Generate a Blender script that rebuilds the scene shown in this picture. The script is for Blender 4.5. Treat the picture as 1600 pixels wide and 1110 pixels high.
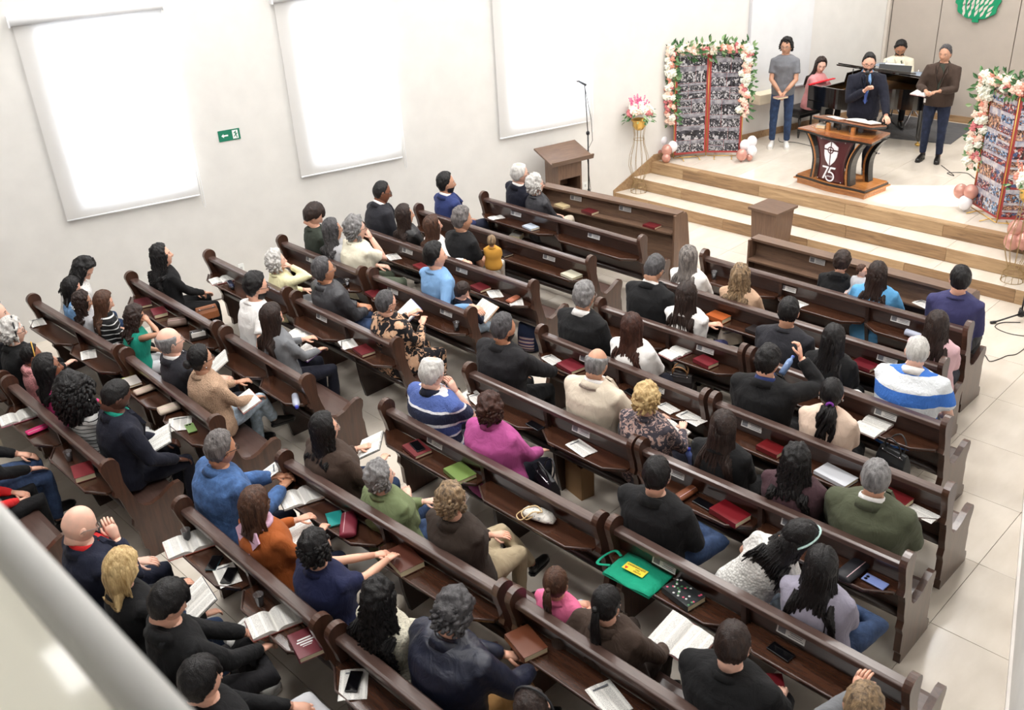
import bpy, math, random
import numpy as np
from mathutils import Vector, Matrix, Euler, noise as mnoise
R = math.radians
rnd = random.Random(7)
nr = np.random.RandomState(5)
for o in list(bpy.data.objects):
    bpy.data.objects.remove(o)
scene = bpy.context.scene
C = scene.collection

# ---------------------------------------------------------------- camera
cam_d = bpy.data.cameras.new('camera')
cam_o = bpy.data.objects.new('camera', cam_d)
C.objects.link(cam_o)
cam_d.sensor_width = 36.0
cam_d.lens = 1503.0 / 1600.0 * 36.0
cam_d.clip_start = 0.05
_y, _p, _r = R(-46.51), R(27.80), R(3.42)
_F = Vector((math.sin(_y) * math.cos(_p), math.cos(_y) * math.cos(_p), -math.sin(_p)))
_X = Vector((math.cos(_y), -math.sin(_y), 0))
_D = _F.cross(_X)
_r2 = math.cos(_r) * _X + math.sin(_r) * _D
_d2 = -math.sin(_r) * _X + math.cos(_r) * _D
_M = Matrix((_r2, -_d2, -_F)).transposed().to_4x4()
_M.translation = (0, 0, 5.1)
cam_o.matrix_world = _M
cam_d.dof.use_dof = True
cam_d.dof.focus_distance = 9.5
cam_d.dof.aperture_fstop = 4.0
scene.camera = cam_o

# ---------------------------------------------------------------- world, sun, large lights, exposure
scene.view_settings.view_transform = 'Standard'
scene.view_settings.look = 'None'
scene.view_settings.gamma = 1.0
scene.view_settings.use_curve_mapping = False
scene.view_settings.exposure = 0.12
w = bpy.data.worlds.new('world')
scene.world = w
w.use_nodes = True
w.node_tree.nodes['Background'].inputs[0].default_value = (0.80, 0.88, 1.0, 1)
w.node_tree.nodes['Background'].inputs[1].default_value = 1.6
scene.cycles.use_denoising = True
scene.cycles.max_bounces = 8
scene.cycles.diffuse_bounces = 4
scene.cycles.glossy_bounces = 3
scene.cycles.transmission_bounces = 6
scene.cycles.transparent_max_bounces = 8
scene.cycles.caustics_reflective = False
scene.cycles.caustics_refractive = False


def area(name, loc, rot, sx, sy, power, col=(1, 1, 1)):
    l = bpy.data.lights.new(name, 'AREA')
    l.shape = 'RECTANGLE'
    l.size = sx
    l.size_y = sy
    l.energy = power
    l.color = col
    o = bpy.data.objects.new(name, l)
    C.objects.link(o)
    o.location = loc
    o.rotation_euler = rot
    return o


sun_d = bpy.data.lights.new('sun', 'SUN')
sun_d.energy = 5.0
sun_d.angle = R(0.6)
sun_d.color = (1.0, 0.96, 0.9)
sun_o = bpy.data.objects.new('sun', sun_d)
C.objects.link(sun_o)
SUN_DIR = Vector((-0.663, -0.461, -0.588)).normalized()
sun_o.rotation_euler = SUN_DIR.to_track_quat('-Z', 'Y').to_euler()
# unseen ceiling lamps added as the main soft light (the panels themselves are modelled further down)
FILL_PANELS = [(x, y) for x in (-9.6, -6.4, -3.2) for y in (1.6, 5.2, 8.8)] + [(-7.2, 12.6), (-4.4, 12.6), (-6.2, 15.2)]
for (px, py) in FILL_PANELS:
    area('ceiling_fill', (px, py, 6.72), (0, 0, 0), 1.2, 1.2, 92.0, (1.0, 0.985, 0.965))

# ---------------------------------------------------------------- scene-graph helpers


def tag(o, label=None, cat=None, group=None, kind=None):
    if label: o['label'] = label
    if cat: o['category'] = cat
    if group: o['group'] = group
    if kind: o['kind'] = kind
    return o


def empty(name, loc, rz=0.0, label=None, cat=None, group=None):
    o = bpy.data.objects.new(name, None)
    o.empty_display_size = 0.1
    C.objects.link(o)
    o.location = loc
    o.rotation_euler = (0, 0, rz)
    return tag(o, label, cat, group)


class MB:
    """collects shapes; build() links them as one mesh object"""

    def __init__(s):
        s.v = []
        s.f = []
        s.m = []
        s.sm = []
        s.n = 0

    def add(s, v, f, mi=0, smooth=False):
        v = np.asarray(v, float)
        s.v.append(v)
        b = s.n
        for q in f:
            s.f.append([i + b for i in q])
            s.m.append(mi)
            s.sm.append(smooth)
        s.n += len(v)
        return s

    def box(s, c, d, mi=0, rot=None, taper=1.0):
        x, y, z = d[0] / 2, d[1] / 2, d[2] / 2
        v = np.array([(-x, -y, -z), (x, -y, -z), (x, y, -z), (-x, y, -z), (-x * taper, -y * taper, z), (x * taper, -y * taper, z), (x * taper, y * taper, z), (-x * taper, y * taper, z)])
        if rot is not None:
            v = v @ np.array(rot).T
        v = v + np.array(c)
        return s.add(v, [(0, 3, 2, 1), (4, 5, 6, 7), (0, 1, 5, 4), (1, 2, 6, 5), (2, 3, 7, 6), (3, 0, 4, 7)], mi)

    def tube(s, pts, rad, n=10, mi=0, up=(0, 0, 1), cap=True, smooth=True, closed=False):
        v, f = tube_geo(pts, rad, n, up, cap, closed)
        return s.add(v, f, mi, smooth)

    def ell(s, c, r, mi=0, rot=None, n=12, m=8, smooth=True):
        v, f = sph_geo(n, m)
        v = v * np.array(r)
        if rot is not None:
            v = v @ np.array(rot).T
        return s.add(v + np.array(c), f, mi, smooth)

    def prism(s, outline, axis, a, b, mi=0, smooth=False):
        """outline: 2-D points; axis 'x': (y,z) outline from x=a to x=b; 'z': (x,y) outline; 'y': (x,z)"""
        o = list(outline)
        n = len(o)
        def P(p, t):
            return {'x': (t, p[0], p[1]), 'z': (p[0], p[1], t), 'y': (p[0], t, p[1])}[axis]
        v = [P(p, a) for p in o] + [P(p, b) for p in o]
        f = [(i, (i + 1) % n, n + (i + 1) % n, n + i) for i in range(n)]
        s.add(v, f, mi, smooth)
        s.add([P(p, a) for p in o], [list(range(n))[::-1]], mi)
        s.add([P(p, b) for p in o], [list(range(n))], mi)
        return s

    def lathe(s, prof, c=(0, 0, 0), n=16, mi=0, smooth=True):
        pts = [(0, 0, z) for r, z in prof]
        v = []
        for r, z in prof:
            for k in range(n):
                a = 2 * math.pi * k / n
                v.append((c[0] + r * math.cos(a), c[1] + r * math.sin(a), c[2] + z))
        f = []
        for i in range(len(prof) - 1):
            for k in range(n):
                f.append((i * n + k, i * n + (k + 1) % n, (i + 1) * n + (k + 1) % n, (i + 1) * n + k))
        return s.add(v, f, mi, smooth)

    def mesh(s, name, mats):
        me = bpy.data.meshes.new(name)
        v = np.concatenate(s.v) if s.v else np.zeros((0, 3))
        me.from_pydata(v.tolist(), [], s.f)
        for m in (mats if isinstance(mats, (list, tuple)) else [mats]):
            me.materials.append(m)
        me.polygons.foreach_set('material_index', s.m)
        me.polygons.foreach_set('use_smooth', s.sm)
        me.update()
        return me

    def build(s, name, mats, parent=None, loc=None, bevel=0, weld=False, fixn=False):
        o = bpy.data.objects.new(name, s.mesh(name, mats))
        C.objects.link(o)
        if parent is not None:
            o.parent = parent
        if loc is not None:
            o.location = loc
        if bevel:
            b = o.modifiers.new('bevel', 'BEVEL')
            b.width = bevel
            b.segments = 2
            b.limit_method = 'ANGLE'
            b.angle_limit = R(35)
        return o


def tube_geo(pts, rad, n=10, up=(0, 0, 1), cap=True, closed=False):
    P = np.asarray(pts, float)
    N = len(P)
    rad = np.asarray(rad, float)
    if rad.ndim == 0: rad = np.full(N, float(rad))
    if rad.ndim == 1: rad = np.stack([rad, rad], 1)
    T = np.zeros_like(P)
    if closed:
        T = np.roll(P, -1, 0) - np.roll(P, 1, 0)
    else:
        T[1:-1] = P[2:] - P[:-2]
        T[0] = P[1] - P[0]
        T[-1] = P[-1] - P[-2]
    T /= np.maximum(np.linalg.norm(T, axis=1, keepdims=True), 1e-9)
    u = np.array(up, float)
    a = np.linspace(0, 2 * math.pi, n, endpoint=False)
    ca, sa = np.cos(a), np.sin(a)
    V = []
    prev = None
    for i in range(N):
        t = T[i]
        base = u if prev is None else prev
        A = base - t * (base @ t)
        if np.linalg.norm(A) < 1e-3:
            A = np.array((1.0, 0, 0)) - t * t[0]
        A /= np.linalg.norm(A)
        prev = A
        B = np.cross(t, A)
        V.append(P[i] + np.outer(ca * rad[i, 0], B) + np.outer(sa * rad[i, 1], A))
    V = np.concatenate(V)
    f = []
    M = N if closed else N - 1
    for i in range(M):
        j = (i + 1) % N
        for k in range(n):
            f.append((i * n + k, i * n + (k + 1) % n, j * n + (k + 1) % n, j * n + k))
    if cap and not closed:
        f.append(list(range(n))[::-1])
        f.append([(N - 1) * n + k for k in range(n)])
    return V, f


_sph = {}


def sph_geo(n=12, m=8):
    if (n, m) not in _sph:
        v = [(0, 0, 1)]
        for i in range(1, m):
            t = math.pi * i / m
            for k in range(n):
                p = 2 * math.pi * k / n
                v.append((math.sin(t) * math.cos(p), math.sin(t) * math.sin(p), math.cos(t)))
        v.append((0, 0, -1))
        f = [(0, 1 + k, 1 + (k + 1) % n) for k in range(n)]
        for i in range(m - 2):
            for k in range(n):
                a = 1 + i * n
                f.append((a + k, a + n + k, a + n + (k + 1) % n, a + (k + 1) % n))
        b = 1 + (m - 2) * n
        f += [(b + k, len(v) - 1, b + (k + 1) % n) for k in range(n)]
        _sph[(n, m)] = (np.array(v), f)
    return _sph[(n, m)]


def rotm(x=0, y=0, z=0):
    return np.array(Euler((x, y, z), 'XYZ').to_matrix())


# ---------------------------------------------------------------- materials
def srgb(r, g, b):
    def c(t):
        t /= 255.0
        return t / 12.92 if t <= 0.04045 else ((t + 0.055) / 1.055) ** 2.4
    return (c(r), c(g), c(b), 1)


_mats = {}


def _new(name):
    m = bpy.data.materials.new(name)
    m.use_nodes = True
    nt = m.node_tree
    return m, nt, nt.nodes['Principled BSDF']


def _lnk(nt, a, b):
    nt.links.new(a, b)


def _coords(nt, kind='Object', scale=None):
    t = nt.nodes.new('ShaderNodeTexCoord')
    out = t.outputs[kind]
    if scale is not None:
        mp = nt.nodes.new('ShaderNodeMapping')
        mp.inputs['Scale'].default_value = scale
        _lnk(nt, out, mp.inputs[0])
        out = mp.outputs[0]
    return out


def _noise(nt, vec, scale, detail=3, rough=0.5, dist=0):
    n = nt.nodes.new('ShaderNodeTexNoise')
    n.inputs['Scale'].default_value = scale
    n.inputs['Detail'].default_value = detail
    n.inputs['Roughness'].default_value = rough
    n.inputs['Distortion'].default_value = dist
    _lnk(nt, vec, n.inputs['Vector'])
    return n.outputs['Fac']


def _ramp(nt, fac, stops, interp='LINEAR'):
    r = nt.nodes.new('ShaderNodeValToRGB')
    r.color_ramp.interpolation = interp
    e = r.color_ramp.elements
    while len(e) < len(stops): e.new(0.5)
    for i, (p, c) in enumerate(stops):
        e[i].position = p
        e[i].color = c
    _lnk(nt, fac, r.inputs[0])
    return r.outputs[0]


def _bump(nt, b, h, strength=0.3, dist=0.01):
    n = nt.nodes.new('ShaderNodeBump')
    n.inputs['Strength'].default_value = strength
    n.inputs['Distance'].default_value = dist
    _lnk(nt, h, n.inputs['Height'])
    _lnk(nt, n.outputs[0], b.inputs['Normal'])


def mul(c, k):
    return (c[0] * k, c[1] * k, c[2] * k, 1)


def plain(name, col, rough=0.5, metal=0.0, coat=0.0, bump=0, bscale=200, spec=0.5, var=0.0, vscale=4, emit=None, alpha=None, trans=0):
    key = (name,)
    if key in _mats: return _mats[key]
    m, nt, b = _new(name)
    b.inputs['Base Color'].default_value = col
    b.inputs['Roughness'].default_value = rough
    b.inputs['Metallic'].default_value = metal
    b.inputs['Coat Weight'].default_value = coat
    b.inputs['Coat Roughness'].default_value = 0.12
    b.inputs['Specular IOR Level'].default_value = spec
    b.inputs['Transmission Weight'].default_value = trans
    vec = _coords(nt)
    n = _noise(nt, vec, vscale, 3)
    v = max(var, 0.03)
    _lnk(nt, _ramp(nt, n, [(0.3, mul(col, 1 - v)), (0.7, mul(col, 1 + v))]), b.inputs['Base Color'])
    if bump:
        _bump(nt, b, _noise(nt, vec, bscale, 2), bump, 0.003)
    if emit:
        b.inputs['Emission Color'].default_value = emit[0]
        b.inputs['Emission Strength'].default_value = emit[1]
    _mats[key] = m
    return m


def wood(name, dark, light, rough=0.35, coat=0.3, scale=(2, 22, 22), nscale=2.5, bump=0.05):
    key = (name,)
    if key in _mats: return _mats[key]
    m, nt, b = _new(name)
    vec = _coords(nt, 'Object', scale)
    oi = nt.nodes.new('ShaderNodeObjectInfo')
    ad = nt.nodes.new('ShaderNodeVectorMath')
    ad.operation = 'ADD'
    sc = nt.nodes.new('ShaderNodeVectorMath')
    sc.operation = 'SCALE'
    cb = nt.nodes.new('ShaderNodeCombineXYZ')
    _lnk(nt, oi.outputs['Random'], cb.inputs[0])
    _lnk(nt, oi.outputs['Random'], cb.inputs[1])
    _lnk(nt, cb.outputs[0], sc.inputs[0])
    sc.inputs['Scale'].default_value = 60
    _lnk(nt, vec, ad.inputs[0])
    _lnk(nt, sc.outputs[0], ad.inputs[1])
    v2 = ad.outputs[0]
    n1 = _noise(nt, v2, nscale, 6, 0.6, 0.6)
    col = _ramp(nt, n1, [(0.25, dark), (0.5, tuple(0.5 * (a + c) for a, c in zip(dark, light))), (0.78, light)])
    _lnk(nt, col, b.inputs['Base Color'])
    b.inputs['Roughness'].default_value = rough
    b.inputs['Coat Weight'].default_value = coat
    b.inputs['Coat Roughness'].default_value = 0.15
    if bump: _bump(nt, b, n1, bump, 0.002)
    _mats[key] = m
    return m


def cloth(name, col, rough=0.85, kind='plain', col2=None, col3=None, scale=1.0, sheen=0.03):
    key = (name,)
    if key in _mats: return _mats[key]
    m, nt, b = _new(name)
    vec = _coords(nt)
    b.inputs['Roughness'].default_value = rough
    b.inputs['Sheen Weight'].default_value = sheen
    b.inputs['Specular IOR Level'].default_value = 0.3
    fold = _noise(nt, _coords(nt, 'Object', (1, 1, 0.55)), 11 * scale, 3, 0.55, 0.8)
    weave = _noise(nt, vec, 320, 1)
    hgt = nt.nodes.new('ShaderNodeMath')
    hgt.operation = 'MULTIPLY_ADD'
    _lnk(nt, fold, hgt.inputs[0])
    hgt.inputs[1].default_value = 1.0
    _lnk(nt, weave, hgt.inputs[2])
    ms = nt.nodes.new('ShaderNodeMath')
    ms.operation = 'MULTIPLY'
    _lnk(nt, weave, ms.inputs[0])
    ms.inputs[1].default_value = 0.06
    _lnk(nt, ms.outputs[0], hgt.inputs[2])
    c = None
    if kind == 'plain':
        c = _ramp(nt, _noise(nt, vec, 7, 4), [(0.3, mul(col, 0.92)), (0.7, mul(col, 1.08))])
    elif kind == 'denim':
        c = _ramp(nt, _noise(nt, vec, 16, 6, 0.65), [(0.3, mul(col, 0.62)), (0.52, col), (0.78, mul(col, 1.7))])
    elif kind == 'leather':
        b.inputs['Roughness'].default_value = rough
        b.inputs['Specular IOR Level'].default_value = 0.55
        b.inputs['Sheen Weight'].default_value = 0
        c = _ramp(nt, _noise(nt, vec, 20, 5), [(0.3, mul(col, 0.85)), (0.75, mul(col, 1.2))])
    elif kind == 'knit':
        v = nt.nodes.new('ShaderNodeTexVoronoi')
        v.inputs['Scale'].default_value = 95 * scale
        _lnk(nt, vec, v.inputs['Vector'])
        c = _ramp(nt, v.outputs['Distance'], [(0.0, mul(col, 1.12)), (0.75, mul(col, 0.72))])
        ms.inputs[1].default_value = 0.0
        k = nt.nodes.new('ShaderNodeMath')
        k.operation = 'MULTIPLY'
        _lnk(nt, v.outputs['Distance'], k.inputs[0])
        k.inputs[1].default_value = -0.35
        _lnk(nt, k.outputs[0], hgt.inputs[2])
    elif kind in ('stripes', 'rugby'):
        w_ = nt.nodes.new('ShaderNodeSeparateXYZ')
        _lnk(nt, vec, w_.inputs[0])
        mm = nt.nodes.new('ShaderNodeMath')
        mm.operation = 'MULTIPLY'
        _lnk(nt, w_.outputs['Z'], mm.inputs[0])
        mm.inputs[1].default_value = scale
        wob = nt.nodes.new('ShaderNodeMath')
        wob.operation = 'MULTIPLY_ADD'
        _lnk(nt, _noise(nt, vec, 9, 1), wob.inputs[0])
        wob.inputs[1].default_value = 0.10
        _lnk(nt, mm.outputs[0], wob.inputs[2])
        fr = nt.nodes.new('ShaderNodeMath')
        fr.operation = 'FRACT'
        _lnk(nt, wob.outputs[0], fr.inputs[0])
        if kind == 'rugby':
            st = [(0.0, col), (0.48, col), (0.5, col2), (1.0, col2)]
        else:
            st = [(0.0, col), (0.78, col), (0.8, col2), (1.0, col2)]
        if col3 is not None and kind == 'stripes':
            st = [(0.0, col), (0.38, col), (0.4, col2), (0.46, col2), (0.48, col3), (0.86, col3), (0.88, col2), (1.0, col2)]
        c = _ramp(nt, fr.outputs[0], st, 'CONSTANT')
    elif kind == 'floral':
        v = nt.nodes.new('ShaderNodeTexVoronoi')
        v.inputs['Scale'].default_value = 13 * scale
        nz = nt.nodes.new('ShaderNodeTexNoise')
        nz.inputs['Scale'].default_value = 7
        _lnk(nt, vec, nz.inputs['Vector'])
        mx = nt.nodes.new('ShaderNodeMixRGB')
        mx.inputs[0].default_value = 0.25
        _lnk(nt, vec, mx.inputs[1])
        _lnk(nt, nz.outputs['Color'], mx.inputs[2])
        _lnk(nt, mx.outputs[0], v.inputs['Vector'])
        n2 = _noise(nt, vec, 9 * scale, 2, 0.5, 2.0)
        a = _ramp(nt, v.outputs['Distance'], [(0.0, col3 or col2), (0.22, col2), (0.34, col2), (0.38, col)])
        bcol = _ramp(nt, n2, [(0.0, col), (0.54, col), (0.57, col2), (0.62, col2), (0.65, col)])
        mix = nt.nodes.new('ShaderNodeMixRGB')
        mix.blend_type = 'LIGHTEN'
        mix.inputs[0].default_value = 1
        _lnk(nt, a, mix.inputs[1])
        _lnk(nt, bcol, mix.inputs[2])
        c = mix.outputs[0]
    _lnk(nt, c, b.inputs['Base Color'])
    _bump(nt, b, hgt.outputs[0], 0.5, 0.03)
    _mats[key] = m
    return m


def hairmat(name, col, col2=None, rough=0.42, streak=40):
    key = (name,)
    if key in _mats: return _mats[key]
    m, nt, b = _new(name)
    col2 = col2 or mul(col, 1.7)
    vec = _coords(nt, 'Object', (1, 1, 0.14))
    n = _noise(nt, vec, streak, 4, 0.7, 0.4)
    n2 = _noise(nt, _coords(nt, 'Object', (1, 1, 0.25)), 170, 2, 0.6)
    _lnk(nt, _ramp(nt, n, [(0.32, col), (0.68, col2)]), b.inputs['Base Color'])
    b.inputs['Roughness'].default_value = rough
    b.inputs['Specular IOR Level'].default_value = 0.35
    ad = nt.nodes.new('ShaderNodeMath')
    ad.operation = 'ADD'
    _lnk(nt, n, ad.inputs[0])
    _lnk(nt, n2, ad.inputs[1])
    _bump(nt, b, ad.outputs[0], 0.8, 0.006)
    _mats[key] = m
    return m


def skinmat(name, col):
    key = (name,)
    if key in _mats: return _mats[key]
    m, nt, b = _new(name)
    vec = _coords(nt)
    _lnk(nt, _ramp(nt, _noise(nt, vec, 14, 3), [(0.3, mul(col, 0.9)), (0.7, (min(col[0] * 1.1, 1), col[1] * 1.04, col[2] * 1.02, 1))]), b.inputs['Base Color'])
    b.inputs['Roughness'].default_value = 0.48
    b.inputs['Subsurface Weight'].default_value = 0.0
    _mats[key] = m
    return m


WHITE_P = plain('white_paint', srgb(224, 222, 218), 0.75, bump=0.02, bscale=60, var=0.01)
PEW = wood('pew_wood', srgb(34, 22, 18), srgb(58, 38, 31), 0.36, 0.35)
PEW_T = wood('pew_rail_wood', srgb(64, 47, 42), srgb(86, 65, 58), 0.36, 0.4)
PEW_E = wood('pew_end_wood', srgb(50, 32, 25), srgb(88, 58, 44), 0.32, 0.4, (14, 14, 1.6), 2.0)
PEW_B = wood('pew_back_wood', srgb(42, 25, 19), srgb(70, 42, 31), 0.28, 0.5)
PEW_S = wood('pew_shelf_wood', srgb(44, 27, 21), srgb(82, 50, 34), 0.22, 0.6)
WALNUT = wood('walnut_laminate', srgb(84, 64, 52), srgb(120, 93, 74), 0.45, 0.1)
WALNUT_V = wood('walnut_vertical', srgb(88, 66, 53), srgb(126, 97, 77), 0.45, 0.1, (20, 20, 1.6))
OAKS = [wood('oak_plank_%s' % n, d, l, 0.5, 0.05, (1.3, 16, 16), 2.2) for n, d, l in (
    ('a', srgb(126, 96, 68), srgb(186, 154, 116)), ('b', srgb(108, 82, 58), srgb(174, 140, 102)), ('c', srgb(140, 110, 78), srgb(194, 164, 126)))]
PAPER = plain('paper', srgb(236, 234, 230), 0.8)
BLACKP = plain('black_plastic', srgb(22, 22, 24), 0.35)
BLACKG = plain('black_gloss', srgb(9, 9, 10), 0.08, coat=1.0)
STEEL = plain('steel', srgb(190, 190, 195), 0.25, 1.0)
GOLD = plain('gold_metal', srgb(214, 176, 98), 0.28, 0.9)
GLASSB = plain('phone_glass', srgb(10, 10, 13), 0.07)
CREAMB = plain('page_block', srgb(224, 212, 178), 0.8)


def page_text(name='page_text', cols=2, paper=srgb(232, 230, 225)):
    key = (name,)
    if key in _mats: return _mats[key]
    m, nt, b = _new(name)
    vec = _coords(nt)
    sep = nt.nodes.new('ShaderNodeSeparateXYZ')
    _lnk(nt, vec, sep.inputs[0])
    def math_(op, a, bb=None):
        n = nt.nodes.new('ShaderNodeMath')
        n.operation = op
        if hasattr(a, 'links') or not isinstance(a, (int, float)): _lnk(nt, a, n.inputs[0])
        else: n.inputs[0].default_value = a
        if bb is not None:
            if isinstance(bb, (int, float)): n.inputs[1].default_value = bb
            else: _lnk(nt, bb, n.inputs[1])
        return n.outputs[0]
    rows = math_('GREATER_THAN', math_('FRACT', math_('MULTIPLY', sep.outputs['Y'], 190)), 0.45)
    words = math_('GREATER_THAN', _noise(nt, _coords(nt, 'Object', (260, 190, 1)), 1.0, 0), 0.47)
    fx = math_('FRACT', math_('ADD', math_('MULTIPLY', sep.outputs['X'], 15.5), 50.0))
    colm = math_('MULTIPLY', math_('GREATER_THAN', fx, 0.12), math_('LESS_THAN', fx, 0.88))
    ink = math_('MULTIPLY', math_('MULTIPLY', rows, words), colm)
    mix = nt.nodes.new('ShaderNodeMixRGB')
    _lnk(nt, math_('MULTIPLY', ink, 0.62), mix.inputs[0])
    mix.inputs[1].default_value = paper
    mix.inputs[2].default_value = srgb(60, 60, 64)
    _lnk(nt, mix.outputs[0], b.inputs['Base Color'])
    b.inputs['Roughness'].default_value = 0.8
    _mats[key] = m
    return m


PAGE = page_text()

# ---------------------------------------------------------------- measured positions (metres)
PANEL = (2.6, 3.93, 1.31)
EXIT = (-5.762, 2.108)
OUTLETS = [(-0.528, 0.398), (-5.935, 0.352)]
BACKX = [-7.76, -6.92, -5.68, -3.78, -1.88]
EMB = (-6.326, 2.471, 0.289)
STEPY = [11.376, 11.707, 12.044]
PEWS = [
    ('L1', -9.219, 8.418, -6.524, 8.407, 'dark wooden pew in second row of left block, older couple with white hair seated', 'dark wooden pews of the left block', 1, (0.22, 0.72)),
    ('L2', -9.56, 7.557, -6.585, 7.566, 'dark wooden pew where the bearded man in blue suit sits alone', 'dark wooden pews of the left block', 1, (0.78,)),
    ('L3', -9.66, 6.665, -6.623, 6.676, 'dark wooden pew seating bald man, two women and man with toddler', 'dark wooden pews of the left block', 1, (0.3, 0.62)),
    ('L4a', -10.045, 5.758, -8.413, 5.76, 'dark wooden pew by the wall seating boy in dark green, plastic cup on shelf', 'dark wooden pews of the left block', 0, (0.35,)),
    ('L4b', -8.289, 5.809, -6.654, 5.794, 'dark wooden pew with young man in light blue sweater and small boy', 'dark wooden pews of the left block', 0, (0.2, 0.75)),
    ('L5a', -10.34, 4.922, -8.609, 4.888, 'dark wooden pew by the wall seating white-haired woman in pale yellow cardigan', 'dark wooden pews of the left block', 0, ()),
    ('L5b', -8.441, 4.891, -6.705, 4.874, 'dark wooden pew seating woman in black floral dress with cropped hair', 'dark wooden pews of the left block', 1, (0.25,)),
    ('L6a', -10.458, 3.99, -8.443, 3.947, 'dark wooden pew by the wall seating the black curly-haired woman, purses on shelf', 'dark wooden pews of the left block', 0, ()),
    ('L6b', -8.266, 3.939, -6.769, 3.894, 'dark wooden pew with orange-brown end panel, man in white t-shirt seated', 'dark wooden pews of the left block', 1, ()),
    ('L7a', -10.733, 2.982, -8.734, 3.04, 'dark wooden pew by the wall where five girls sit close together', 'dark wooden pews of the left block', 1, ()),
    ('L7b', -8.606, 3.057, -6.772, 2.978, 'dark wooden pew seating balding man in dark suit, green phone on shelf', 'dark wooden pews of the left block', 1, ()),
    ('L8a', -11.115, 2.061, -9.075000000000001, 2.061, 'dark wooden pew cut by left picture edge under the old woman in black', 'dark wooden pews of the left block', 0, ()),
    ('L8b', -8.933, 2.066, -6.82, 2.063, 'dark wooden pew seating man in navy suit with open book, red book on shelf', 'dark wooden pews of the left block', 1, ()),
    ('L9', -11.42, 1.133, -6.84, 1.133, 'dark wooden pew behind the white ledge at the left edge, red jacket person', 'dark wooden pews of the left block', 1, ()),
    ('M1', -5.702, 8.479, -2.787, 8.473, 'dark wooden pew seating boy in black hoodie and woman in light blue', 'dark wooden pews of the middle block', 2, (0.36, 0.78)),
    ('M2', -5.77, 7.654, -2.664, 7.654, 'dark wooden pew seating woman with long grey hair and camel-sweater blonde', 'dark wooden pews of the middle block', 1, (0.84,)),
    ('M3a', -5.77, 6.768, -4.11, 6.806, 'dark wooden pew seating man in dark suit beside woman in white blazer', 'dark wooden pews of the middle block', 1, (0.75,)),
    ('M3b', -4.019, 6.799, -2.246, 6.757, 'dark wooden pew seating old man in blue and white striped polo', 'dark wooden pews of the middle block', 0, (0.72,)),
    ('M4a', -5.812, 5.944, -3.905, 5.925, 'dark wooden pew seating brown-haired woman in white sweater, papers on shelf', 'dark wooden pews of the middle block', 1, (0.3, 0.72)),
    ('M4b', -3.818, 5.928, -1.869, 5.919, 'dark wooden pew seating man drinking from a bottle, spiral notebook on shelf', 'dark wooden pews of the middle block', 0, (0.18,)),
    ('M5a', -5.791, 4.975, -3.911, 4.98, 'dark wooden pew seating bald man in beige blazer, leaflet on shelf', 'dark wooden pews of the middle block', 1, (0.7,)),
    ('M5b', -3.844, 4.989, -1.752, 5.026, 'dark wooden pew seating grey-haired man in olive suit, blue phone on shelf', 'dark wooden pews of the middle block', 1, (0.14, 0.62)),
    ('M6a', -5.862, 4.078, -3.487, 4.073, 'dark wooden pew seating man in striped navy polo and woman in magenta', 'dark wooden pews of the middle block', 1, (0.25,)),
    ('M6b', -3.39, 4.101, -1.284, 4.081, 'dark wooden pew seating girl with headband, green tote bag on shelf', 'dark wooden pews of the middle block', 1, (0.2, 0.65)),
    ('M7a', -5.86, 3.056, -3.499, 3.132, 'dark wooden pew seating woman in green sweater, maroon pencil case on shelf', 'dark wooden pews of the middle block', 1, ()),
    ('M7b', -3.39, 3.141, -1.0, 3.141, 'dark wooden pew seating woman with dark ponytail, brown book on shelf', 'dark wooden pews of the middle block', 1, ()),
    ('M8a', -5.909, 2.207, -4.114, 2.18, 'dark wooden pew seating man in denim jacket, open book and phones on shelf', 'dark wooden pews of the middle block', 1, ()),
    ('M8b', -3.984, 2.201, -1.6, 2.201, 'dark wooden pew at bottom edge seating curly-haired woman in cream cardigan', 'dark wooden pews of the middle block', 1, ()),
    ('M9', -5.959, 1.2269999999999999, -2.2, 1.1869999999999998, 'dark wooden pew hidden behind white ledge under blonde woman and bald man', 'dark wooden pews of the middle block', 1, ()),
]
DESKS = [
    (-8.888, 9.205, -6.721, 9.362, 'brown laminate front panel with book shelf before the left pews', (0.25, 0.62)),
    (-5.556, 9.227, -3.062, 9.191, 'brown laminate front panel with book shelf before the middle pews', (0.32,)),
]

# ================================================================ the room
EW = Vector((math.sin(R(16.3)), math.cos(R(16.3)), 0))      # direction of the left wall, towards the stage
NW = Vector((math.cos(R(16.3)), -math.sin(R(16.3)), 0))     # its normal, into the room
PW = Vector((-9.42, 11.36, 0))
CEIL = 6.9


def wall_pt(t, z, n=0.0):
    p = PW + EW * t + NW * n
    return (p.x, p.y, z)


def wall_box(mb, t0, t1, z0, z1, n0, n1, mi=0):
    v = [wall_pt(t0, z0, n0), wall_pt(t1, z0, n0), wall_pt(t1, z0, n1), wall_pt(t0, z0, n1), wall_pt(t0, z1, n0), wall_pt(t1, z1, n0), wall_pt(t1, z1, n1), wall_pt(t0, z1, n1)]
    mb.add(v, [(0, 1, 2, 3), (7, 6, 5, 4), (4, 5, 1, 0), (5, 6, 2, 1), (6, 7, 3, 2), (7, 4, 0, 3)], mi)


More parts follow.
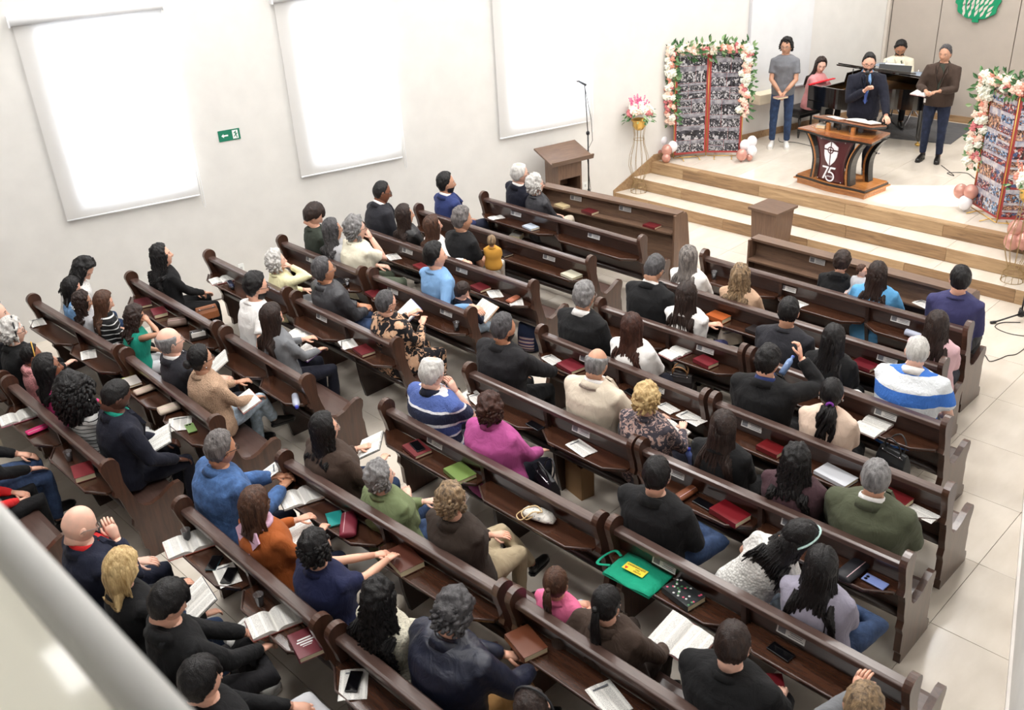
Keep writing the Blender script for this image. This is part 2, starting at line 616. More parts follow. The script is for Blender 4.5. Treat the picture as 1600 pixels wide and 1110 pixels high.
BL = [(-7.84, -6.27, 1.445, 3.70), (-4.95, -3.51, 1.414, 3.62), (-1.985, -0.45, 1.40, 3.62)]   # the roller blinds
OP = [(a + 0.22, b - 0.02, c + 0.13, d - 0.08) for a, b, c, d in BL]                           # the openings behind them
T0, T1 = -16.4, 5.72
mb = MB()
xs = [T0] + [v for o_ in OP for v in o_[:2]] + [T1]
for i in range(0, len(xs), 2):
    wall_box(mb, xs[i], xs[i + 1], 0, CEIL, -0.25, 0)
for (a, b, c, d) in OP:
    wall_box(mb, a, b, 0, c, -0.25, 0)
    wall_box(mb, a, b, d, CEIL, -0.25, 0)
tag(mb.build('wall_left', WHITE_P), kind='structure')

PANE = plain('daylit_pane', (0.9, 0.95, 1, 1), 0.3, emit=((0.93, 0.965, 1.0, 1), 7.5))
ALU = plain('white_aluminium', srgb(235, 236, 238), 0.35)
mblind, nt, b_ = _new('blind_fabric')
nt.nodes.remove(b_)
df = nt.nodes.new('ShaderNodeBsdfDiffuse')
df.inputs[0].default_value = srgb(236, 233, 228)
tr = nt.nodes.new('ShaderNodeBsdfTranslucent')
tr.inputs[0].default_value = srgb(240, 242, 246)
mx = nt.nodes.new('ShaderNodeMixShader')
mx.inputs[0].default_value = 0.42
_lnk(nt, df.outputs[0], mx.inputs[1])
_lnk(nt, tr.outputs[0], mx.inputs[2])
_lnk(nt, mx.outputs[0], nt.nodes['Material Output'].inputs[0])
for k, ((a, b, c, d), (oa, ob, oc, od)) in enumerate(zip(BL, OP)):
    mb = MB()
    wall_box(mb, oa, ob, oc, oc + 0.05, -0.24, -0.16)
    wall_box(mb, oa, ob, od - 0.05, od, -0.24, -0.16)
    wall_box(mb, oa, oa + 0.05, oc, od, -0.24, -0.16)
    wall_box(mb, ob - 0.05, ob, oc, od, -0.24, -0.16)
    f = tag(mb.build('window_%d' % (k + 1), ALU), kind='structure')
    mb = MB()
    wall_box(mb, oa + 0.03, ob - 0.03, oc + 0.03, od - 0.03, -0.23, -0.22)
    mb.build('pane', PANE, f)
    # blind
    nm = ['first', 'second', 'third'][k]
    r = empty('roller_blind', wall_pt((a + b) / 2, c, 0.05), -R(16.3), 'translucent white roller blind, ' + ['nearest the back of the nave, with its cassette in view', 'in the middle of the three, right of the green exit sign', 'behind the microphone stand and side lectern'][k], 'blind', 'roller blinds on the left wall')
    # local frame: x = normal (into room), y = along the wall
    hw, hh = (b - a) / 2, d - c
    m_ = MB().box((0, 0, hh / 2), (0.004, 2 * hw, hh))
    m_.build('blind_fabric', mblind, r)
    MB().tube([(0, -hw, 0), (0, hw, 0)], 0.012, 8).build('bottom_bar', ALU, r)
    m_ = MB()
    m_.tube([(0.02, -hw - 0.02, hh + 0.02), (0.02, hw + 0.02, hh + 0.02)], 0.05, 14)
    m_.build('cassette', ALU, r)
    for s_ in (-1, 1): MB().box((0.0, s_ * (hw + 0.03), hh + 0.02), (0.11, 0.02, 0.12)).build('bracket', ALU, r)
    MB().tube([(0.03, hw - 0.0, hh), (0.035, hw + 0.01, -0.12), (0.03, hw + 0.03, -0.16), (0.03, hw + 0.04, -0.12), (0.03, hw + 0.03, hh)], 0.004, 5).build('chain', ALU, r)

# back wall with its beige panels
BEIGE = plain('beige_panel', srgb(178, 168, 158), 0.7, var=0.01)
BGROOVE = plain('panel_groove', srgb(150, 142, 134), 0.8)
mb = MB().box((-4.4, 17.0, CEIL / 2), (7.6, 0.2, CEIL))
bw = tag(mb.build('wall_back', BGROOVE), kind='structure')
px = BACKX
for i in range(len(px) - 1):
    w_ = px[i + 1] - px[i] - 0.012
    p = MB().box((px[i] + w_ / 2 + 0.006, 16.875, 0.54 + 3.1), (w_, 0.05, 6.2)).build('wall_panel', BEIGE, bw, bevel=0.004)
# pilaster at the corner
MB().box((BACKX[0] - 0.04, 16.83, 3.6), (0.05, 0.10, 6.1)).build('corner_post', plain('pilaster', srgb(206, 198, 188), 0.7), bw)

# right wall, mostly outside the frame, with window openings that let the sun onto the steps
ER = Vector((-math.sin(R(17.5)), math.cos(R(17.5)), 0))
NR = Vector((-math.cos(R(17.5)), -math.sin(R(17.5)), 0))
PR = Vector((-1.66, 7.15, 0))


def rw_box(mb, t0, t1, z0, z1, n0, n1, mi=0):
    def q(t, z, n):
        p = PR + ER * t + NR * n
        return (p.x, p.y, z)
    v = [q(t0, z0, n0), q(t1, z0, n0), q(t1, z0, n1), q(t0, z0, n1), q(t0, z1, n0), q(t1, z1, n0), q(t1, z1, n1), q(t0, z1, n1)]
    mb.add(v, [(0, 1, 2, 3), (7, 6, 5, 4), (4, 5, 1, 0), (5, 6, 2, 1), (6, 7, 3, 2), (7, 4, 0, 3)], mi)


OPR = [(4.9, 5.7, 1.4, 3.3), (6.6, 7.6, 1.4, 3.3)]
mb = MB()
xs = [-5.3] + [v for o_ in OPR for v in o_[:2]] + [10.2]
for i in range(0, len(xs), 2):
    rw_box(mb, xs[i], xs[i + 1], 0, CEIL, -0.2, 0)
for (a, b, c, d) in OPR:
    rw_box(mb, a, b, 0, c, -0.2, 0)
    rw_box(mb, a, b, d, CEIL, -0.2, 0)
mb.box((1.35, 2.05, CEIL / 2), (2.9, 0.2, CEIL))
mb.box((2.8, -1.1, CEIL / 2), (0.2, 6.4, CEIL))
tag(mb.build('wall_right', WHITE_P), kind='structure')
mb = MB()
rw_box(mb, -5.3, 3.0, 0, 0.09, 0.0, 0.015)
rw_box(mb, -5.3, 3.0, 0.09, 0.10, 0.0, 0.02)
tag(mb.build('baseboard_right', plain('baseboard_white', srgb(222, 216, 210), 0.4)), kind='structure')
mb = MB().box((-5.8, -4.3, CEIL / 2), (17.2, 0.2, CEIL))
tag(mb.build('wall_rear', WHITE_P), kind='structure')
mb = MB().box((-5.8, 6.3, CEIL + 0.1), (18.5, 22, 0.2))
ceil = tag(mb.build('ceiling', WHITE_P), kind='structure')
LEDM = plain('fill_panel_glow', (1, 1, 1, 1), 0.5, emit=((1, 0.97, 0.93, 1), 3.0))
lm_f = MB().box((0, 0, -0.02), (1.26, 1.26, 0.04)).mesh('added_light_panel', ALU)
lm_d = MB().box((0, 0, -0.045), (1.18, 1.18, 0.01)).mesh('diffuser', LEDM)
for (x_, y_) in FILL_PANELS:  # unseen glowing panels added to go with the ceiling fill lights
    fo = bpy.data.objects.new('added_light_panel', lm_f)
    C.objects.link(fo)
    fo.parent = ceil
    fo.location = (x_, y_, CEIL)
    do = bpy.data.objects.new('diffuser', lm_d)
    C.objects.link(do)
    do.parent = fo

LEDS = plain('ledge_reflection_glow', (1, 1, 1, 1), 0.5, emit=((1, 0.98, 0.95, 1), 7.0))  # small unseen panel, added so that its reflection shows in the ledge top
fo = MB().box((0, 0, -0.015), (.40, .22, 0.03)).build('added_light_panel', ALU, ceil, (-3.83, .75, CEIL))
MB().box((0, 0, -0.035), (.34, .16, 0.01)).build('diffuser', LEDS, fo)

# floor: porcelain tiles
mt, nt, b_ = _new('porcelain_tile')
vec = _coords(nt, 'Object', (1, 0.35, 1))
oi = nt.nodes.new('ShaderNodeObjectInfo')
ad = nt.nodes.new('ShaderNodeVectorMath')
ad.operation = 'MULTIPLY_ADD'
cb = nt.nodes.new('ShaderNodeCombineXYZ')
for i in range(3): _lnk(nt, oi.outputs['Random'], cb.inputs[i])
_lnk(nt, cb.outputs[0], ad.inputs[0])
ad.inputs[1].default_value = (40, 40, 40)
_lnk(nt, vec, ad.inputs[2])
_lnk(nt, _ramp(nt, _noise(nt, ad.outputs[0], 5, 5, 0.6), [(0.3, srgb(210, 200, 186)), (0.7, srgb(222, 213, 201))]), b_.inputs['Base Color'])
b_.inputs['Roughness'].default_value = 0.16
b_.inputs['Specular IOR Level'].default_value = 0.5
TILE = mt
GROUT = plain('grout', srgb(168, 158, 148), 0.9)
S = 0.853
mb = MB().box((-6.5, 4.2, -0.06), (15.5, 16.2, 0.09))
floor = tag(mb.build('floor', GROUT), kind='structure')


def tile_mesh(sx, sy, th=0.018, g=0.0035):
    m_ = MB()
    a, b = sx / 2 - g / 2, sy / 2 - g / 2
    e = 0.0015
    v = [(-a, -b, -th), (a, -b, -th), (a, b, -th), (-a, b, -th), (-a, -b, -e), (a, -b, -e), (a, b, -e), (-a, b, -e), (-a + e, -b + e, 0), (a - e, -b + e, 0), (a - e, b - e, 0), (-a + e, b - e, 0)]
    m_.add(v, [(0, 1, 5, 4), (1, 2, 6, 5), (2, 3, 7, 6), (3, 0, 4, 7), (4, 5, 9, 8), (5, 6, 10, 9), (6, 7, 11, 10), (7, 4, 8, 11), (8, 9, 10, 11)])
    return m_.mesh('tile', TILE)


def wall_x(y):
    return PW.x + (y - PW.y) * math.tan(R(16.3))


def rwall_x(y):
    return PR.x - (y - PR.y) * math.tan(R(17.5))


tm = tile_mesh(S, S)
for i in range(-2, 16):
    for j in range(-6, 8):
        cx, cy = -1.747 - S * (i + 0.5), 5.65 + S * (j + 0.5)
        if cy > STEPY[0] - 0.1 + S / 2 or cx < wall_x(cy + S / 2) - 0.0 or cx > rwall_x(cy) + 0.42:
            continue
        o = bpy.data.objects.new('tile', tm)
        C.objects.link(o)
        o.parent = floor
        o.location = (cx, cy, 0)

# steps and stage
def stage_poly(y0, y1, xr, z0, z1, mb):
    pts = [(wall_x(y0), y0), (xr, y0), (xr, y1), (wall_x(y1), y1)]
    mb.prism(pts, 'z', z0, z1)


XR = -2.4
H1, H2, H3 = 0.18, 0.36, 0.54
mb = MB()
stage_poly(STEPY[0] + 0.02, 16.9, XR, 0, H1 - 0.02, mb)
stage_poly(STEPY[1] + 0.02, 16.9, XR, H1 - 0.02, H2 - 0.02, mb)
stage_poly(STEPY[2] + 0.02, 16.9, XR, H2 - 0.02, H3 - 0.02, mb)
stage = tag(mb.build('stage_floor', GROUT), kind='structure')
prr = random.Random(3)


def plank(x0, x1, y, z0, z1, parent, th=0.02, name='riser_plank', dep=None):
    m_ = MB()
    L, Hh = x1 - x0 - 0.003, z1 - z0
    m_.box((0, 0, 0), (L, dep or th, Hh))
    o = m_.build(name, OAKS[prr.randrange(3)], parent, bevel=0.002)
    o.location = ((x0 + x1) / 2, y, (z0 + z1) / 2)
    return o


for k, (y, z0, z1) in enumerate(((STEPY[0], 0, H1), (STEPY[1], H1, H2), (STEPY[2], H2, H3 - 0.02))):
    x = wall_x(y) - 0.02
    first = prr.uniform(0.5, 1.3)
    while x < XR:
        x1 = min(x + first, XR)
        plank(x, x1, y + 0.01, z0, z1 - 0.001, stage)
        x = x1
        first = 1.36
# nosing boards on the stage edge
x = wall_x(STEPY[2])
first = 0.9
while x < XR:
    x1 = min(x + first, XR)
    plank(x, x1, STEPY[2] + 0.06, H3 - 0.02, H3 + 0.002, stage, name='nosing_plank', dep=0.13)
    x = x1
    first = 1.36
# treads
for (y0, y1, z) in ((STEPY[0] + 0.0, STEPY[1], H1), (STEPY[1] + 0.0, STEPY[2], H2)):
    tmm = tile_mesh(S, y1 - y0)
    for i in range(-1, 12):
        cx = -1.747 - S * (i + 0.5)
        if cx - S / 2 < wall_x((y0 + y1) / 2) - 0.25 or cx > XR + 0.2: continue
        o = bpy.data.objects.new('tread_tile', tmm)
        C.objects.link(o)
        o.parent = stage
        o.location = (cx, (y0 + y1) / 2, z)
    # cut tile against the wall
    cxm = [-1.747 - S * i for i in range(0, 13)]
    xe = min(c for c in cxm if c - S / 2 - S / 2 + S >= wall_x((y0 + y1) / 2) - 0.25)
    m_ = MB().prism([(wall_x(y0), y0), (xe - 0.003, y0), (xe - 0.003, y1), (wall_x(y1), y1)], 'z', z - 0.018, z)
    o = m_.build('tread_tile', TILE, stage)
y0s = STEPY[2] + 0.125
tms = tile_mesh(S, S)
for i in range(-1, 10):
    for j in range(0, 6):
        cx, cy = -1.747 - S * (i + 0.5), y0s + S * (j + 0.5)
        if cx + S / 2 < wall_x(cy + S / 2) or cx > XR + 0.1 or cy > 17: continue
        o = bpy.data.objects.new('tile', tms)
        C.objects.link(o)
        o.parent = stage
        o.location = (cx, cy, H3)
# skirting along the wall beside the steps, and on the stage
OAK = OAKS[0]
mb = MB()
v = []
def sk(y, z, n):
    t = (y - PW.y) / EW.y
    return wall_pt(t, z, n)
ys = [(STEPY[0] - 0.02, 0.0, H1 + 0.02), (STEPY[2], 0.30, H3 + 0.09)]
out = [sk(STEPY[0] - 0.02, 0, 0), sk(STEPY[0] - 0.02, H1 + 0.03, 0), sk(STEPY[2] + 0.05, H3 + 0.10, 0), sk(STEPY[2] + 0.05, 0.3, 0)]
out2 = [sk(STEPY[0] - 0.02, 0, 0.02), sk(STEPY[0] - 0.02, H1 + 0.03, 0.02), sk(STEPY[2] + 0.05, H3 + 0.10, 0.02), sk(STEPY[2] + 0.05, 0.3, 0.02)]
mb.add(out + out2, [(0, 1, 2, 3), (7, 6, 5, 4), (0, 4, 5, 1), (1, 5, 6, 2), (2, 6, 7, 3)])
tag(mb.build('trim_1', OAK), kind='structure')
mb = MB()
wall_box(mb, (STEPY[2] + 0.05 - PW.y) / EW.y, T1, H3, H3 + 0.11, 0, 0.018)
tag(mb.build('baseboard_left', OAK), kind='structure')
tag(MB().box((-4.9, 16.84, H3 + 0.055), (5.8, 0.02, 0.11)).build('baseboard_back', OAK), kind='structure')

# mezzanine ledge in the lower left corner, close to the camera
LG = plain('ledge_white', srgb(236, 236, 234), 0.35)
LG2 = plain('ledge_granite', srgb(232, 229, 214), 0.05, coat=0.5)
mb = MB()
mb.tube([(-12.6, 0.196, 4.376), (2.7, 0.196, 4.376)], 0.028, 16)
mb.box((-4.95, 0.190, 3.94), (15.3, 0.05, 0.84))
lg = tag(mb.build('trim_2', LG), kind='structure')
MB().box((-4.95, -0.02, 4.37), (15.3, 0.39, 0.03)).build('ledge_top', LG2, lg)
tag(MB().box((-5.5, -2.0, 3.45), (16.4, 4.4, 0.2)).build('trim_3', LG), kind='structure')

# white projection panel, cream box, outlet, exit sign on the left wall
r = empty('projection_panel', wall_pt(PANEL[0], PANEL[2], 0.02), -R(16.3), 'large white projection panel on the wall behind the youth in grey', 'screen')
pw_, ph_ = PANEL[1] - PANEL[0], 3.0
MB().box((0, pw_ / 2, ph_ / 2), (0.03, pw_, ph_)).build('panel_face', plain('screen_white', srgb(226, 228, 230), 0.6), r)
MB().box((0.01, pw_ / 2, -0.01), (0.05, pw_ + 0.02, 0.025)).box((0.01, -0.01, ph_ / 2), (0.05, 0.02, ph_)).build('panel_frame', plain('screen_frame', srgb(205, 206, 210), 0.5), r)
m_ = MB()
wall_box(m_, PANEL[0] + 0.05, PANEL[0] + 0.62, PANEL[2] - 0.13, PANEL[2] + 0.03, 0.05, 0.3)
tag(m_.build('wall_shelf_box', plain('cream_box', srgb(226, 214, 190), 0.6), bevel=0.01), 'cream box shelf fixed low on the wall beside the flower arch', 'box')

EXG = plain('exit_green', srgb(22, 120, 92), 0.5)
WH = plain('sign_white', srgb(240, 242, 240), 0.5)
r = empty('exit_sign', wall_pt(EXIT[0], EXIT[1], 0.006), -R(16.3), 'small green emergency exit sign with left arrow on wall', 'sign')
MB().box((0, 0, 0), (0.006, 0.27, 0.135)).build('sign_plate', EXG, r)
m_ = MB()
m_.prism([(-0.10, 0), (-0.07, 0.025), (-0.07, 0.009), (-0.015, 0.009), (-0.015, -0.009), (-0.07, -0.009), (-0.07, -0.025)], 'x', 0.003, 0.0045)
m_.build('arrow', WH, r)
m_ = MB()
m_.box((0.004, 0.075, 0), (0.002, 0.07, 0.105))
m_.build('door_pictogram', WH, r)
m_ = MB()
m_.prism([(0.085 + a, b) for a, b in ((0.0, 0.045), (0.008, 0.035), (-0.004, 0.03), (0.006, 0.01), (0.018, 0.016), (0.02, 0.01), (0.004, -0.002), (0.012, -0.045), (0.002, -0.045), (-0.006, -0.012), (-0.026, -0.03), (-0.03, -0.022), (-0.012, 0.0), (-0.014, 0.02), (-0.028, 0.012), (-0.03, 0.02), (-0.012, 0.034))], 'x', 0.005, 0.006)
m_.build('running_figure', EXG, r)
for k, (t_, z_) in enumerate(OUTLETS):
    r = empty('wall_outlet', wall_pt(t_, z_, 0.004), -R(16.3), ['white wall outlet low behind the microphone stand', 'small white wall outlet low on wall behind the black curly-haired woman'][k], 'outlet')
    MB().box((0, 0, 0), (0.008, 0.075, 0.12)).build('plate', WH, r, bevel=0.002)
    MB().box((0.005, 0, 0), (0.004, 0.03, 0.04)).build('socket', plain('socket_grey', srgb(200, 200, 200), 0.5), r)

# green emblem on the back wall
GRN = plain('emblem_green', srgb(16, 140, 96), 0.45)
ex, ez, es = EMB
r = empty('wall_emblem', (ex, 16.85, ez), 0, 'green burning bush emblem high on the beige back wall', 'emblem')
out = []
for i in range(72):
    a = 2 * math.pi * i / 72
    ca, sa = math.cos(a), math.sin(a)
    rad = es * (1.0 + 0.03 * math.sin(9 * a) + (0.10 * abs(math.sin(6.5 * a)) if sa > 0 else 0))
    ex_ = 0.82 if sa < 0 else 0.9
    out.append((1.12 * rad * math.copysign(abs(ca) ** ex_, ca), 0.80 * rad * math.copysign(abs(sa) ** ex_, sa)))
m_ = MB().prism([(p[0], p[1]) for p in out], 'y', -0.055, -0.02)
m_.box((0, -0.035, -0.80 * es - 0.02), (0.10, 0.035, 0.07))
m_.build('emblem_plate', GRN, r)
m_ = MB()
er = random.Random(4)
SLOT = plain('emblem_slots', srgb(206, 200, 192), 0.7)
for row, (zz, nn) in enumerate(((-0.52, 5), (-0.22, 7), (0.12, 7), (0.46, 5))):
    for i in range(nn):
        u = (i - (nn - 1) / 2) / (nn / 2)
        cx, cz = u * es * 0.85, zz * es * 0.86 + er.uniform(-0.02, 0.02)
        L, W_ = es * 0.23, es * 0.075
        tilt = -u * 0.35 - 0.3
        pts = [(0, -L), (W_, -L * 0.2), (W_ * 0.8, L * 0.3), (W_ * 0.5, L), (-W_ * 0.5, L * 0.4), (-W_, -L * 0.3)]
        pts = [(cx + p[0] * math.cos(tilt) - p[1] * math.sin(tilt), cz + p[0] * math.sin(tilt) + p[1] * math.cos(tilt)) for p in pts]
        m_.prism(pts, 'y', -0.058, -0.05)
m_.build('flame_slot', SLOT, r)

# ================================================================ pews
def arc(cx, cy, r_, a0, a1, n):
    return [(cx + r_ * math.cos(R(a0 + (a1 - a0) * i / (n - 1))), cy + r_ * math.sin(R(a0 + (a1 - a0) * i / (n - 1)))) for i in range(n)]


END_OUT = [(.10, 0), (.10, .09), (.07, .12), (.06, .30), (.03, .36), (.045, .42), (.02, .50), (0, .62), (-.02, .68), (-.055, .70), (-.04, .74), (-.055, .82), (-.08, .90)] + \
    arc(-.02, .965, .075, 180, 0, 11) + [(.05, .90), (.05, .80), (.075, .70), (.10, .62), (.12, .55), (.16, .505), (.22, .49), (.30, .51), (.38, .555), (.44, .58), (.49, .575), (.51, .54), (.505, .49), (.485, .44), (.48, .36), (.495, .30), (.50, .2), (.51, .12), (.545, .10), (.56, .06), (.555, 0)]
END_OUT = END_OUT[::-1]
SUP_OUT = [(.12, 0), (.08, .2), (.06, .42), (-.02, .70), (-.035, .90), (.0, .90), (.11, .5), (.13, .44), (.46, .44), (.45, .14), (.5, .08), (.5, 0)][::-1]
LABEL = plain('label_card', srgb(214, 214, 212), 0.6)
LABTXT = plain('label_print', srgb(120, 122, 128), 0.7)
_endmesh = {}


def end_mesh():
    if 'e' not in _endmesh:
        _endmesh['e'] = MB().prism(END_OUT, 'x', -0.024, 0.024).mesh('pew_end', PEW_E)
        _endmesh['s'] = MB().prism(SUP_OUT, 'x', -0.018, 0.018).mesh('support', PEW)
    return _endmesh


def put(me, name, parent, loc=(0, 0, 0), bevel=0):
    o = bpy.data.objects.new(name, me)
    C.objects.link(o)
    o.parent = parent
    o.location = loc
    if bevel:
        b = o.modifiers.new('bevel', 'BEVEL')
        b.width = bevel
        b.segments = 2
        b.angle_limit = R(40)
    return o


def pew(ax, ay, bx, by, label, group, nsup=1, labels=()):
    L = math.hypot(bx - ax, by - ay)
    rz = math.atan2(by - ay, bx - ax)
    t = empty('pew', (ax, ay, 0), rz, label, 'pew', group)
    em = end_mesh()
    put(em['e'], 'pew_end', t, (0, 0, 0), 0.008)
    put(em['e'], 'pew_end', t, (L, 0, 0), 0.008)
    a, b = 0.024, L - 0.024
    sup = [L * (i + 1) / (nsup + 1) for i in range(nsup)]
    for s in sup:
        put(em['s'], 'support', t, (s, 0, 0), 0.004)
    MB().prism([(-.052, .905), (-.05, .942), (-.03, .950), (.03, .943), (.045, .930), (.045, .905), (0.0, .888)][::-1], 'x', a, b).build('top_rail', PEW_T, t, bevel=0.006)
    MB().prism([(-.012, .90), (.012, .90), (.115, .465), (.09, .465)][::-1], 'x', a, b).build('backrest', PEW_B, t)
    MB().prism([(.085, .438), (.085, .468), (.44, .474), (.485, .462), (.49, .445), (.47, .438)][::-1], 'x', a, b).build('seat', PEW_T, t, bevel=0.006)
    MB().tube([(a, .085, .445), (b, .085, .445)], [(.034, .034)] * 2, 12).build('seat_beam', PEW, t)
    ed = [a] + [v for s in sup for v in (s - 0.018, s + 0.018)] + [b]
    for i in range(0, len(ed), 2):
        s0, s1 = ed[i], ed[i + 1]
        c = min(0.16, (s1 - s0) * 0.18)
        m_ = MB().prism([(s0, 0.02), (s0, -0.09), (s0 + c, -0.195), (s1 - c, -0.195), (s1, -0.09), (s1, 0.02)], 'z', .722, .740)
        sh = m_.build('book_shelf', PEW_S, t, bevel=0.003)
        m2 = MB().tube([(s0, -0.09, .745), (s0 + c, -0.195, .745), (s1 - c, -0.195, .745), (s1, -0.09, .745)], 0.008, 6)
        m2.build('shelf_edge', PEW_T, sh)
    for s in labels:
        lb = MB().box((0, 0, 0), (.19, .003, .065), 0)
        lb.box((-0.06, -0.002, 0), (.05, .001, .046), 1)
        for q in range(4):
            lb.box((0.035, -0.002, 0.02 - q * 0.013), (.10 - 0.012 * (q % 3), .001, .0045), 1)
        o = lb.build('label_plate', [LABEL, LABTXT], t)
        o.location = (s * L, -0.012 + 0.006, .845)
        o.rotation_euler = (R(-13), 0, 0)
    return t


def front_desk(ax, ay, bx, by, label, nlab=(0.25, 0.6)):
    """plain laminate front panel with a shelf; the shelf side (seen) faces -y"""
    L = math.hypot(bx - ax, by - ay)
    t = empty('front_desk', (ax, ay, 0), math.atan2(by - ay, bx - ax), label, 'desk')
    for x in (0, L):
        MB().prism([(-0.10, 0.97), (0.16, 0.95), (0.20, 0.9), (0.34, 0.0), (-0.10, 0)], 'x', x - 0.0125, x + 0.0125).build('side_panel', WALNUT_V, t, bevel=0.002)
    MB().prism([(-0.06, 0.0), (-0.035, 0.0), (0.085, 0.95), (0.06, 0.95)], 'x', 0.0125, L - 0.0125).build('front_panel', WALNUT, t)
    MB().box((L / 2, 0.03, 0.965), (L + 0.02, 0.16, 0.03)).build('top_board', WALNUT, t, bevel=0.002)
    MB().box((L / 2, -0.035, 0.74), (L - 0.025, 0.20, 0.022)).build('shelf', WALNUT, t, bevel=0.002)
    for s in nlab:
        lb = MB().box((0, 0, 0), (.19, .003, .065), 0).box((-0.06, -0.002, 0), (.05, .001, .046), 1)
        for q in range(4):
            lb.box((0.035, -0.002, 0.02 - q * 0.013), (.10, .001, .0045), 1)
        o = lb.build('label_plate', [LABEL, LABTXT], t)
        o.location = (s * L, 0.037, .87)
        o.rotation_euler = (R(-7), 0, 0)
    return t


for (n_, ax, ay, bx, by, label, grp, ns, labs) in PEWS:
    pew(ax, ay, bx, by, label, grp, ns, labs)
for (ax, ay, bx, by, label, labs) in DESKS:
    front_desk(ax, ay, bx, by, label, labs)

# ================================================================ people
def head_surf(d):
    """d: (N,3) unit directions, y = forward. Returns points of a head of height 0.24 m."""
    x, y, z = 0.0765 * d[:, 0], 0.097 * d[:, 1], 0.120 * d[:, 2]
    t = np.clip(-z / 0.12, 0, 1)
    x = x * (1 - 0.30 * t ** 1.6)
    y = np.where(d[:, 1] < 0, y * (1 - 0.42 * t), y * (1 - 0.10 * t))
    top = np.clip(z / 0.12, 0, 1)
    y = y - 0.012 * top * 0.6
    fr = np.clip(d[:, 1], 0, 1)
    y = y - 0.010 * fr ** 4 * np.exp(-(x / 0.05) ** 2)
    g = fr > 0.15
    nose = 0.026 * np.exp(-((z + 0.030) / 0.013) ** 2 - (x / 0.0125) ** 2) + 0.013 * np.exp(-((z + 0.008) / 0.018) ** 2 - (x / 0.009) ** 2)
    eye = -0.011 * np.exp(-((np.abs(x) - 0.031) / 0.015) ** 2 - ((z - 0.004) / 0.011) ** 2)
    brow = 0.004 * np.exp(-((z - 0.024) / 0.009) ** 2 - (x / 0.05) ** 2)
    lips = 0.006 * np.exp(-((z + 0.062) / 0.008) ** 2 - (x / 0.022) ** 2)
    chin = 0.011 * np.exp(-((z + 0.098) / 0.016) ** 2 - (x / 0.024) ** 2)
    y = y + np.where(g, nose + eye + brow + lips + chin, 0)
    return np.stack([x, y, z], 1)


def grid_dirs(nu, nv):
    v = [(0, 0, 1)]
    for i in range(1, nv):
        t = math.pi * i / nv
        for k in range(nu):
            p = 2 * math.pi * k / nu
            v.append((math.sin(t) * math.cos(p), math.sin(t) * math.sin(p), math.cos(t)))
    v.append((0, 0, -1))
    return np.array(v), sph_geo(nu, nv)[1]


_HD, _HF = grid_dirs(44, 34)
_HP = head_surf(_HD)
_HFC = np.array([_HP[list(q)].mean(0) for q in _HF])
_LIPF = [i for i, c in enumerate(_HFC) if abs(c[0]) < 0.021 and -0.071 < c[2] < -0.053 and c[1] > 0.05]
_CD, _CF = grid_dirs(60, 40)
_CP = head_surf(_CD)


def smooth(a, b, x):
    t = np.clip((x - a) / (b - a), 0, 1)
    return t * t * (3 - 2 * t)


def hairline(ang):
    """ang: degrees from straight ahead (0..180) -> z of the hairline"""
    return np.interp(ang, [0, 30, 50, 68, 82, 98, 112, 140, 180], [0.080, 0.078, 0.058, 0.022, -0.018, -0.020, -0.055, -0.078, -0.082])


def hair_cap(mb, th=0.014, hi=0.0, top=0.01, curl=0.0, bald=0.0, fringe=False, bangs=False, low=0.0, part=0.0, seed=0, widen=0.0):
    r_ = np.random.RandomState(seed)
    d, P = _CD, _CP
    ang = np.degrees(np.arctan2(np.abs(d[:, 0]), d[:, 1]))
    zl = hairline(ang) - low * (ang > 75)
    zl = zl + hi * np.interp(ang, [0, 30, 50, 68, 82, 98, 112], [.008, .006, .014, .022, .022, .008, 0])
    if bangs:
        zl = np.where(ang < 45, 0.022, zl)
    rg = np.array([mnoise.noise(Vector(tuple(q * 60 + seed))) for q in P])
    zl = zl + .010 * rg
    m = smooth(-0.004, 0.016, P[:, 2] - zl)
    if bald > 0:    # bare crown
        top_a = smooth(0.118 - bald * 0.09, 0.124 - bald * 0.09 + 0.02, P[:, 2] + 0.1 * np.clip(P[:, 1] + 0.0, -0.05, 0.1))
        m = m * (1 - top_a)
    m = m * smooth(1.0, 0.985, 0 * m)
    up = np.clip(P[:, 2] / 0.12, 0, 1)
    a2 = np.arctan2(d[:, 1] + 0.3, d[:, 0])
    ph = r_.uniform(0, 6.28, 6)
    gro = 0.0022 * np.sin(31 * a2 + 4 * np.sin(5 * a2 + ph[0]) + 6 * d[:, 2] + ph[1]) + 0.0014 * np.sin(53 * a2 + 9 * d[:, 2] + ph[2])
    h = th + top * up + gro + widen * np.clip(1 - up * 1.2, 0, 1) * (ang > 60)
    if part:
        h = h - 0.006 * np.exp(-((P[:, 0] - part * 0.02) / 0.006) ** 2) * (P[:, 2] > 0.05)
    if curl > 0:
        nz = np.array([mnoise.noise(Vector(tuple(q * 26 + seed))) + 0.6 * mnoise.noise(Vector(tuple(q * 55 + seed))) for q in P])
        h = h + curl * nz
    n = d * np.array([1 / 0.0765, 1 / 0.097, 1 / 0.12])
    n /= np.linalg.norm(n, axis=1, keepdims=True)
    off = h * m - 0.008 * (1 - m)
    V = P + n * off[:, None]
    keep = [q for q in _CF if max(m[list(q)]) > 0.01]
    mb.add(V, keep, 0, True)


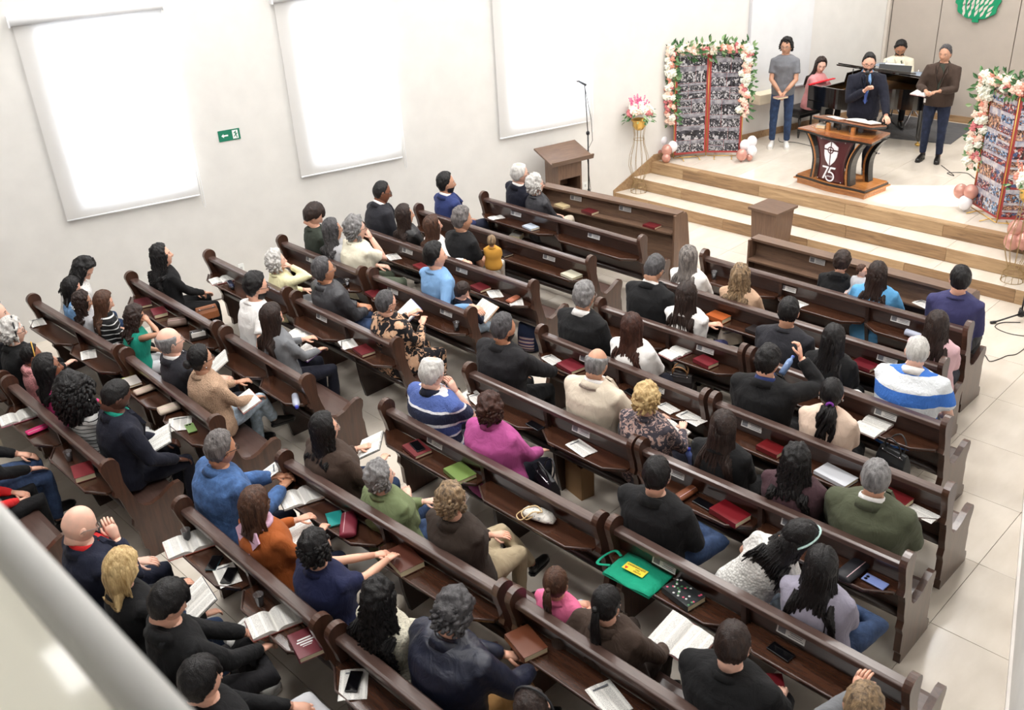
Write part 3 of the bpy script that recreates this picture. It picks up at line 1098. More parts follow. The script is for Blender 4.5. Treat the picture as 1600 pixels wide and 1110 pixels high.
def locks(mb, M, length, wave=0.0, n=64, a0=70, spread=1.0, seed=0, thick=0.017, bulk=0.0, wfreq=5.0, front=False, taper=0.5, zoff=0.0, back=0.0):
    """hanging hair; M: 4x4 head matrix in the body frame; strands fall along the back and shoulders"""
    r_ = random.Random(seed)
    Mh = np.array(M)
    if wave < 0.010:
        n = int(n * 1.6)
        thick *= 0.80
    for i in range(n):
        f = i / (n - 1)
        ang = a0 + (360 - 2 * a0) * f                    # degrees from straight ahead, round the back
        layer = r_.random()
        a = R(ang + r_.uniform(-3, 3))
        zz = 0.060 - 0.05 * layer + zoff
        rr = 1.06 + 0.05 * r_.random() + bulk * 3
        p0 = np.array([math.sin(a) * 0.0765 * rr * 0.97, math.cos(a) * 0.097 * rr * 0.97, zz])
        q0 = Mh[:3, :3] @ p0 + Mh[:3, 3]
        side = math.sin(a)
        L = length * (0.86 + 0.2 * r_.random()) * (0.9 if abs(side) > 0.8 else 1)
        K = 9 if wave < 0.008 else 16
        pts, rad = [], []
        ph1, ph2 = r_.uniform(0, 6.28), r_.uniform(0, 6.28)
        hx, hy = Mh[0, 3], Mh[1, 3]
        for k in range(K):
            s = k / (K - 1)
            z = q0[2] - L * s
            drop = Mh[2, 3] - z
            # follow the head, close in on the neck, then lie on the back
            tx = hx + side * (0.085 + 0.035 * max(0, min(1, (drop - 0.12) / 0.2)) * spread + bulk)
            yb = -0.088 - 0.02 * layer - bulk if drop < 0.15 else -0.098 - 0.035 * min(1, (drop - 0.15) / 0.12) - 0.02 * layer - bulk
            ty = hy + yb * max(0.25, -math.cos(a)) if not front else hy + 0.05
            ty = min(ty, -0.02 if drop > 0.2 else 9) if not front else ty
            if drop > 0.2: ty = min(ty, -0.112 - 0.02 * layer - back)
            w = min(1, s * 2.2)
            x = q0[0] * (1 - w) + tx * w
            y = q0[1] * (1 - w) + ty * w
            wv = wave * min(1, s * 3)
            x += wv * math.sin(wfreq * 6.28 * s * L / 0.4 + ph1) + (spread - 1) * 0.05 * side * s
            y += wv * math.cos(wfreq * 6.28 * s * L / 0.4 + ph2) * 0.8
            pts.append((x, y, z))
            rr_ = thick * (0.75 + 0.25 * math.sin(math.pi * min(1, s * 1.3))) * (1 - taper * s ** 2.5)
            rad.append((rr_, rr_ * (0.7 if s > .2 else .45 + 1.25 * s)))
        mb.tube(pts, rad, 5, 0)
    # inner mass that closes the gaps
    cx, cy, cz = Mh[0, 3], Mh[1, 3], Mh[2, 3]
    pts = [(cx, cy - 0.02, cz + 0.02), (cx, cy - 0.05 - bulk * 0.4, cz - 0.08), (cx, min(cy - 0.085, -0.085) - bulk * 0.4 - back, cz - 0.2), (cx, -0.105 - bulk * 0.5 - back, cz - 0.2 - (length - 0.2) * 0.45)]
    if length > 0.25: pts.append((cx, -0.11 - back, cz + 0.02 - length * 0.93))
    rads = [(0.085, 0.075), (0.083 + bulk, 0.05), (0.085 + bulk * spread, 0.035), (0.085 * spread, 0.022)]
    if length > 0.25: rads.append((0.055 * spread, 0.012))
    if length > 0.12: mb.tube(pts, rads, 12, 0, up=(0, 1, 0))


def tail(mb, p, length, seed=0, wave=0.004, thick=0.012, n=26, w=0.028, out=0.04, w2=None):
    """ponytail: p = start in body frame"""
    r_ = random.Random(seed)
    w2 = w2 or w
    for i in range(n):
        a = r_.uniform(0, 6.28)
        q = r_.random() ** 0.5
        L = length * r_.uniform(0.82, 1.05)
        K = 9
        pts, rad = [], []
        ph = r_.uniform(0, 6.28)
        for k in range(K):
            s = k / (K - 1)
            ww = (w * (0.35 + 0.65 * min(1, s * 4)) * (1 - s) + w2 * s)
            x = p[0] + math.cos(a) * q * ww + wave * math.sin(9 * s + ph)
            y = p[1] - out * math.sin(min(1, s * 2.5) * 1.57) + math.sin(a) * q * ww * 0.6 + wave * math.cos(8 * s + ph)
            z = p[2] - L * s + 0.02 * math.sin(min(1, s * 4) * 3.14)
            pts.append((x, y, z))
            rad.append(thick * (0.5 + 0.5 * min(1, s * 4)) * (1 - 0.75 * s ** 3))
        mb.tube(pts, rad, 5, 0)


def curls(mb, M, n=150, rad=0.125, seed=0, low=-0.12, thick=0.017, flat=1.0, face=60, length=0.075, zc=0.01):
    """a mass of short ringlets around the head"""
    r_ = random.Random(seed)
    Mh = np.array(M)
    for i in range(n * 3):
        d = np.array([r_.gauss(0, 1), r_.gauss(0, 1), r_.gauss(0, 1)])
        d /= np.linalg.norm(d)
        ang = math.degrees(math.atan2(abs(d[0]), d[1]))
        z = d[2] * rad
        if z < low or (ang < face and z < 0.055): continue
        c = np.array([d[0] * rad * 0.92, d[1] * rad * 0.98 - 0.012, z * flat + zc])
        pts = []
        ph = r_.uniform(0, 6.28)
        t = np.cross(d, [0, 0, 1.0])
        t /= max(np.linalg.norm(t), 1e-3)
        for k in range(7):
            s = k / 6
            p = c * (0.86 + 0.16 * s) + t * 0.010 * math.sin(ph + 7 * s) + np.array([0, 0, -length * s * 0.6 + 0.012]) + d * 0.010 * math.cos(ph + 7 * s)
            pts.append(Mh[:3, :3] @ p + Mh[:3, 3])
        mb.tube(pts, [thick * (1 - 0.4 * (k / 6) ** 2) for k in range(7)], 5, 0)
        n -= 1
        if n <= 0: break


def ik(S, W, l1, l2, pole):
    S, W, pole = map(lambda q: np.array(q, float), (S, W, pole))
    v = W - S
    dist = np.linalg.norm(v)
    mx = (l1 + l2) * 0.995
    if dist > mx:
        W = S + v / dist * mx
        v = W - S
        dist = mx
    a = (l1 * l1 - l2 * l2 + dist * dist) / (2 * dist)
    h = math.sqrt(max(l1 * l1 - a * a, 1e-6))
    u = v / dist
    p = pole - u * (pole @ u)
    p /= max(np.linalg.norm(p), 1e-6)
    return S + u * a + p * h, W


def hand(mb, W, D, side, up, curl=0.6, s=1.0, mi=0, spread=0.0):
    """palm + five fingers. W wrist, D pointing direction, up = back of the hand, side=+1 right"""
    D = np.array(D, float); D /= np.linalg.norm(D)
    U = np.array(up, float); U -= D * (U @ D); U /= max(np.linalg.norm(U), 1e-6)
    X = np.cross(D, U)
    W = np.array(W, float)
    def P(x, y, z): return W + (X * x + D * y + U * z) * s
    mb.tube([P(0, -0.02, 0), P(0, 0.02, 0), P(0, 0.055, 0.0), P(0, 0.09, -0.002)], [(0.027 * s, 0.019 * s), (0.034 * s, 0.017 * s), (0.041 * s, 0.016 * s), (0.038 * s, 0.012 * s)], 8, mi, up=U)
    for i, (x0, L) in enumerate(((0.029, 0.070), (0.010, 0.079), (-0.010, 0.073), (-0.029, 0.057))):
        x0 = x0 * (-side)
        c = curl * (0.9 + 0.08 * i)
        a, y, z = 0.12 + 0.25 * c, 0.082, 0.0
        pts = [P(x0, y, z)]
        sx = x0 * spread
        for j, seg in enumerate((0.42, 0.32, 0.26)):
            y += math.cos(a) * L * seg
            z -= math.sin(a) * L * seg
            pts.append(P(x0 + sx * (j + 1), y, z))
            a += c * (0.95 if j == 0 else 0.7)
        mb.tube(pts, [0.0092 * s, 0.0088 * s, 0.0080 * s, 0.0062 * s], 6, mi)
    tx = 0.030 * (-side)
    mb.tube([P(tx * 0.6, 0.015, -0.004), P(tx * 1.5, 0.040, -0.012), P(tx * 1.95, 0.066, -0.018 - 0.012 * curl), P(tx * 1.75, 0.090, -0.022 - 0.02 * curl)], [0.013 * s, 0.0115 * s, 0.0098 * s, 0.0075 * s], 6, mi)


def vox(o, size, smooth_n=4, disp=0.0, dscale=0.11, seed=0):
    m = o.modifiers.new('remesh', 'REMESH')
    m.mode = 'VOXEL'
    m.voxel_size = size
    m.use_smooth_shade = True
    if smooth_n:
        s_ = o.modifiers.new('smooth', 'SMOOTH')
        s_.factor = 0.6
        s_.iterations = smooth_n
    if disp:
        key = ('fold', dscale)
        if key not in _mats:
            t = bpy.data.textures.new('folds', 'CLOUDS')
            t.noise_scale = dscale
            t.noise_depth = 2
            _mats[key] = t
        d = o.modifiers.new('folds', 'DISPLACE')
        d.texture = _mats[key]
        d.texture_coords = 'GLOBAL'
        d.strength = disp
        d.mid_level = 0.5


def loft_torso(mb, bulk, fem, grow=0.0, hip=True, belly=0.0):
    if fem:
        sec = [(-.10, .170, .125), (0, .184, .13), (.08, .172, .118), (.17, .152, .106), (.27, .160, .118), (.36, .168, .118), (.42, .166, .102), (.465, .128, .080), (.49, .075, .062), (.52, .056, .054)]
    else:
        sec = [(-.10, .160, .125), (0, .168, .13), (.08, .162, .118), (.17, .158, .112), (.27, .174, .124), (.36, .184, .126), (.42, .180, .108), (.465, .145, .090), (.49, .088, .068), (.52, .064, .060)]
    pts, rad = [], []
    for z, a, b in sec:
        k = bulk if z < .4 else 1 + (bulk - 1) * 0.6
        if z > 0.475: k = 1
        if not grow and z > 0.3: a, b = a * 0.86, b * 0.86
        if grow and z > 0.50: z, a, b = 0.508, 0.062, 0.058
        elif grow and z > 0.475: a, b = a * 1.22, b * 1.18
        bb = b * k + (belly * math.exp(-((z - .1) / .12) ** 2))
        pts.append((0, 0.0 + belly * 0.5 * math.exp(-((z - .1) / .12) ** 2) + (0.012 if z > 0.3 else 0), z))
        rad.append((a * k + grow, bb + grow))
    mb.tube(pts, rad, 20, 0, up=(0, 1, 0))


SHOE = {}


def shoe_mesh(mat, sole):
    key = (mat.name, sole.name)
    if key not in SHOE:
        m_ = MB()
        m_.tube([(0, -0.085, 0.045), (0, -0.06, 0.05), (0, 0.0, 0.055), (0, 0.07, 0.042), (0, 0.14, 0.034), (0, 0.175, 0.028)], [(.018, .02), (.036, .042), (.038, .05), (.044, .036), (.040, .028), (.016, .014)], 12, 0, up=(0, 0, 1))
        m_.prism([(0.0, -.095), (.03, -.08), (.036, 0), (.044, .08), (.038, .15), (.0, .185), (-.038, .15), (-.044, .08), (-.036, 0), (-.03, -.08)], 'z', 0.0, 0.024, 1)
        m_.tube([(0, -0.055, 0.05), (0, -0.05, 0.10)], [(.036, .04), (.038, .042)], 10, 0)
        SHOE[key] = m_.mesh('shoe', [mat, sole])
    return SHOE[key]


EYEW = plain('eye_white', srgb(225, 222, 218), 0.3)
EYED = plain('eye_dark', srgb(36, 24, 18), 0.15)
SKINS = {'light': srgb(222, 172, 148), 'fair': srgb(226, 182, 162), 'tan': srgb(192, 146, 120), 'olive': srgb(184, 132, 102), 'brown': srgb(128, 82, 60), 'dark': srgb(86, 54, 42)}
HAIRS = {
    'black': (srgb(10, 9, 10), srgb(25, 22, 23)), 'darkbrown': (srgb(26, 18, 16), srgb(56, 40, 34)), 'brown': (srgb(48, 30, 22), srgb(92, 62, 46)),
    'chestnut': (srgb(50, 28, 20), srgb(96, 54, 40)), 'grey': (srgb(86, 84, 84), srgb(150, 148, 148)), 'darkgrey': (srgb(44, 42, 44), srgb(92, 90, 92)),
    'white': (srgb(168, 164, 160), srgb(220, 218, 214)), 'blond': (srgb(150, 118, 70), srgb(226, 198, 146)), 'ash': (srgb(66, 54, 46), srgb(170, 142, 108)),
    'longgrey': (srgb(62, 58, 58), srgb(158, 150, 144)), 'salt': (srgb(54, 50, 50), srgb(130, 124, 122)), 'redbrown': (srgb(40, 22, 18), srgb(78, 46, 36))}


def hmat(n):
    c = HAIRS[n]
    return hairmat('hair_' + n, c[0], c[1])


def smat(n): return skinmat('skin_' + n, SKINS[n])


def person(label, head, yaw=0, hyaw=0, pitch=0, roll=0, lean=-4, side=0, skin='light', hair='short', hc='black', fem=False, bulk=1.0, belly=0.0,
           top=None, bottom=None, sleeve='long', collar='crew', ccol=None, arms='lap', legs='seat', shoe='black', glasses=None, beard=None,
           hlen=0.35, wave=0.0, seed=0, seat=0.47, group='people seated in the pews', S=None, extras=(), stand=False, skirt=False, wl=None, wr=None, lift=0, voxel=0.016, name='person', pl=None, pr=None, hl=None, hr=None, lk=None, floor_z=0.0, cat='person', reach=None):
    hx, hy, hz = head
    if fem and not stand: bulk *= 1.07
    Bu = Matrix.Rotation(R(-lean), 4, 'X') @ Matrix.Rotation(R(side), 4, 'Y')
    v = Bu @ Vector((0, 0.018, 0.624))
    hipk = 0.93 if stand else 0.10
    base = floor_z if stand else seat
    if S is None:
        S = (hz - base) / (hipk + v.z)
    Rz = Matrix.Rotation(R(-yaw), 3, 'Z')
    vv = Rz @ Vector((v.x * S, v.y * S, 0))
    ox, oy = hx - vv.x, hy - vv.y
    hipz = hz - v.z * S - floor_z
    root_loc = Vector((ox, oy, floor_z))
    U = Matrix.Translation((0, 0, hipz)) @ Matrix.Scale(S, 4) @ Bu          # upper body frame
    Hm = Matrix.Translation((0, 0.018, 0.624)) @ Matrix.Rotation(R(-hyaw), 4, 'Z') @ Matrix.Rotation(R(-pitch), 4, 'X') @ Matrix.Rotation(R(roll), 4, 'Y')
    xk = min(1, max(0, (-4.0 - hx) / 2.5))
    HK = (1.0 if stand else (1.03 + .07 * xk if fem else 0.99 + .09 * xk)) if S > 0.93 else 1.14
    Hm = Hm @ Matrix.Scale(HK * (0.99 if fem else 1.02), 4)
    UN = np.array(U)

    def tr(V, M=UN):
        V = np.asarray(V, float)
        return V @ M[:3, :3].T + M[:3, 3]

    def xf(mb, M=UN):
        for i in range(len(mb.v)): mb.v[i] = tr(mb.v[i], M)
        return mb

    SK = smat(skin)
    # ---- arms: wrist targets in the upper-body frame
    sw = (0.160 if fem else 0.178) * (1 + (bulk - 1) * 0.5)
    sw *= 0.93 if stand else 1.0
    SR, SL = (sw, 0.0, 0.415), (-sw, 0.0, 0.415)
    A = {'lap': ((.07, .30, .07), (-.07, .31, .08)), 'thigh': ((.15, .34, .06), (-.15, .34, .06)), 'book': ((.13, .33, .20), (-.13, .33, .20)),
         'crossed': ((-.10, .20, .20), (.10, .22, .22)), 'chin_r': ((.05, .16, .50), (-.08, .27, .12)), 'chin_l': ((.08, .27, .12), (-.05, .16, .50)),
         'phone': ((.05, .30, .24), (-.05, .30, .24)), 'bench_r': ((.62, -.02, .36), (-.08, .3, .08)), 'bench_l': ((.08, .3, .08), (-.62, -.02, .36)),
         'stand': ((.06, .24, .06), (-.06, .24, .06)), 'side': ((.24, .04, -.06), (-.24, .04, -.06)), 'mic': ((.04, .24, .40), (-.2, .38, .12)),
         'keys': ((.14, .42, .12), (-.14, .42, .12)), 'forward': ((.06, .52, .22), (-.02, .52, .20)), 'drink': ((.09, .24, .52), (-.08, .3, .08))}[arms]
    wr_, wl_ = (wr or A[0]), (wl or A[1])
    k = 0.93 if fem else 1.0
    ER_, WR_ = ik(SR, wr_, .285 * k, .255 * k, pr or (.6, -.25, -.75))
    EL_, WL_ = ik(SL, wl_, .285 * k, .255 * k, pl or (-.6, -.25, -.75))
    # ---- body (skin): torso, neck, head, arms, hands, legs in one mesh
    body = MB()
    loft_torso(body, bulk * 0.93, fem)
    body.tube([(0, 0.0, 0.47), (0, 0.004, 0.53), tuple(Hm @ Vector((0, -0.025, -0.07))), tuple(Hm @ Vector((0, -0.02, -0.02)))], [(.066, .064), (.055, .055), (.052 if fem else .060, .055 if fem else .062), (.05, .055)], 14, 0, up=(0, 1, 0))
    for S_, E_, W_ in ((SR, ER_, WR_), (SL, EL_, WL_)):
        kk = 0.86 if fem else 1.0
        body.tube([S_, (np.array(S_) + E_) / 2, E_, E_ * 0.6 + W_ * 0.4, W_], [.048 * kk, .044 * kk, .037 * kk, .036 * kk, .026 * kk], 10, 0)
    def hd(W_, E_, side_, spec):
        D = W_ - E_
        D = D / np.linalg.norm(D)
        spec = spec or {}
        D2 = np.array(spec.get('dir', (D[0] * 0.9 - 0.25 * side_ * (1 if arms in ('lap', 'crossed') else 0), D[1], D[2])))
        hand(body, W_ + D * 0.012, D2, side_, spec.get('up', (0, -0.15, 1)), spec.get('curl', 0.55 if arms != 'thigh' else 0.2), 0.95 * (0.92 if fem else 1.0) * (1.1 if S < 0.85 else 1), 0, spec.get('spread', 0.0))
    hd(WR_, ER_, 1, hr)
    hd(WL_, EL_, -1, hl)
    HP = _HP @ np.array(Hm)[:3, :3].T + np.array(Hm)[:3, 3]
    fidx = set(_LIPF)
    body.add(HP, [q for i, q in enumerate(_HF) if i not in fidx], 0, True)
    body.add(HP, [_HF[i] for i in _LIPF], 1, True)
    HM = np.array(Hm)
    def hp(p): return HM[:3, :3] @ np.array(p) + HM[:3, 3]
    for s_ in (-1, 1):
        e = MB().ell((s_ * 0.0315, 0.0695, 0.003), (.0110, .0112, .0062), 2, n=10, m=6)
        e.ell((s_ * 0.0315, 0.0785, 0.003), (.0058, .0035, .0056), 3, n=8, m=5)
        e.tube([(s_ * 0.016, 0.0835, 0.0195), (s_ * 0.033, 0.083, 0.0255), (s_ * 0.050, 0.069, 0.020)], [(.003, .0026), (.0035, .003), (.0018, .0018)], 5, 4)
        e.ell((s_ * 0.0765, -0.006, -0.006), (.008, .019, .031), 0, rotm(R(-10), 0, R(-14 * s_)), 10, 8)
        e.ell((s_ * 0.083, -0.002, -0.002), (.005, .010, .018), 1, rotm(R(-10), 0, R(-14 * s_)), 8, 6)
        e.tube([(s_ * 0.008, 0.094, -0.040), (s_ * 0.010, 0.098, -0.036)], [.005, .004], 5, 0)
        for q, f_, m_, sm_ in [(np.concatenate(e.v), e.f, e.m, e.sm)]:
            b0 = body.n
            body.v.append(q @ HM[:3, :3].T + HM[:3, 3])
            body.f += [[i + b0 for i in ff] for ff in f_]
            body.m += m_
            body.sm += sm_
            body.n += len(q)
    xf(body)
    # ---- legs in the root frame
    hz0 = hipz
    hw = 0.095 * S
    if stand:
        LT = {1: [(hw, 0, hz0), (hw * 1.15, 0.02, hz0 * 0.53), (hw * 1.2, -0.02, 0.09)], -1: [(-hw, 0, hz0), (-hw * 1.15, 0.02, hz0 * 0.53), (-hw * 1.2, -0.02, 0.09)]}
    else:
        th, kz = 0.44 * S, seat - floor_z + 0.06
        LT = {s_: [(s_ * hw, 0.0, hz0 - 0.01), (s_ * (hw + 0.035), th, kz + 0.005), (s_ * (hw + 0.02), th - 0.02, 0.09)] for s_ in (1, -1)}
        if legs == 'crossed_r':
            LT[1] = [(hw, 0, hz0), (hw - 0.06, th * 1.02, kz + 0.12), (hw - 0.20, th + 0.16, kz - 0.22)]
        elif legs == 'crossed_l':
            LT[-1] = [(-hw, 0, hz0), (-hw + 0.06, th * 1.02, kz + 0.12), (-hw + 0.20, th + 0.16, kz - 0.22)]
        elif legs == 'ankle_r':      # right ankle on the left knee
            LT[1] = [(hw, 0, hz0), (hw + 0.20, th * 0.86, kz + 0.08), (-hw - 0.02, th * 0.98, kz + 0.10)]
        elif legs == 'ankle_l':
            LT[-1] = [(-hw, 0, hz0), (-hw - 0.20, th * 0.86, kz + 0.08), (hw + 0.02, th * 0.98, kz + 0.10)]
        elif legs == 'out':
            LT = {s_: [(s_ * hw, 0.0, hz0 - 0.01), (s_ * (hw + 0.07), th, kz), (s_ * (hw + 0.05), th + 0.12, 0.09)] for s_ in (1, -1)}
    if lk: LT.update(lk)
    bm = MB()
    tk = bulk
    for s_ in (1, -1):
        h_, kn, an = [np.array(q) for q in LT[s_]]
        bm.tube([h_, (h_ + kn) / 2, kn, kn * 0.55 + an * 0.45, an, an + np.array([0, 0, -0.04]) if stand else an], [.075 * S * tk, .068 * S * tk, .050 * S, .048 * S, .032 * S, .030 * S], 10, 0)
    body.v += bm.v
    b0 = body.n
    body.f += [[i + b0 for i in ff] for ff in bm.f]
    body.m += bm.m
    body.sm += bm.sm
    body.n += bm.n
    root = body.build(name, [SK, skinmat('lips_' + skin, mul(SKINS[skin], 0.78)), EYEW, EYED, hmat(hc if hc != 'white' else 'grey')])
    root.location = root_loc
    root.rotation_euler = (0, 0, R(-yaw))
    tag(root, label, cat, group)
    # ---- upper garment
    g = MB()
    loft_torso(g, bulk * 1.05, fem, 0.014, belly=belly)
    kk = (0.9 if fem else 1.05) * (1 + (bulk - 1) * 0.6)
    thick = 1.12 if collar in ('jacket', 'hood', 'coat') else 1.0
    for S_, E_, W_ in ((SR, ER_, WR_), (SL, EL_, WL_)):
        S_ = np.array(S_)
        sh = S_ * np.array([0.55, 1, 1]) + np.array([0, 0, 0.026])
        if sleeve == 'long':
            g.tube([sh, S_, (S_ + E_) / 2, E_, E_ * 0.5 + W_ * 0.5, W_ * 0.95 + E_ * 0.05], [.050 * kk, .062 * kk * thick, .058 * kk * thick, .050 * kk * thick, .046 * kk * thick, .036 * kk * thick], 12, 0)
        elif sleeve == 'short':
            g.tube([sh, S_, (S_ + E_) / 2, S_ * 0.32 + E_ * 0.68], [.050 * kk, .062 * kk, .062 * kk, .064 * kk], 12, 0)
        elif sleeve == 'none':
            g.tube([sh, S_ * 0.95 + np.array([0, 0, 0.01])], [.060 * kk, .05 * kk], 12, 0)
    if collar == 'hood':
        g.ell((0, -0.085, 0.455), (.115, .055, .06), 0)
        g.tube([(math.sin(a) * .095, -math.cos(a) * .085, .475 - 0.035 * math.cos(a / 2) ** 2 * 0) for a in np.linspace(-2.3, 2.3, 9)], .032, 8, 0)
    xf(g)
    tp = g.build('top', top, root)
    vox(tp, voxel * max(S, 0.8), 3, 0.016 * S, 0.10)
    # ---- trousers / skirt
    if bottom is not None:
        g = MB()
        g.ell((0, 0.01, hz0 - 0.0), (.165 * S * bulk, .135 * S * bulk, .115 * S))
        for s_ in (1, -1):
            h_, kn, an = [np.array(q) for q in LT[s_]]
            g.tube([h_ * np.array([.9, 1, 1]), (h_ + kn) / 2, kn, kn * 0.5 + an * 0.5, an * (0.97 if not skirt else 1) + kn * (0.03 if not skirt else 0)], [.090 * S * tk, .082 * S * tk, .066 * S, .058 * S, .050 * S], 12, 0)
        if skirt:
            K1 = [np.array(q) for q in LT[1]]
            K2 = [np.array(q) for q in LT[-1]]
            g.tube([(K1[0] + K2[0]) / 2, (K1[1] + K2[1]) / 2, (K1[1] + K2[1]) / 2 * .5 + (K1[2] + K2[2]) / 2 * .5, (K1[2] + K2[2]) / 2 + np.array([0, 0, 0.06])], [(.15 * S, .09 * S), (.14 * S, .07 * S), (.15, .08), (.17, .10)], 16, 0, up=(0, 1, 0.3))
        bt = g.build('skirt' if skirt else 'trousers', bottom, root)
        vox(bt, voxel * 1.15 * max(S, 0.8), 3, 0.012, 0.09)
    # ---- shoes
    if shoe:
        sm = shoe_mesh(*SHOES[shoe])
        for s_ in (1, -1):
            h_, kn, an = [Vector(q) for q in LT[s_]]
            o = put(sm, 'shoe', root)
            if (an - kn).normalized().z < -0.8:
                o.location = (an.x, an.y + 0.05, max(an.z - 0.09, 0))
                o.rotation_euler = (0, 0, R(-8 * s_))
            else:
                dr = (an - kn).normalized()
                zax = -dr
                yax = Vector((0.25 * s_, 1, -0.2)) if legs.startswith('cross') else Vector((0, 1, 0.35))
                yax = (yax - zax * yax.dot(zax)).normalized()
                xax = yax.cross(zax)
                mt_ = Matrix((xax, yax, zax)).transposed().to_4x4()
                mt_.translation = an + dr * 0.07
                o.matrix_local = mt_
            o.scale = (0.92 if fem else 1.0,) * 3
            if S < 0.85: o.scale = (0.8,) * 3
    # ---- collar
    cm = ccol or top
    cl = MB()
    def ring(r0, r1, z0, z1, y0=0.002, yd=0.02, n=18, th=0.006, gap=0.0, tiltf=0.028):
        v, f = [], []
        for (rr, zz) in ((r0, z0), (r1, z1), (r1 + th, z1 - 0.002), (r0 + th * 1.6, z0)):
            for k_ in range(n):
                a = 2 * math.pi * k_ / n
                fx = math.sin(a); fy = -math.cos(a)
                v.append((fx * rr, y0 + fy * rr * 0.98, zz - tiltf * (fy + 1) / 2 * 1.4))
        for i in range(4):
            j = (i + 1) % 4
            for k_ in range(n):
                f.append((i * n + k_, i * n + (k_ + 1) % n, j * n + (k_ + 1) % n, j * n + k_))
        cl.add(v, f, 0, True)
    if collar == 'crew': ring(.092, .074, .486, .506, th=.008)
    elif collar == 'shirt': ring(.094, .068, .484, .536, th=.007, tiltf=.035)
    elif collar in ('jacket', 'coat'): ring(.104, .080, .474, .520, th=.012, tiltf=.05)
    elif collar == 'turtle': ring(.076, .062, .488, .548, th=.010)
    elif collar == 'hood': ring(.105, .085, .478, .522, th=.026, tiltf=.045)
    if cl.n:
        xf(cl)
        cl.build('collar', cm if collar not in ('jacket', 'coat', 'hood') else top, root)
    if collar in ('jacket', 'coat') and ccol is not None:
        cl = MB()
        ring(.080, .067, .500, .541, th=.006, tiltf=.035)
        xf(cl)
        cl.build('shirt_collar', ccol, root)
        # shirt front with lapels
        f0 = (.115 if fem else .124) * bulk * 1.05 + .030
        l_ = MB()
        def slab(P2, y_, th_):
            n_ = len(P2)
            def yy(z_): return y_ - max(0, (z_ - .40)) * .75 - max(0, .30 - z_) * .06
            v_ = [(x_, yy(z_), z_) for x_, z_ in P2] + [(x_, yy(z_) - th_, z_) for x_, z_ in P2]
            l_.add(v_, [list(range(n_)), list(range(n_, 2 * n_))[::-1]] + [(i_, (i_ + 1) % n_, n_ + (i_ + 1) % n_, n_ + i_) for i_ in range(n_)])
        slab([(-.052, .50), (.052, .50), (.050, .42), (.012, .14), (-.012, .14), (-.050, .42)], f0, .05)
        xf(l_)
        l_.build('shirt_front', ccol, root)
        for s_ in (-1, 1):
            l_ = MB()
            slab([(s_ * .035, .51), (s_ * .080, .49), (s_ * .096, .39), (s_ * .070, .37), (s_ * .010, .13), (s_ * .018, .22), (s_ * .05, .42)], f0 + .010, .03)
            xf(l_)
            l_.build('lapel', top, root)
        if 'tie' in extras:
            l_ = MB()
            slab([(-.014, .48), (.014, .48), (.012, .45), (.026, .16), (0, .12), (-.026, .16), (-.012, .45)], f0 + .008, .02)
            xf(l_)
            l_.build('tie', plain('tie_blue', srgb(70, 96, 170), 0.5), root)
    # ---- hair
    hm = hmat(hc)
    h = MB()
    K = {}
    cap = MB()
    sd = seed or (abs(hash(label)) % 997 if False else sum(ord(c_) for c_ in label) % 997)
    if hair == 'short': hair_cap(cap, .0085, hi=1.0, top=.009, seed=sd, curl=.004)
    elif hair == 'buzz': hair_cap(cap, .0055, hi=.6, top=.001, seed=sd)
    elif hair == 'full': hair_cap(cap, .013, hi=1.0, top=.014, seed=sd, curl=.008)
    elif hair == 'bowl': hair_cap(cap, .016, .012, seed=sd, bangs=True, curl=.003)
    elif hair == 'wavyshort': hair_cap(cap, .020, .016, seed=sd, curl=.020, low=.02)
    elif hair == 'balding': hair_cap(cap, .009, .0, seed=sd, bald=.30, curl=.003)
    elif hair == 'crownbald': hair_cap(cap, .007, .002, seed=sd, bald=.10, curl=.003)
    elif hair == 'fringe': hair_cap(cap, .006, .0, seed=sd, bald=.78)
    elif hair == 'bald': cap = MB()
    elif hair in ('bob', 'long', 'curlylong', 'longbangs'): hair_cap(cap, .016, .010, seed=sd, part=.3, curl=.003 if wave < .01 else .012, bangs=(hair == 'longbangs'))
    elif hair in ('pony', 'bun', 'lowpony'): hair_cap(cap, .008, .005, seed=sd)
    elif hair == 'bigcurl': hair_cap(cap, .045, .03, seed=sd, curl=.022)
    elif hair == 'curlshort': hair_cap(cap, .016, hi=1.0, top=.018, seed=sd, curl=.014)
    for i in range(len(cap.v)):
        cap.v[i] = cap.v[i] @ HM[:3, :3].T + HM[:3, 3]
    h.v += cap.v; h.f += cap.f; h.m += cap.m; h.sm += cap.sm; h.n += cap.n
    if hair == 'bob': locks(h, Hm, hlen or .22, wave, 62, 56, 1.25, sd, .019, bulk=.012, taper=.3)
    elif hair in ('long', 'longbangs'): locks(h, Hm, hlen, wave, 78, 58, 1.35, sd, .018, bulk=.006, wfreq=4.5)
    elif hair == 'curlylong': locks(h, Hm, hlen, max(wave, .016), 120, 56, 1.7, sd, .014, bulk=.022, wfreq=7, taper=.35)
    elif hair == 'pony':
        st = hp((0, -0.105, 0.045))
        h.ell(st + np.array([0, -0.01, 0]), (.022, .022, .022))
        tail(h, st, hlen, sd, max(wave, .004), w=.030)
    elif hair == 'lowpony':
        st = hp((0, -0.095, -0.035))
        tail(h, st, hlen, sd, max(wave, .012), w=.055, out=.05, n=46, w2=.06, thick=.014)
    elif hair == 'bun':
        h.ell(hp((0, -0.115, 0.0)), (.045, .036, .042))
    elif hair == 'bigcurl': curls(h, Hm, 420, .172, sd, -.165, .018, 1.15, 50, .12, -.045)
    elif hair == 'curlshort': curls(h, Hm, 120, .108, sd, -.07, .013, 1.0, 62, .05, .012)
    elif hair == 'wavyshort': curls(h, Hm, 90, .104, sd, -.085, .014, 1.0, 66, .07, .006)
    if h.n:
        xf(h)
        ho = h.build('hair', hm, root)
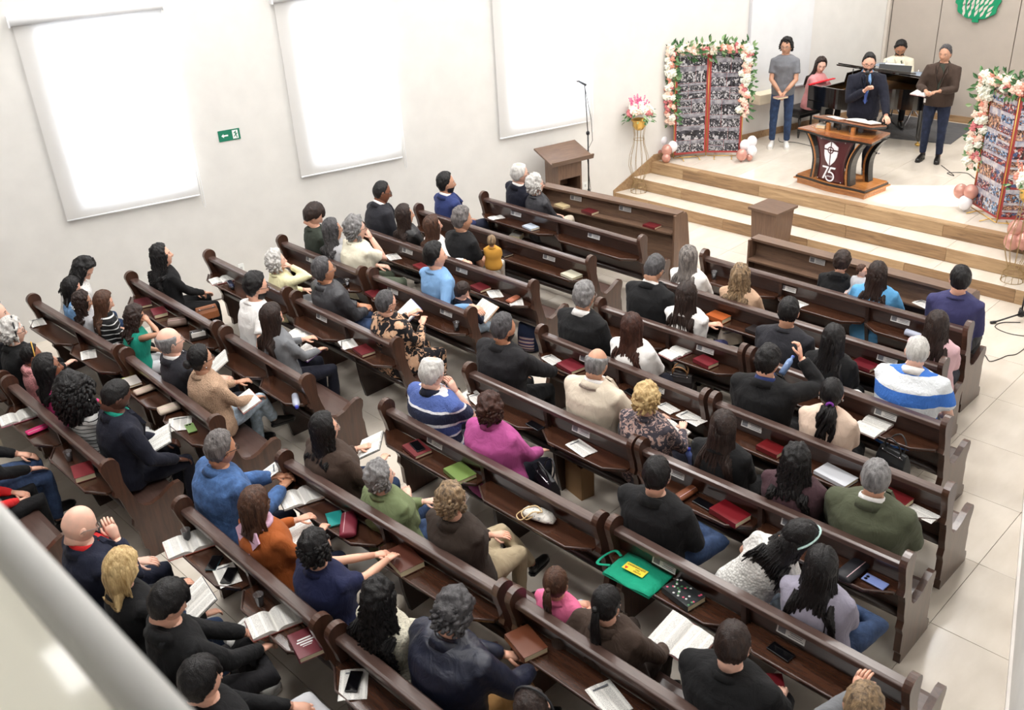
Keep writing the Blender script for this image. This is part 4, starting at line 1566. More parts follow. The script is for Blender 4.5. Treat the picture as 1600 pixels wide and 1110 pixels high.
    if beard:
        bd = MB()
        d_ = _CD
        zz = _CP[:, 2]
        ang = np.degrees(np.arctan2(np.abs(d_[:, 0]), d_[:, 1]))
        m_ = smooth(-.030, -.050, zz) * (ang < 92) * (1 - .9 * np.exp(-(_CP[:, 0] / .017) ** 4 - ((zz + .062) / .008) ** 4) * (d_[:, 1] > 0))
        m_ = np.where((zz < -.040) | (ang > 50), m_, 0)
        n_ = d_ / np.linalg.norm(d_, axis=1, keepdims=True)
        V = _CP + n_ * (0.007 * m_ - 0.006 * (1 - m_))[:, None]
        bd.add(V @ HM[:3, :3].T + HM[:3, 3], [q for q in _CF if max(m_[list(q)]) > .01], 0, True)
        xf(bd)
        bd.build('beard', hmat(beard), root)
    if glasses:
        gl = MB()
        for s_ in (-1, 1):
            gl.tube([(s_ * .032 + .023 * math.cos(a), .094, .002 + .017 * math.sin(a)) for a in np.linspace(0, 2 * math.pi, 13)[:-1]], .0022, 5, 0, closed=True)
            gl.tube([(s_ * .056, .092, .008), (s_ * .078, .06, .008), (s_ * .087, -.005, .008), (s_ * .084, -.02, -.008)], .0022, 5, 0)
        gl.tube([(-.010, .096, .004), (.010, .096, .004)], .002, 5)
        for i in range(len(gl.v)): gl.v[i] = gl.v[i] @ HM[:3, :3].T + HM[:3, 3]
        xf(gl)
        gl.build('glasses', plain('frame_' + glasses, {'black': srgb(20, 18, 18), 'metal': srgb(120, 112, 108), 'red': srgb(120, 40, 40)}[glasses], 0.3), root)
    for ex in extras:
        if ex == 'tie': continue
        if ex == 'hairtie':
            m_ = MB().tube([hp((0.022 * math.cos(a), -0.108 - 0.0, -0.035 + 0.022 * math.sin(a))) for a in np.linspace(0, 6.28, 11)[:-1]], .011, 6, 0, closed=True)
            xf(m_).build('hair_tie', plain('purple_tie', srgb(120, 50, 150), 0.6), root)
        elif ex in ('band_mint', 'band_yellow', 'band_black'):
            col = {'band_mint': srgb(176, 206, 200), 'band_yellow': srgb(206, 160, 70), 'band_black': srgb(30, 30, 34)}[ex]
            wd = .016 if ex == 'band_mint' else .007
            m_ = MB()
            m_.tube([hp((.099 * math.cos(a), .022 + 0 * a, .020 + .122 * math.sin(a))) for a in np.linspace(-0.25, 3.39, 15)], [(wd, .006)] * 15, 6, 0, up=(0, 0, 1))
            xf(m_).build('headband', plain('band_' + ex, col, 0.6), root)
        elif ex == 'earring':
            m_ = MB()
            for s_ in (-1, 1): m_.ell(hp((s_ * .085, 0, -.044)), (.006, .006, .010))
            xf(m_).build('earring', STEEL, root)
        elif ex == 'clip':
            m_ = MB()
            for q in range(4): m_.ell(hp((0.03 + .012 * q, -0.118 + .008 * q, -0.03 - .02 * (q % 2))), (.014, .006, .012))
            xf(m_).build('hair_clip', plain('pearl', srgb(225, 225, 222), 0.3), root)
        elif ex == 'scarf':
            m_ = MB()
            sv = [(-.09, -.085, .50), (.09, -.085, .50), (.14, -.105, .45), (.0, -.168, .29), (-.14, -.105, .45)]
            m_.add(sv + [(a_, b_ + .012, c_) for a_, b_, c_ in sv], [(0, 1, 2, 3, 4), (9, 8, 7, 6, 5)] + [(i_, (i_ + 1) % 5, 5 + (i_ + 1) % 5, 5 + i_) for i_ in range(5)])
            m_.tube([(math.sin(a) * .085, -math.cos(a) * .08, .50) for a in np.linspace(0, 6.28, 15)[:-1]], .024, 8, 0, closed=True)
            xf(m_).build('scarf', cloth('scarf_lilac', srgb(206, 168, 190), 0.8), root)
        elif ex == 'watch':
            m_ = MB().tube([WL_ + np.array([0, 0, 0]), WL_ + (WL_ - EL_) * 0.06], .034, 10, 0)
            xf(m_).build('wristwatch', BLACKP, root)
        elif ex == 'badge':
            m_ = MB().box((0.15, 0.09, hz0 - 0.03), (.07, .03, .06))
            m_.build('belt_pack', WH, root, bevel=0.004)
    return root, U, WR_, WL_


LEATHERK = plain('shoe_black', srgb(22, 20, 20), 0.3)
SHOES = {'black': (LEATHERK, BLACKP), 'white': (plain('shoe_white', srgb(226, 224, 220), 0.6), plain('sole_white', srgb(235, 234, 230), 0.6)),
         'sneaker': (plain('shoe_cream', srgb(222, 218, 206), 0.6), plain('sole_gum', srgb(196, 160, 120), 0.6)), 'brown': (plain('shoe_brown', srgb(96, 56, 36), 0.4), BLACKP),
         'cognac': (plain('boot_cognac', srgb(150, 70, 40), 0.4), plain('sole_brown', srgb(60, 34, 24), 0.6)), 'red': (plain('shoe_red', srgb(170, 40, 46), 0.6), plain('sole_white', srgb(235, 234, 230), 0.6))}

TC = {
    'black': (17, 17, 19), 'softblack': (26, 25, 28), 'navy': (26, 30, 48), 'darknavy': (20, 22, 36), 'bluesuit': (44, 56, 104), 'charcoal': (38, 38, 44),
    'darkgrey': (50, 50, 54), 'grey': (118, 120, 124), 'lightgrey': (186, 186, 190), 'white': (232, 230, 228), 'offwhite': (226, 218, 208), 'cream': (226, 220, 200),
    'paleyellow': (226, 220, 178), 'beige': (204, 192, 174), 'pinkbeige': (214, 190, 172), 'camel': (188, 156, 130), 'brown': (64, 50, 42), 'darkbrown': (50, 40, 34),
    'olive': (78, 82, 64), 'green': (112, 124, 88), 'darkgreen': (52, 58, 50), 'teal': (24, 136, 116), 'magenta': (170, 76, 136), 'pink': (222, 110, 150), 'hotpink': (206, 56, 122),
    'salmon': (214, 148, 150), 'lilac': (150, 146, 162), 'rust': (160, 84, 36), 'red': (206, 42, 44), 'lightblue': (92, 158, 206), 'skyblue': (122, 162, 206), 'midblue': (70, 104, 142), 'maroon': (66, 44, 50),
    'khaki': (176, 160, 132), 'khakigrey': (168, 160, 148), 'tan': (168, 126, 76), 'jeans': (50, 68, 100), 'darkjeans': (34, 42, 64), 'lightjeans': (166, 184, 200), 'greygreen': (86, 94, 78), 'royal': (22, 28, 62), 'purplenavy': (58, 58, 98), 'greyt': (116, 118, 124), 'rose': (216, 178, 184)}


def T(n, kind='plain', rough=0.85):
    c = TC[n]
    c = srgb(*c)
    if kind == 'leather': return cloth('leather_' + n, c, rough if rough < .8 else 0.42, 'leather')
    return cloth(kind + '_' + n, c, rough, kind)


T_POLO = cloth('navy_striped_polo', srgb(36, 42, 66), 0.85, 'stripes', srgb(222, 222, 226), srgb(78, 98, 160), 4.2)
T_RUGBY = cloth('blue_white_polo', srgb(64, 118, 204), 0.85, 'rugby', srgb(222, 226, 230), scale=4.3)
T_BSTRIPE = cloth('black_white_stripe', srgb(24, 24, 26), 0.85, 'stripes', srgb(222, 222, 222), scale=18)
T_ZEBRA = cloth('white_black_stripe', srgb(220, 220, 218), 0.85, 'stripes', srgb(24, 24, 26), scale=26)
T_FLORAL = cloth('black_tan_leaf_print', srgb(22, 20, 24), 0.85, 'floral', srgb(196, 156, 126), srgb(206, 176, 150), 0.9)
T_PAISLEY = cloth('paisley_print', srgb(66, 62, 70), 0.85, 'floral', srgb(176, 150, 142), srgb(188, 132, 110), 1.9)
T_LACE = cloth('white_crochet', srgb(232, 230, 226), 0.85, 'knit', scale=0.6)
T_WBAND = cloth('white_navy_hem', srgb(232, 230, 228), 0.85, 'plain')

TC['jeans2'] = (64, 94, 140)
person('old man with thin white hair in dark navy suit, leaning to white-haired woman', (-8.749, 8.634, 1.300), yaw=11.4, hyaw=19.5, hair='balding',hc='white',skin='fair',top=T('darknavy'),collar='jacket',ccol=T('white'),bottom=T('darknavy'),side=6,glasses='metal',lean=-2.4, S=1.100)
person('old woman with short white-grey hair, dark grey jacket, beige trousers and crossed legs', (-8.395, 8.565, 1.237), yaw=10.0, hyaw=17.1, hair='wavyshort',hc='white',fem=True,skin='fair',top=T('charcoal','leather',.6),collar='crew',bottom=T('beige'),legs='crossed_r',arms='lap',glasses='black',lean=-6.9, S=1.022)
person('bearded man with black hair in blue suit sitting alone by the wall', (-9.249, 7.783, 1.300), yaw=11.2, hyaw=19.3, hair='short',hc='black',skin='tan',top=T('bluesuit'),collar='jacket',ccol=T('white'),bottom=T('navy'),beard='black',legs='crossed_r',lean=-1.7, S=1.100)
person('bald man with dark skin and glasses in charcoal suit', (-9.647, 7.045, 1.302), yaw=11.1, hyaw=19.0, hair='buzz',hc='black',skin='brown',top=T('charcoal'),collar='jacket',ccol=T('white'),bottom=T('charcoal'),glasses='black',bulk=1.08,lean=11.9, S=1.100)
person('woman with long dark brown hair in black leather jacket', (-8.924, 6.818, 1.214), yaw=8.8, hyaw=15.2, hair='long',hlen=.48,wave=.009,hc='darkbrown',fem=True,skin='tan',top=T('black','leather',.45),collar='crew',bottom=T('black'),lean=-6.9, S=0.992)
person('young woman with long straight brown hair, white blouse, arm stretched along bench', (-8.407, 6.820, 1.188), yaw=7.4, hyaw=12.7, hair='long',hlen=.52,hc='brown',fem=True,skin='light',top=T('white'),collar='crew',bottom=T('lightjeans','denim'),arms='bench_r',voxel=.014,hr=dict(dir=(1,0,-.3),curl=.3),lean=-6.9, S=0.980)
person('grey-haired man in black t-shirt holding a toddler on his lap', (-8.055, 6.972, 1.300), yaw=6.5, hyaw=11.1, hair='full',hc='salt',skin='tan',top=T('black'),sleeve='short',collar='crew',bottom=T('khakigrey'),bulk=1.12,arms='lap',wr=(.02,.30,.14),wl=(.0,.32,.12),legs='seat',extras=('watch',),lean=4.9, S=1.100)
person('boy with straight dark hair in dark green sweater looking down', (-9.640, 5.990, 1.300), yaw=9.6, hyaw=16.5, hair='bowl',hc='darkbrown',skin='light',top=T('darkgreen'),collar='crew',bottom=T('darkgrey'),pitch=32,bulk=.92,lean=-1.2, S=1.100)
person('woman with shoulder-length dark grey wavy hair in pale grey blouse', (-9.164, 5.921, 1.240), yaw=8.4, hyaw=14.4, hair='bob',hlen=.32,wave=.008,hc='darkgrey',fem=True,skin='tan',top=T('lightgrey'),collar='crew',bottom=T('darkgrey'),lean=-6.9, S=1.026)
person('grey-haired man in cream t-shirt, hand at chin, green trousers', (-8.837, 6.021, 1.300), yaw=7.7, hyaw=13.2, hair='wavyshort',hc='grey',skin='fair',top=T('cream'),sleeve='short',collar='crew',bottom=T('greygreen'),arms='chin_r',glasses='black',bulk=1.18,pitch=-4,lean=1.4, S=1.100)
person('young man with black hair in light blue sweater, arm round small boy', (-7.448, 6.029, 1.300), yaw=3.9, hyaw=24.8, hair='full',hc='black',skin='light',top=T('skyblue'),collar='crew',bottom=T('jeans','denim'),arms='bench_r',wr=(.46,.05,.22),hr=dict(dir=(1,.2,-.3),curl=.4),lean=-1.5, S=1.100)
person('old woman with white-grey short hair, pale yellow cardigan, hand on cheek', (-9.024, 5.043, 1.167), yaw=7.2, hyaw=12.4, hair='wavyshort',hc='white',fem=True,skin='fair',top=T('paleyellow'),collar='crew',bottom=T('grey'),arms='chin_r',wr=(.08,.13,.54),bulk=1.05,lean=-6.9, S=0.980)
person('man with short dark grey hair and glasses in grey-brown leather jacket', (-8.093, 5.048, 1.300), yaw=5.0, hyaw=8.7, hair='short',hc='darkgrey',skin='olive',top=T('darkgrey','leather',.5),collar='jacket',bottom=T('jeans','denim'),glasses='metal',bulk=1.15,lean=-6.9, S=1.100)
person('woman with cropped dark hair and glasses in black floral dress reading', (-7.039, 5.027, 1.237), yaw=2.4, hyaw=4.1, hair='buzz',hc='darkgrey',fem=True,skin='light',top=T_FLORAL,sleeve='long',collar='crew',bottom=T_FLORAL,arms='book',wr=(.10,.30,.27),wl=(-.16,.34,.28),glasses='black',bulk=1.25,pitch=14,extras=('earring',),lean=-6.9, S=1.022)
person('woman with long black curly hair in black cardigan, brown bag beside her', (-10.077, 4.224, 1.240), yaw=8.7, hyaw=14.9, hair='curlylong',hlen=.46,wave=.018,hc='black',fem=True,skin='light',top=T('black'),collar='crew',bottom=T('black'),arms='lap',pitch=-10,wr=(.09,.36,.10),lean=-0.3, S=1.020)
person('bearded young man with black hair in white t-shirt, arm along bench', (-8.158, 4.284, 1.360), yaw=4.8, hyaw=8.2, hair='full',hc='black',skin='light',top=T('white'),sleeve='short',collar='crew',bottom=T('charcoal'),arms='bench_r',wr=(.50,.06,.20),beard='black',glasses='black',hr=dict(dir=(1,.3,-.1),curl=.4),lean=9.1, S=1.100)
person('young woman with long dark hair in grey top reading an open book', (-7.641, 4.116, 1.240), yaw=3.5, hyaw=6.0, hair='long',hlen=.44,hc='darkbrown',fem=True,skin='light',top=T('grey'),collar='crew',bottom=T('darknavy'),arms='book',wr=(.08,.36,.14),pitch=14,lean=-4.3, S=1.022)
person('young woman with long black hair in white fluffy sweater by the wall', (-10.486, 3.479, 1.220), yaw=8.8, hyaw=35.1, hair='long',hlen=.38,wave=.012,hc='black',fem=True,skin='light',top=T('white','knit'),collar='crew',bottom=T('jeans','denim'),pitch=30,lean=21.9, S=1.060)
person('girl with black hair tied up in pale blue denim shirt', (-10.345, 3.267, 1.108), yaw=8.4, hyaw=14.4, hair='bob',hlen=.2,hc='black',fem=True,skin='light',top=T('skyblue','denim'),collar='shirt',bottom=T('jeans','denim'),pitch=20,lean=2.5, S=0.846)
person('girl with dark wavy hair held by white pearl clips, pale top', (-9.865, 3.182, 1.108), yaw=7.5, hyaw=12.8, hair='long',hlen=.34,wave=.012,hc='darkbrown',fem=True,skin='tan',top=T('lightgrey'),collar='crew',bottom=T('jeans','denim'),extras=('clip',),pitch=14,lean=-6.2, S=0.849)
person('girl with long straight brown hair in black top with white stripes', (-9.626, 3.309, 1.123), yaw=7.1, hyaw=12.2, hair='long',hlen=.42,hc='brown',fem=True,skin='light',top=T_BSTRIPE,collar='crew',bottom=T('black'),pitch=12,lean=4.4, S=0.867)
person('girl with dark wavy hair in sleeveless teal top, hand to her head', (-9.003, 3.355, 1.123), yaw=6.0, hyaw=10.3, hair='bob',hlen=.30,wave=.010,hc='darkbrown',fem=True,skin='tan',top=T('teal'),sleeve='none',collar='crew',bottom=T('lightgrey'),arms='chin_r',wr=(.14,.12,.60),pitch=8,lean=6.8, S=0.870)
person('balding man with glasses in dark charcoal suit behind teal-top girl', (-7.838, 3.173, 1.291), yaw=3.6, hyaw=6.1, hair='fringe',hc='grey',skin='fair',top=T('charcoal'),collar='jacket',ccol=T('white'),bottom=T('charcoal'),glasses='metal',bulk=1.05,lean=-6.9, S=1.094)
person('woman with dark hair in bun and glasses, beige knit sweater and light jeans, reading', (-7.397, 3.227, 1.240), yaw=2.7, hyaw=4.6, hair='bun',hc='black',fem=True,skin='tan',top=T('camel','knit'),collar='crew',bottom=T('lightjeans','denim'),arms='book',wr=(.12,.36,.12),glasses='black',bulk=1.12,legs='crossed_r',extras=('earring',),lean=-2.0, S=1.020)
person('person at the left edge of the picture behind old woman, mostly cut off', (-9.803, 2.322, 1.300), yaw=6.8, hyaw=11.7, hair='short',hc='darkgrey',skin='fair',top=T('darkgrey'),collar='crew',bottom=T('black'),lean=1.4, S=1.100)
person('old woman with short white hair, dark headband and glasses in black coat', (-9.383, 2.324, 1.240), yaw=6.1, hyaw=10.4, hair='wavyshort',hc='white',fem=True,skin='fair',top=T('black'),collar='coat',bottom=T('navy'),glasses='black',extras=('band_black',),bulk=1.1,wr=(.16,.36,.22),lean=1.6, S=1.020)
person('child with yellow headband in pink fleece hoodie', (-9.076, 2.343, 1.079), yaw=5.6, hyaw=9.5, hair='short',hc='black',skin='brown',top=T('salmon','knit'),collar='hood',bottom=T('darkgrey'),extras=('band_yellow',),lean=2.8, S=0.807)
person('woman with dark shoulder-length hair in hot pink top beside hooded child', (-8.319, 2.244, 1.240), yaw=4.2, hyaw=7.1, hair='bob',hlen=.30,wave=.006,hc='black',fem=True,skin='brown',top=T('hotpink'),collar='crew',bottom=T('black'),extras=('earring',),lean=-5.8, S=1.024)
person('woman with very large black curly hair in striped dress', (-7.716, 2.231, 1.240), yaw=3.0, hyaw=5.2, hair='bigcurl',hlen=.42,hc='black',fem=True,skin='brown',top=T_ZEBRA,collar='crew',bottom=T_ZEBRA,skirt=True,arms='thigh',lean=-6.9, S=1.026)
person('man with dark skin and shaved black hair in navy suit reading an open book', (-7.241, 2.382, 1.300), yaw=2.2, hyaw=3.8, hair='buzz',hc='black',skin='dark',top=T('darknavy'),collar='jacket',ccol=T('teal'),bottom=T('darknavy'),arms='book',wr=(.20,.34,.06),wl=(-.06,.34,.12),pitch=30,bulk=1.1,lean=6.4, S=1.100)
person('person cut by left edge in pale jeans with hand resting on thigh', (-7.977, 1.373, 1.301), yaw=3.3, hyaw=5.6, hair='short',hc='black',skin='light',top=T('black'),collar='crew',bottom=T('jeans','denim'),arms='thigh',shoe='black',lean=-0.4, S=1.100)
person('person cut by left edge in bright red jacket and black trousers', (-7.675, 1.183, 1.070), yaw=2.7, hyaw=4.6, hair='bob',hlen=.25,hc='brown',fem=True,skin='light',top=T('red'),collar='crew',bottom=T('black'),arms='lap',lean=-6.9, S=0.980)
person('bald man with thin glasses in navy blazer over red shirt, near the ledge', (-5.749, 1.439, 1.301), yaw=-0.6, hyaw=4.9, hair='bald',hc='darkgrey',skin='fair',top=T('navy'),collar='jacket',ccol=T('red'),bottom=T('navy'),arms='chin_r',wr=(.03,.18,.43),glasses='metal',bulk=1.12,pitch=22,lean=-2.7, S=1.100)
person('woman with shoulder-length blonde hair in black coat reading a book', (-5.188, 1.453, 1.240), yaw=-1.6, hyaw=-2.8, hair='bob',hlen=.19,hc='blond',fem=True,skin='light',top=T('black'),collar='coat',bottom=T('jeans','denim'),arms='book',wr=(.20,.36,.12),pitch=24,bulk=1.05,extras=(),voxel=.016,lean=-0.9, S=1.020)
person('person with straight black hair in black hooded jacket, hands folded', (-4.602, 1.480, 1.299), yaw=-2.6, hyaw=7.5, hair='bowl',hc='black',skin='light',top=T('black'),collar='hood',bottom=T('softblack'),arms='lap',wr=(.14,.42,.10),wl=(-.0,.44,.12),pitch=26,legs='ankle_r',shoe='white',lean=2.0, S=1.099)
person('person with dark hair in black top and pale grey trousers at bottom edge by ledge', (-3.908, 1.311, 1.299), yaw=-3.8, hyaw=3.5, hair='bowl',hc='black',skin='light',top=T('black'),collar='crew',bottom=T('lightgrey'),arms='lap',wr=(.16,.40,.02),wl=(.08,.41,.04),pitch=12,shoe='red',lk={-1:[(-.09,0,.56),(.04,.50,.68),(.42,.54,.44)]},lean=-6.9, S=1.100)
person('boy with short black hair in black hooded sweatshirt', (-4.281, 8.856, 1.100), yaw=-8.7, hyaw=-4.9, hair='full',hc='darkbrown',skin='light',top=T('black'),collar='hood',bottom=T('darkgrey'),pitch=10,lean=11.9, S=0.850)
person('woman with long dark straight hair in light blue top holding a baby', (-3.785, 8.625, 1.185), yaw=-10.2, hyaw=-17.4, hair='long',hlen=.46,hc='darkbrown',fem=True,skin='light',top=T('lightblue'),collar='crew',bottom=T('jeans','denim'),bulk=1.15,arms='lap',wl=(-.1,.2,.3),wr=(.12,.26,.2),lean=-6.9, S=0.980)
person('man with short black hair in navy purple sweater at pew end', (-3.025, 8.703, 1.300), yaw=-12.9, hyaw=-22.1, hair='short',hc='black',skin='light',top=T('purplenavy'),collar='crew',bottom=T('darkgrey','denim'),bulk=1.0,arms='thigh',legs='out',wr=(.17,.30,.06),pr=(.2,-.4,-.8),pl=(-.2,-.4,-.8),lean=-1.4, S=1.100)
person('woman with long straight grey hair in white sweater', (-5.456, 7.804, 1.205), yaw=-2.6, hyaw=-4.4, hair='long',hlen=.46,hc='longgrey',fem=True,skin='light',top=T('white'),collar='crew',bottom=T('grey'),bulk=1.08,lean=-6.9, S=0.980)
person('woman with long wavy ash blonde hair in camel sweater', (-4.822, 7.804, 1.163), yaw=-5.0, hyaw=-8.6, hair='long',hlen=.44,wave=.014,hc='ash',fem=True,skin='light',top=T('camel'),collar='crew',bottom=T('brown'),bulk=1.1,lean=-6.9, S=0.980)
person('woman with long dark hair parted in middle, pale pink blouse', (-2.836, 7.804, 1.229), yaw=-11.6, hyaw=-19.9, hair='long',hlen=.50,wave=.005,hc='darkbrown',fem=True,skin='light',top=T('rose'),collar='crew',bottom=T('darknavy'),extras=(),lean=-6.9, S=1.012)
person('man with short dark grey hair in black suit looking down', (-5.413, 7.156, 1.303), yaw=-2.4, hyaw=-4.2, hair='short',hc='darkgrey',skin='tan',top=T('black'),collar='jacket',ccol=T('white'),bottom=T('black'),pitch=22,bulk=1.12,glasses='metal',lean=11.9, S=1.100)
person('woman with dark shoulder-length hair in white blazer', (-4.871, 6.957, 1.240), yaw=-4.2, hyaw=-7.1, hair='bob',hlen=.34,hc='darkbrown',fem=True,skin='light',top=T('white'),collar='jacket',bottom=T('purplenavy'),arms='crossed',bulk=1.05,lean=-6.7, S=1.026)
person('man with short black hair in dark grey t-shirt, seen from behind', (-3.882, 7.113, 1.300), yaw=-7.5, hyaw=-12.8, hair='short',hc='black',skin='tan',top=T('charcoal'),collar='crew',bottom=T('darkgrey'),bulk=1.1,lean=6.3, S=1.100)
person('woman with very long black hair in black top, white coat beside her', (-3.376, 6.994, 1.240), yaw=-8.8, hyaw=-15.1, hair='long',hlen=.60,hc='black',fem=True,skin='light',top=T('black'),collar='crew',bottom=T('black'),bulk=1.08,lean=-3.0, S=1.021)
person('old man with cropped white hair in blue and white striped polo', (-2.699, 7.096, 1.300), yaw=-10.8, hyaw=-18.5, hair='buzz',hc='white',skin='fair',top=T_RUGBY,sleeve='short',collar='shirt',ccol=T('white'),bottom=T('darknavy'),arms='chin_l',wr=(.16,.28,.1),bulk=1.28,lean=7.3, S=1.100)
person('man with grey hair in black sweater with white collar', (-5.529, 6.233, 1.300), yaw=-1.7, hyaw=-3.0, hair='full',hc='grey',skin='tan',top=T('black'),collar='shirt',ccol=T('white'),bottom=T('black'),bulk=1.22,glasses='metal',lean=4.1, S=1.100)
person('woman with long reddish brown hair in white sweater with navy hem', (-4.844, 6.099, 1.240), yaw=-3.7, hyaw=-6.4, hair='long',hlen=.40,wave=.006,hc='redbrown',fem=True,skin='light',top=T('white'),collar='crew',bottom=T('darknavy'),bulk=1.15,lean=-6.9, S=1.026)
person('man with black hair in black jacket drinking from a blue bottle', (-3.523, 6.195, 1.300), yaw=-7.5, hyaw=12.2, hair='full',hc='black',skin='light',top=T('black'),collar='coat',ccol=T('bluesuit'),bottom=T('black'),arms='drink',bulk=1.22,pitch=6,wr=(.16,.26,.60),hr=dict(dir=(-.3,.2,1),up=(1,.2,.2),curl=.9),lean=2.0, S=1.100)
person('woman with long dark hair in purple hair tie, pinkish beige blouse', (-2.933, 6.150, 1.240), yaw=-8.9, hyaw=-15.3, hair='lowpony',hlen=.34,wave=.016,hc='black',fem=True,skin='light',top=T('pinkbeige'),collar='crew',bottom=T('black'),bulk=1.1,extras=('hairtie','earring'),lean=-1.7, S=1.020)
person('man with dark hair and beard in black zip jacket, aisle side', (-5.642, 5.269, 1.300), yaw=-1.2, hyaw=11.9, hair='short',hc='darkgrey',skin='olive',top=T('softblack'),collar='coat',bottom=T('black'),beard='black',bulk=1.28,arms='thigh',wr=(.17,.46,.14),lean=4.3, S=1.100)
person('bald man in beige blazer seen from behind', (-4.567, 5.283, 1.300), yaw=-4.0, hyaw=-6.9, hair='fringe',hc='grey',skin='tan',top=T('beige'),collar='jacket',ccol=T('white'),bottom=T('darkgrey'),bulk=1.2,pitch=10,arms='thigh',wr=(.20,.40,.14),lean=5.2, S=1.100)
person('older woman with tousled blonde hair in paisley print blouse reading', (-3.973, 5.183, 1.240), yaw=-5.5, hyaw=-9.4, hair='wavyshort',hc='blond',fem=True,skin='fair',top=T_PAISLEY,collar='crew',bottom=T('darknavy'),arms='book',pitch=16,bulk=1.15,lean=-3.7, S=1.022)
person('woman with very long straight dark brown hair in black blazer', (-3.292, 5.221, 1.240), yaw=-7.1, hyaw=-12.2, hair='long',hlen=.56,hc='darkbrown',fem=True,skin='light',top=T('black'),collar='jacket',bottom=T('black'),bulk=1.1,lean=-2.0, S=1.020)
person('woman with long wavy black hair in dark maroon blouse', (-2.669, 5.182, 1.240), yaw=-8.5, hyaw=-14.5, hair='long',hlen=.44,wave=.014,hc='black',fem=True,skin='light',top=T('maroon'),collar='crew',bottom=T('black'),bulk=1.15,arms='thigh',lean=-6.4, S=1.025)
person('man with grey hair and thinning crown in olive green suit', (-2.132, 5.250, 1.300), yaw=-9.7, hyaw=-16.6, hair='crownbald',hc='grey',skin='tan',top=T('olive'),collar='jacket',ccol=T('white'),bottom=T('olive'),bulk=1.25,arms='thigh',lean=-1.2, S=1.100)
person('balding white-haired man in navy polo with white and blue stripes', (-5.513, 4.309, 1.300), yaw=-1.4, hyaw=-2.4, hair='balding',hc='white',skin='fair',top=T_POLO,sleeve='short',collar='shirt',ccol=T('navy'),bottom=T('darknavy'),arms='chin_r',wr=(.10,.15,.44),bulk=1.26,pitch=14,glasses='metal',lean=-1.2, S=1.100)
person('woman with short reddish brown hair in magenta sweater', (-4.799, 4.291, 1.240), yaw=-3.0, hyaw=-5.2, hair='wavyshort',hc='redbrown',fem=True,skin='light',top=T('magenta'),collar='turtle',bottom=T('darknavy'),arms='thigh',wr=(.16,.36,.1),bulk=1.35,voxel=.016,lean=-2.6, S=1.021)
person('man with short black hair in black blazer and blue jeans, seen from behind', (-3.238, 4.349, 1.300), yaw=-6.5, hyaw=-11.2, hair='short',hc='black',skin='light',top=T('black'),collar='jacket',bottom=T('jeans','denim'),arms='lap',wr=(.12,.30,.06),bulk=1.15,legs='ankle_r',glasses='metal',shoe='brown',lean=0.4, S=1.099)
person('girl with mint headband and white crochet top leaning sideways', (-2.243, 4.471, 1.233), yaw=-8.7, hyaw=63.1, hair='longbangs',hlen=.36,wave=.006,hc='black',fem=True,skin='light',top=T_LACE,sleeve='short',collar='crew',bottom=T('lightjeans','denim'),extras=('band_mint',),side=30,pitch=26,roll=0,arms='lap',bulk=.92,lean=11.9, S=0.946)
person('woman with long dark hair in lilac grey sweater beside the girl', (-1.988, 4.301, 1.240), yaw=-9.0, hyaw=-15.5, hair='long',hlen=.48,wave=.006,hc='black',fem=True,skin='light',top=T('lilac'),collar='crew',bottom=T('jeans','denim'),arms='lap',legs='ankle_r',shoe='sneaker',bulk=1.1,pitch=6,lean=-2.8, S=1.021)
person('woman with long black hair and glasses in dark brown jacket', (-5.568, 3.267, 1.240), yaw=-1.1, hyaw=18.1, hair='long',hlen=.40,wave=.008,hc='black',fem=True,skin='light',top=T('brown'),collar='crew',bottom=T('jeans','denim'),glasses='metal',bulk=1.3,arms='book',wr=(.20,.30,.22),lean=-3.8, S=1.022)
person('old woman with short grey hair in sage green sweatshirt, arms folded', (-4.870, 3.242, 1.128), yaw=-2.6, hyaw=17.6, hair='wavyshort',hc='grey',fem=True,skin='fair',top=T('green'),collar='crew',bottom=T('jeans','denim'),arms='crossed',bulk=1.25,wr=(-.04,.24,.24),wl=(.12,.26,.26),lean=-6.9, S=0.980)
person('woman with tousled grey-brown hair in brown coat, arms folded, khaki trousers', (-4.141, 3.297, 1.240), yaw=-4.1, hyaw=5.0, hair='curlshort',hc='ash',fem=True,skin='light',top=T('darkbrown'),collar='coat',bottom=T('khaki'),arms='crossed',bulk=1.22,glasses='metal',legs='crossed_l',lean=-5.2, S=1.024)
person('girl with brown ponytail in pink top beside dark-haired woman', (-3.196, 3.291, 1.075), yaw=-5.9, hyaw=-10.2, hair='pony',hlen=.26,hc='brown',fem=True,skin='light',top=T('pink'),collar='crew',bottom=T('lightjeans','denim'),extras=('earring',),lean=-6.9, S=0.806)
person('woman with dark ponytail in brown jacket, arm around girl, open book', (-2.791, 3.291, 1.150), yaw=-6.7, hyaw=2.5, hair='pony',hlen=.42,hc='black',fem=True,skin='light',top=T('brown'),collar='coat',bottom=T('darkbrown'),arms='bench_l',wl=(-.46,.05,.22),wr=(.22,.36,.14),bulk=1.2,extras=('earring',),pitch=6,lean=-6.9, S=0.980)
person('man with thinning dark hair and glasses in black t-shirt at bottom', (-1.990, 3.367, 1.300), yaw=-8.2, hyaw=-14.1, hair='crownbald',hc='darkbrown',skin='fair',top=T('black'),sleeve='short',collar='crew',bottom=T('darkgrey'),glasses='black',bulk=1.25,pitch=12,arms='thigh',lean=-1.7, S=1.100)
person('person with brown hair at the bottom edge holding a phone', (-1.289, 3.441, 1.300), yaw=-9.5, hyaw=-16.3, hair='short',hc='ash',skin='light',top=T('grey'),collar='crew',bottom=T('darkgrey'),arms='phone',wl=(-.12,.40,.34),hl=dict(dir=(.1,.3,1),curl=.8),lean=4.8, S=1.100)
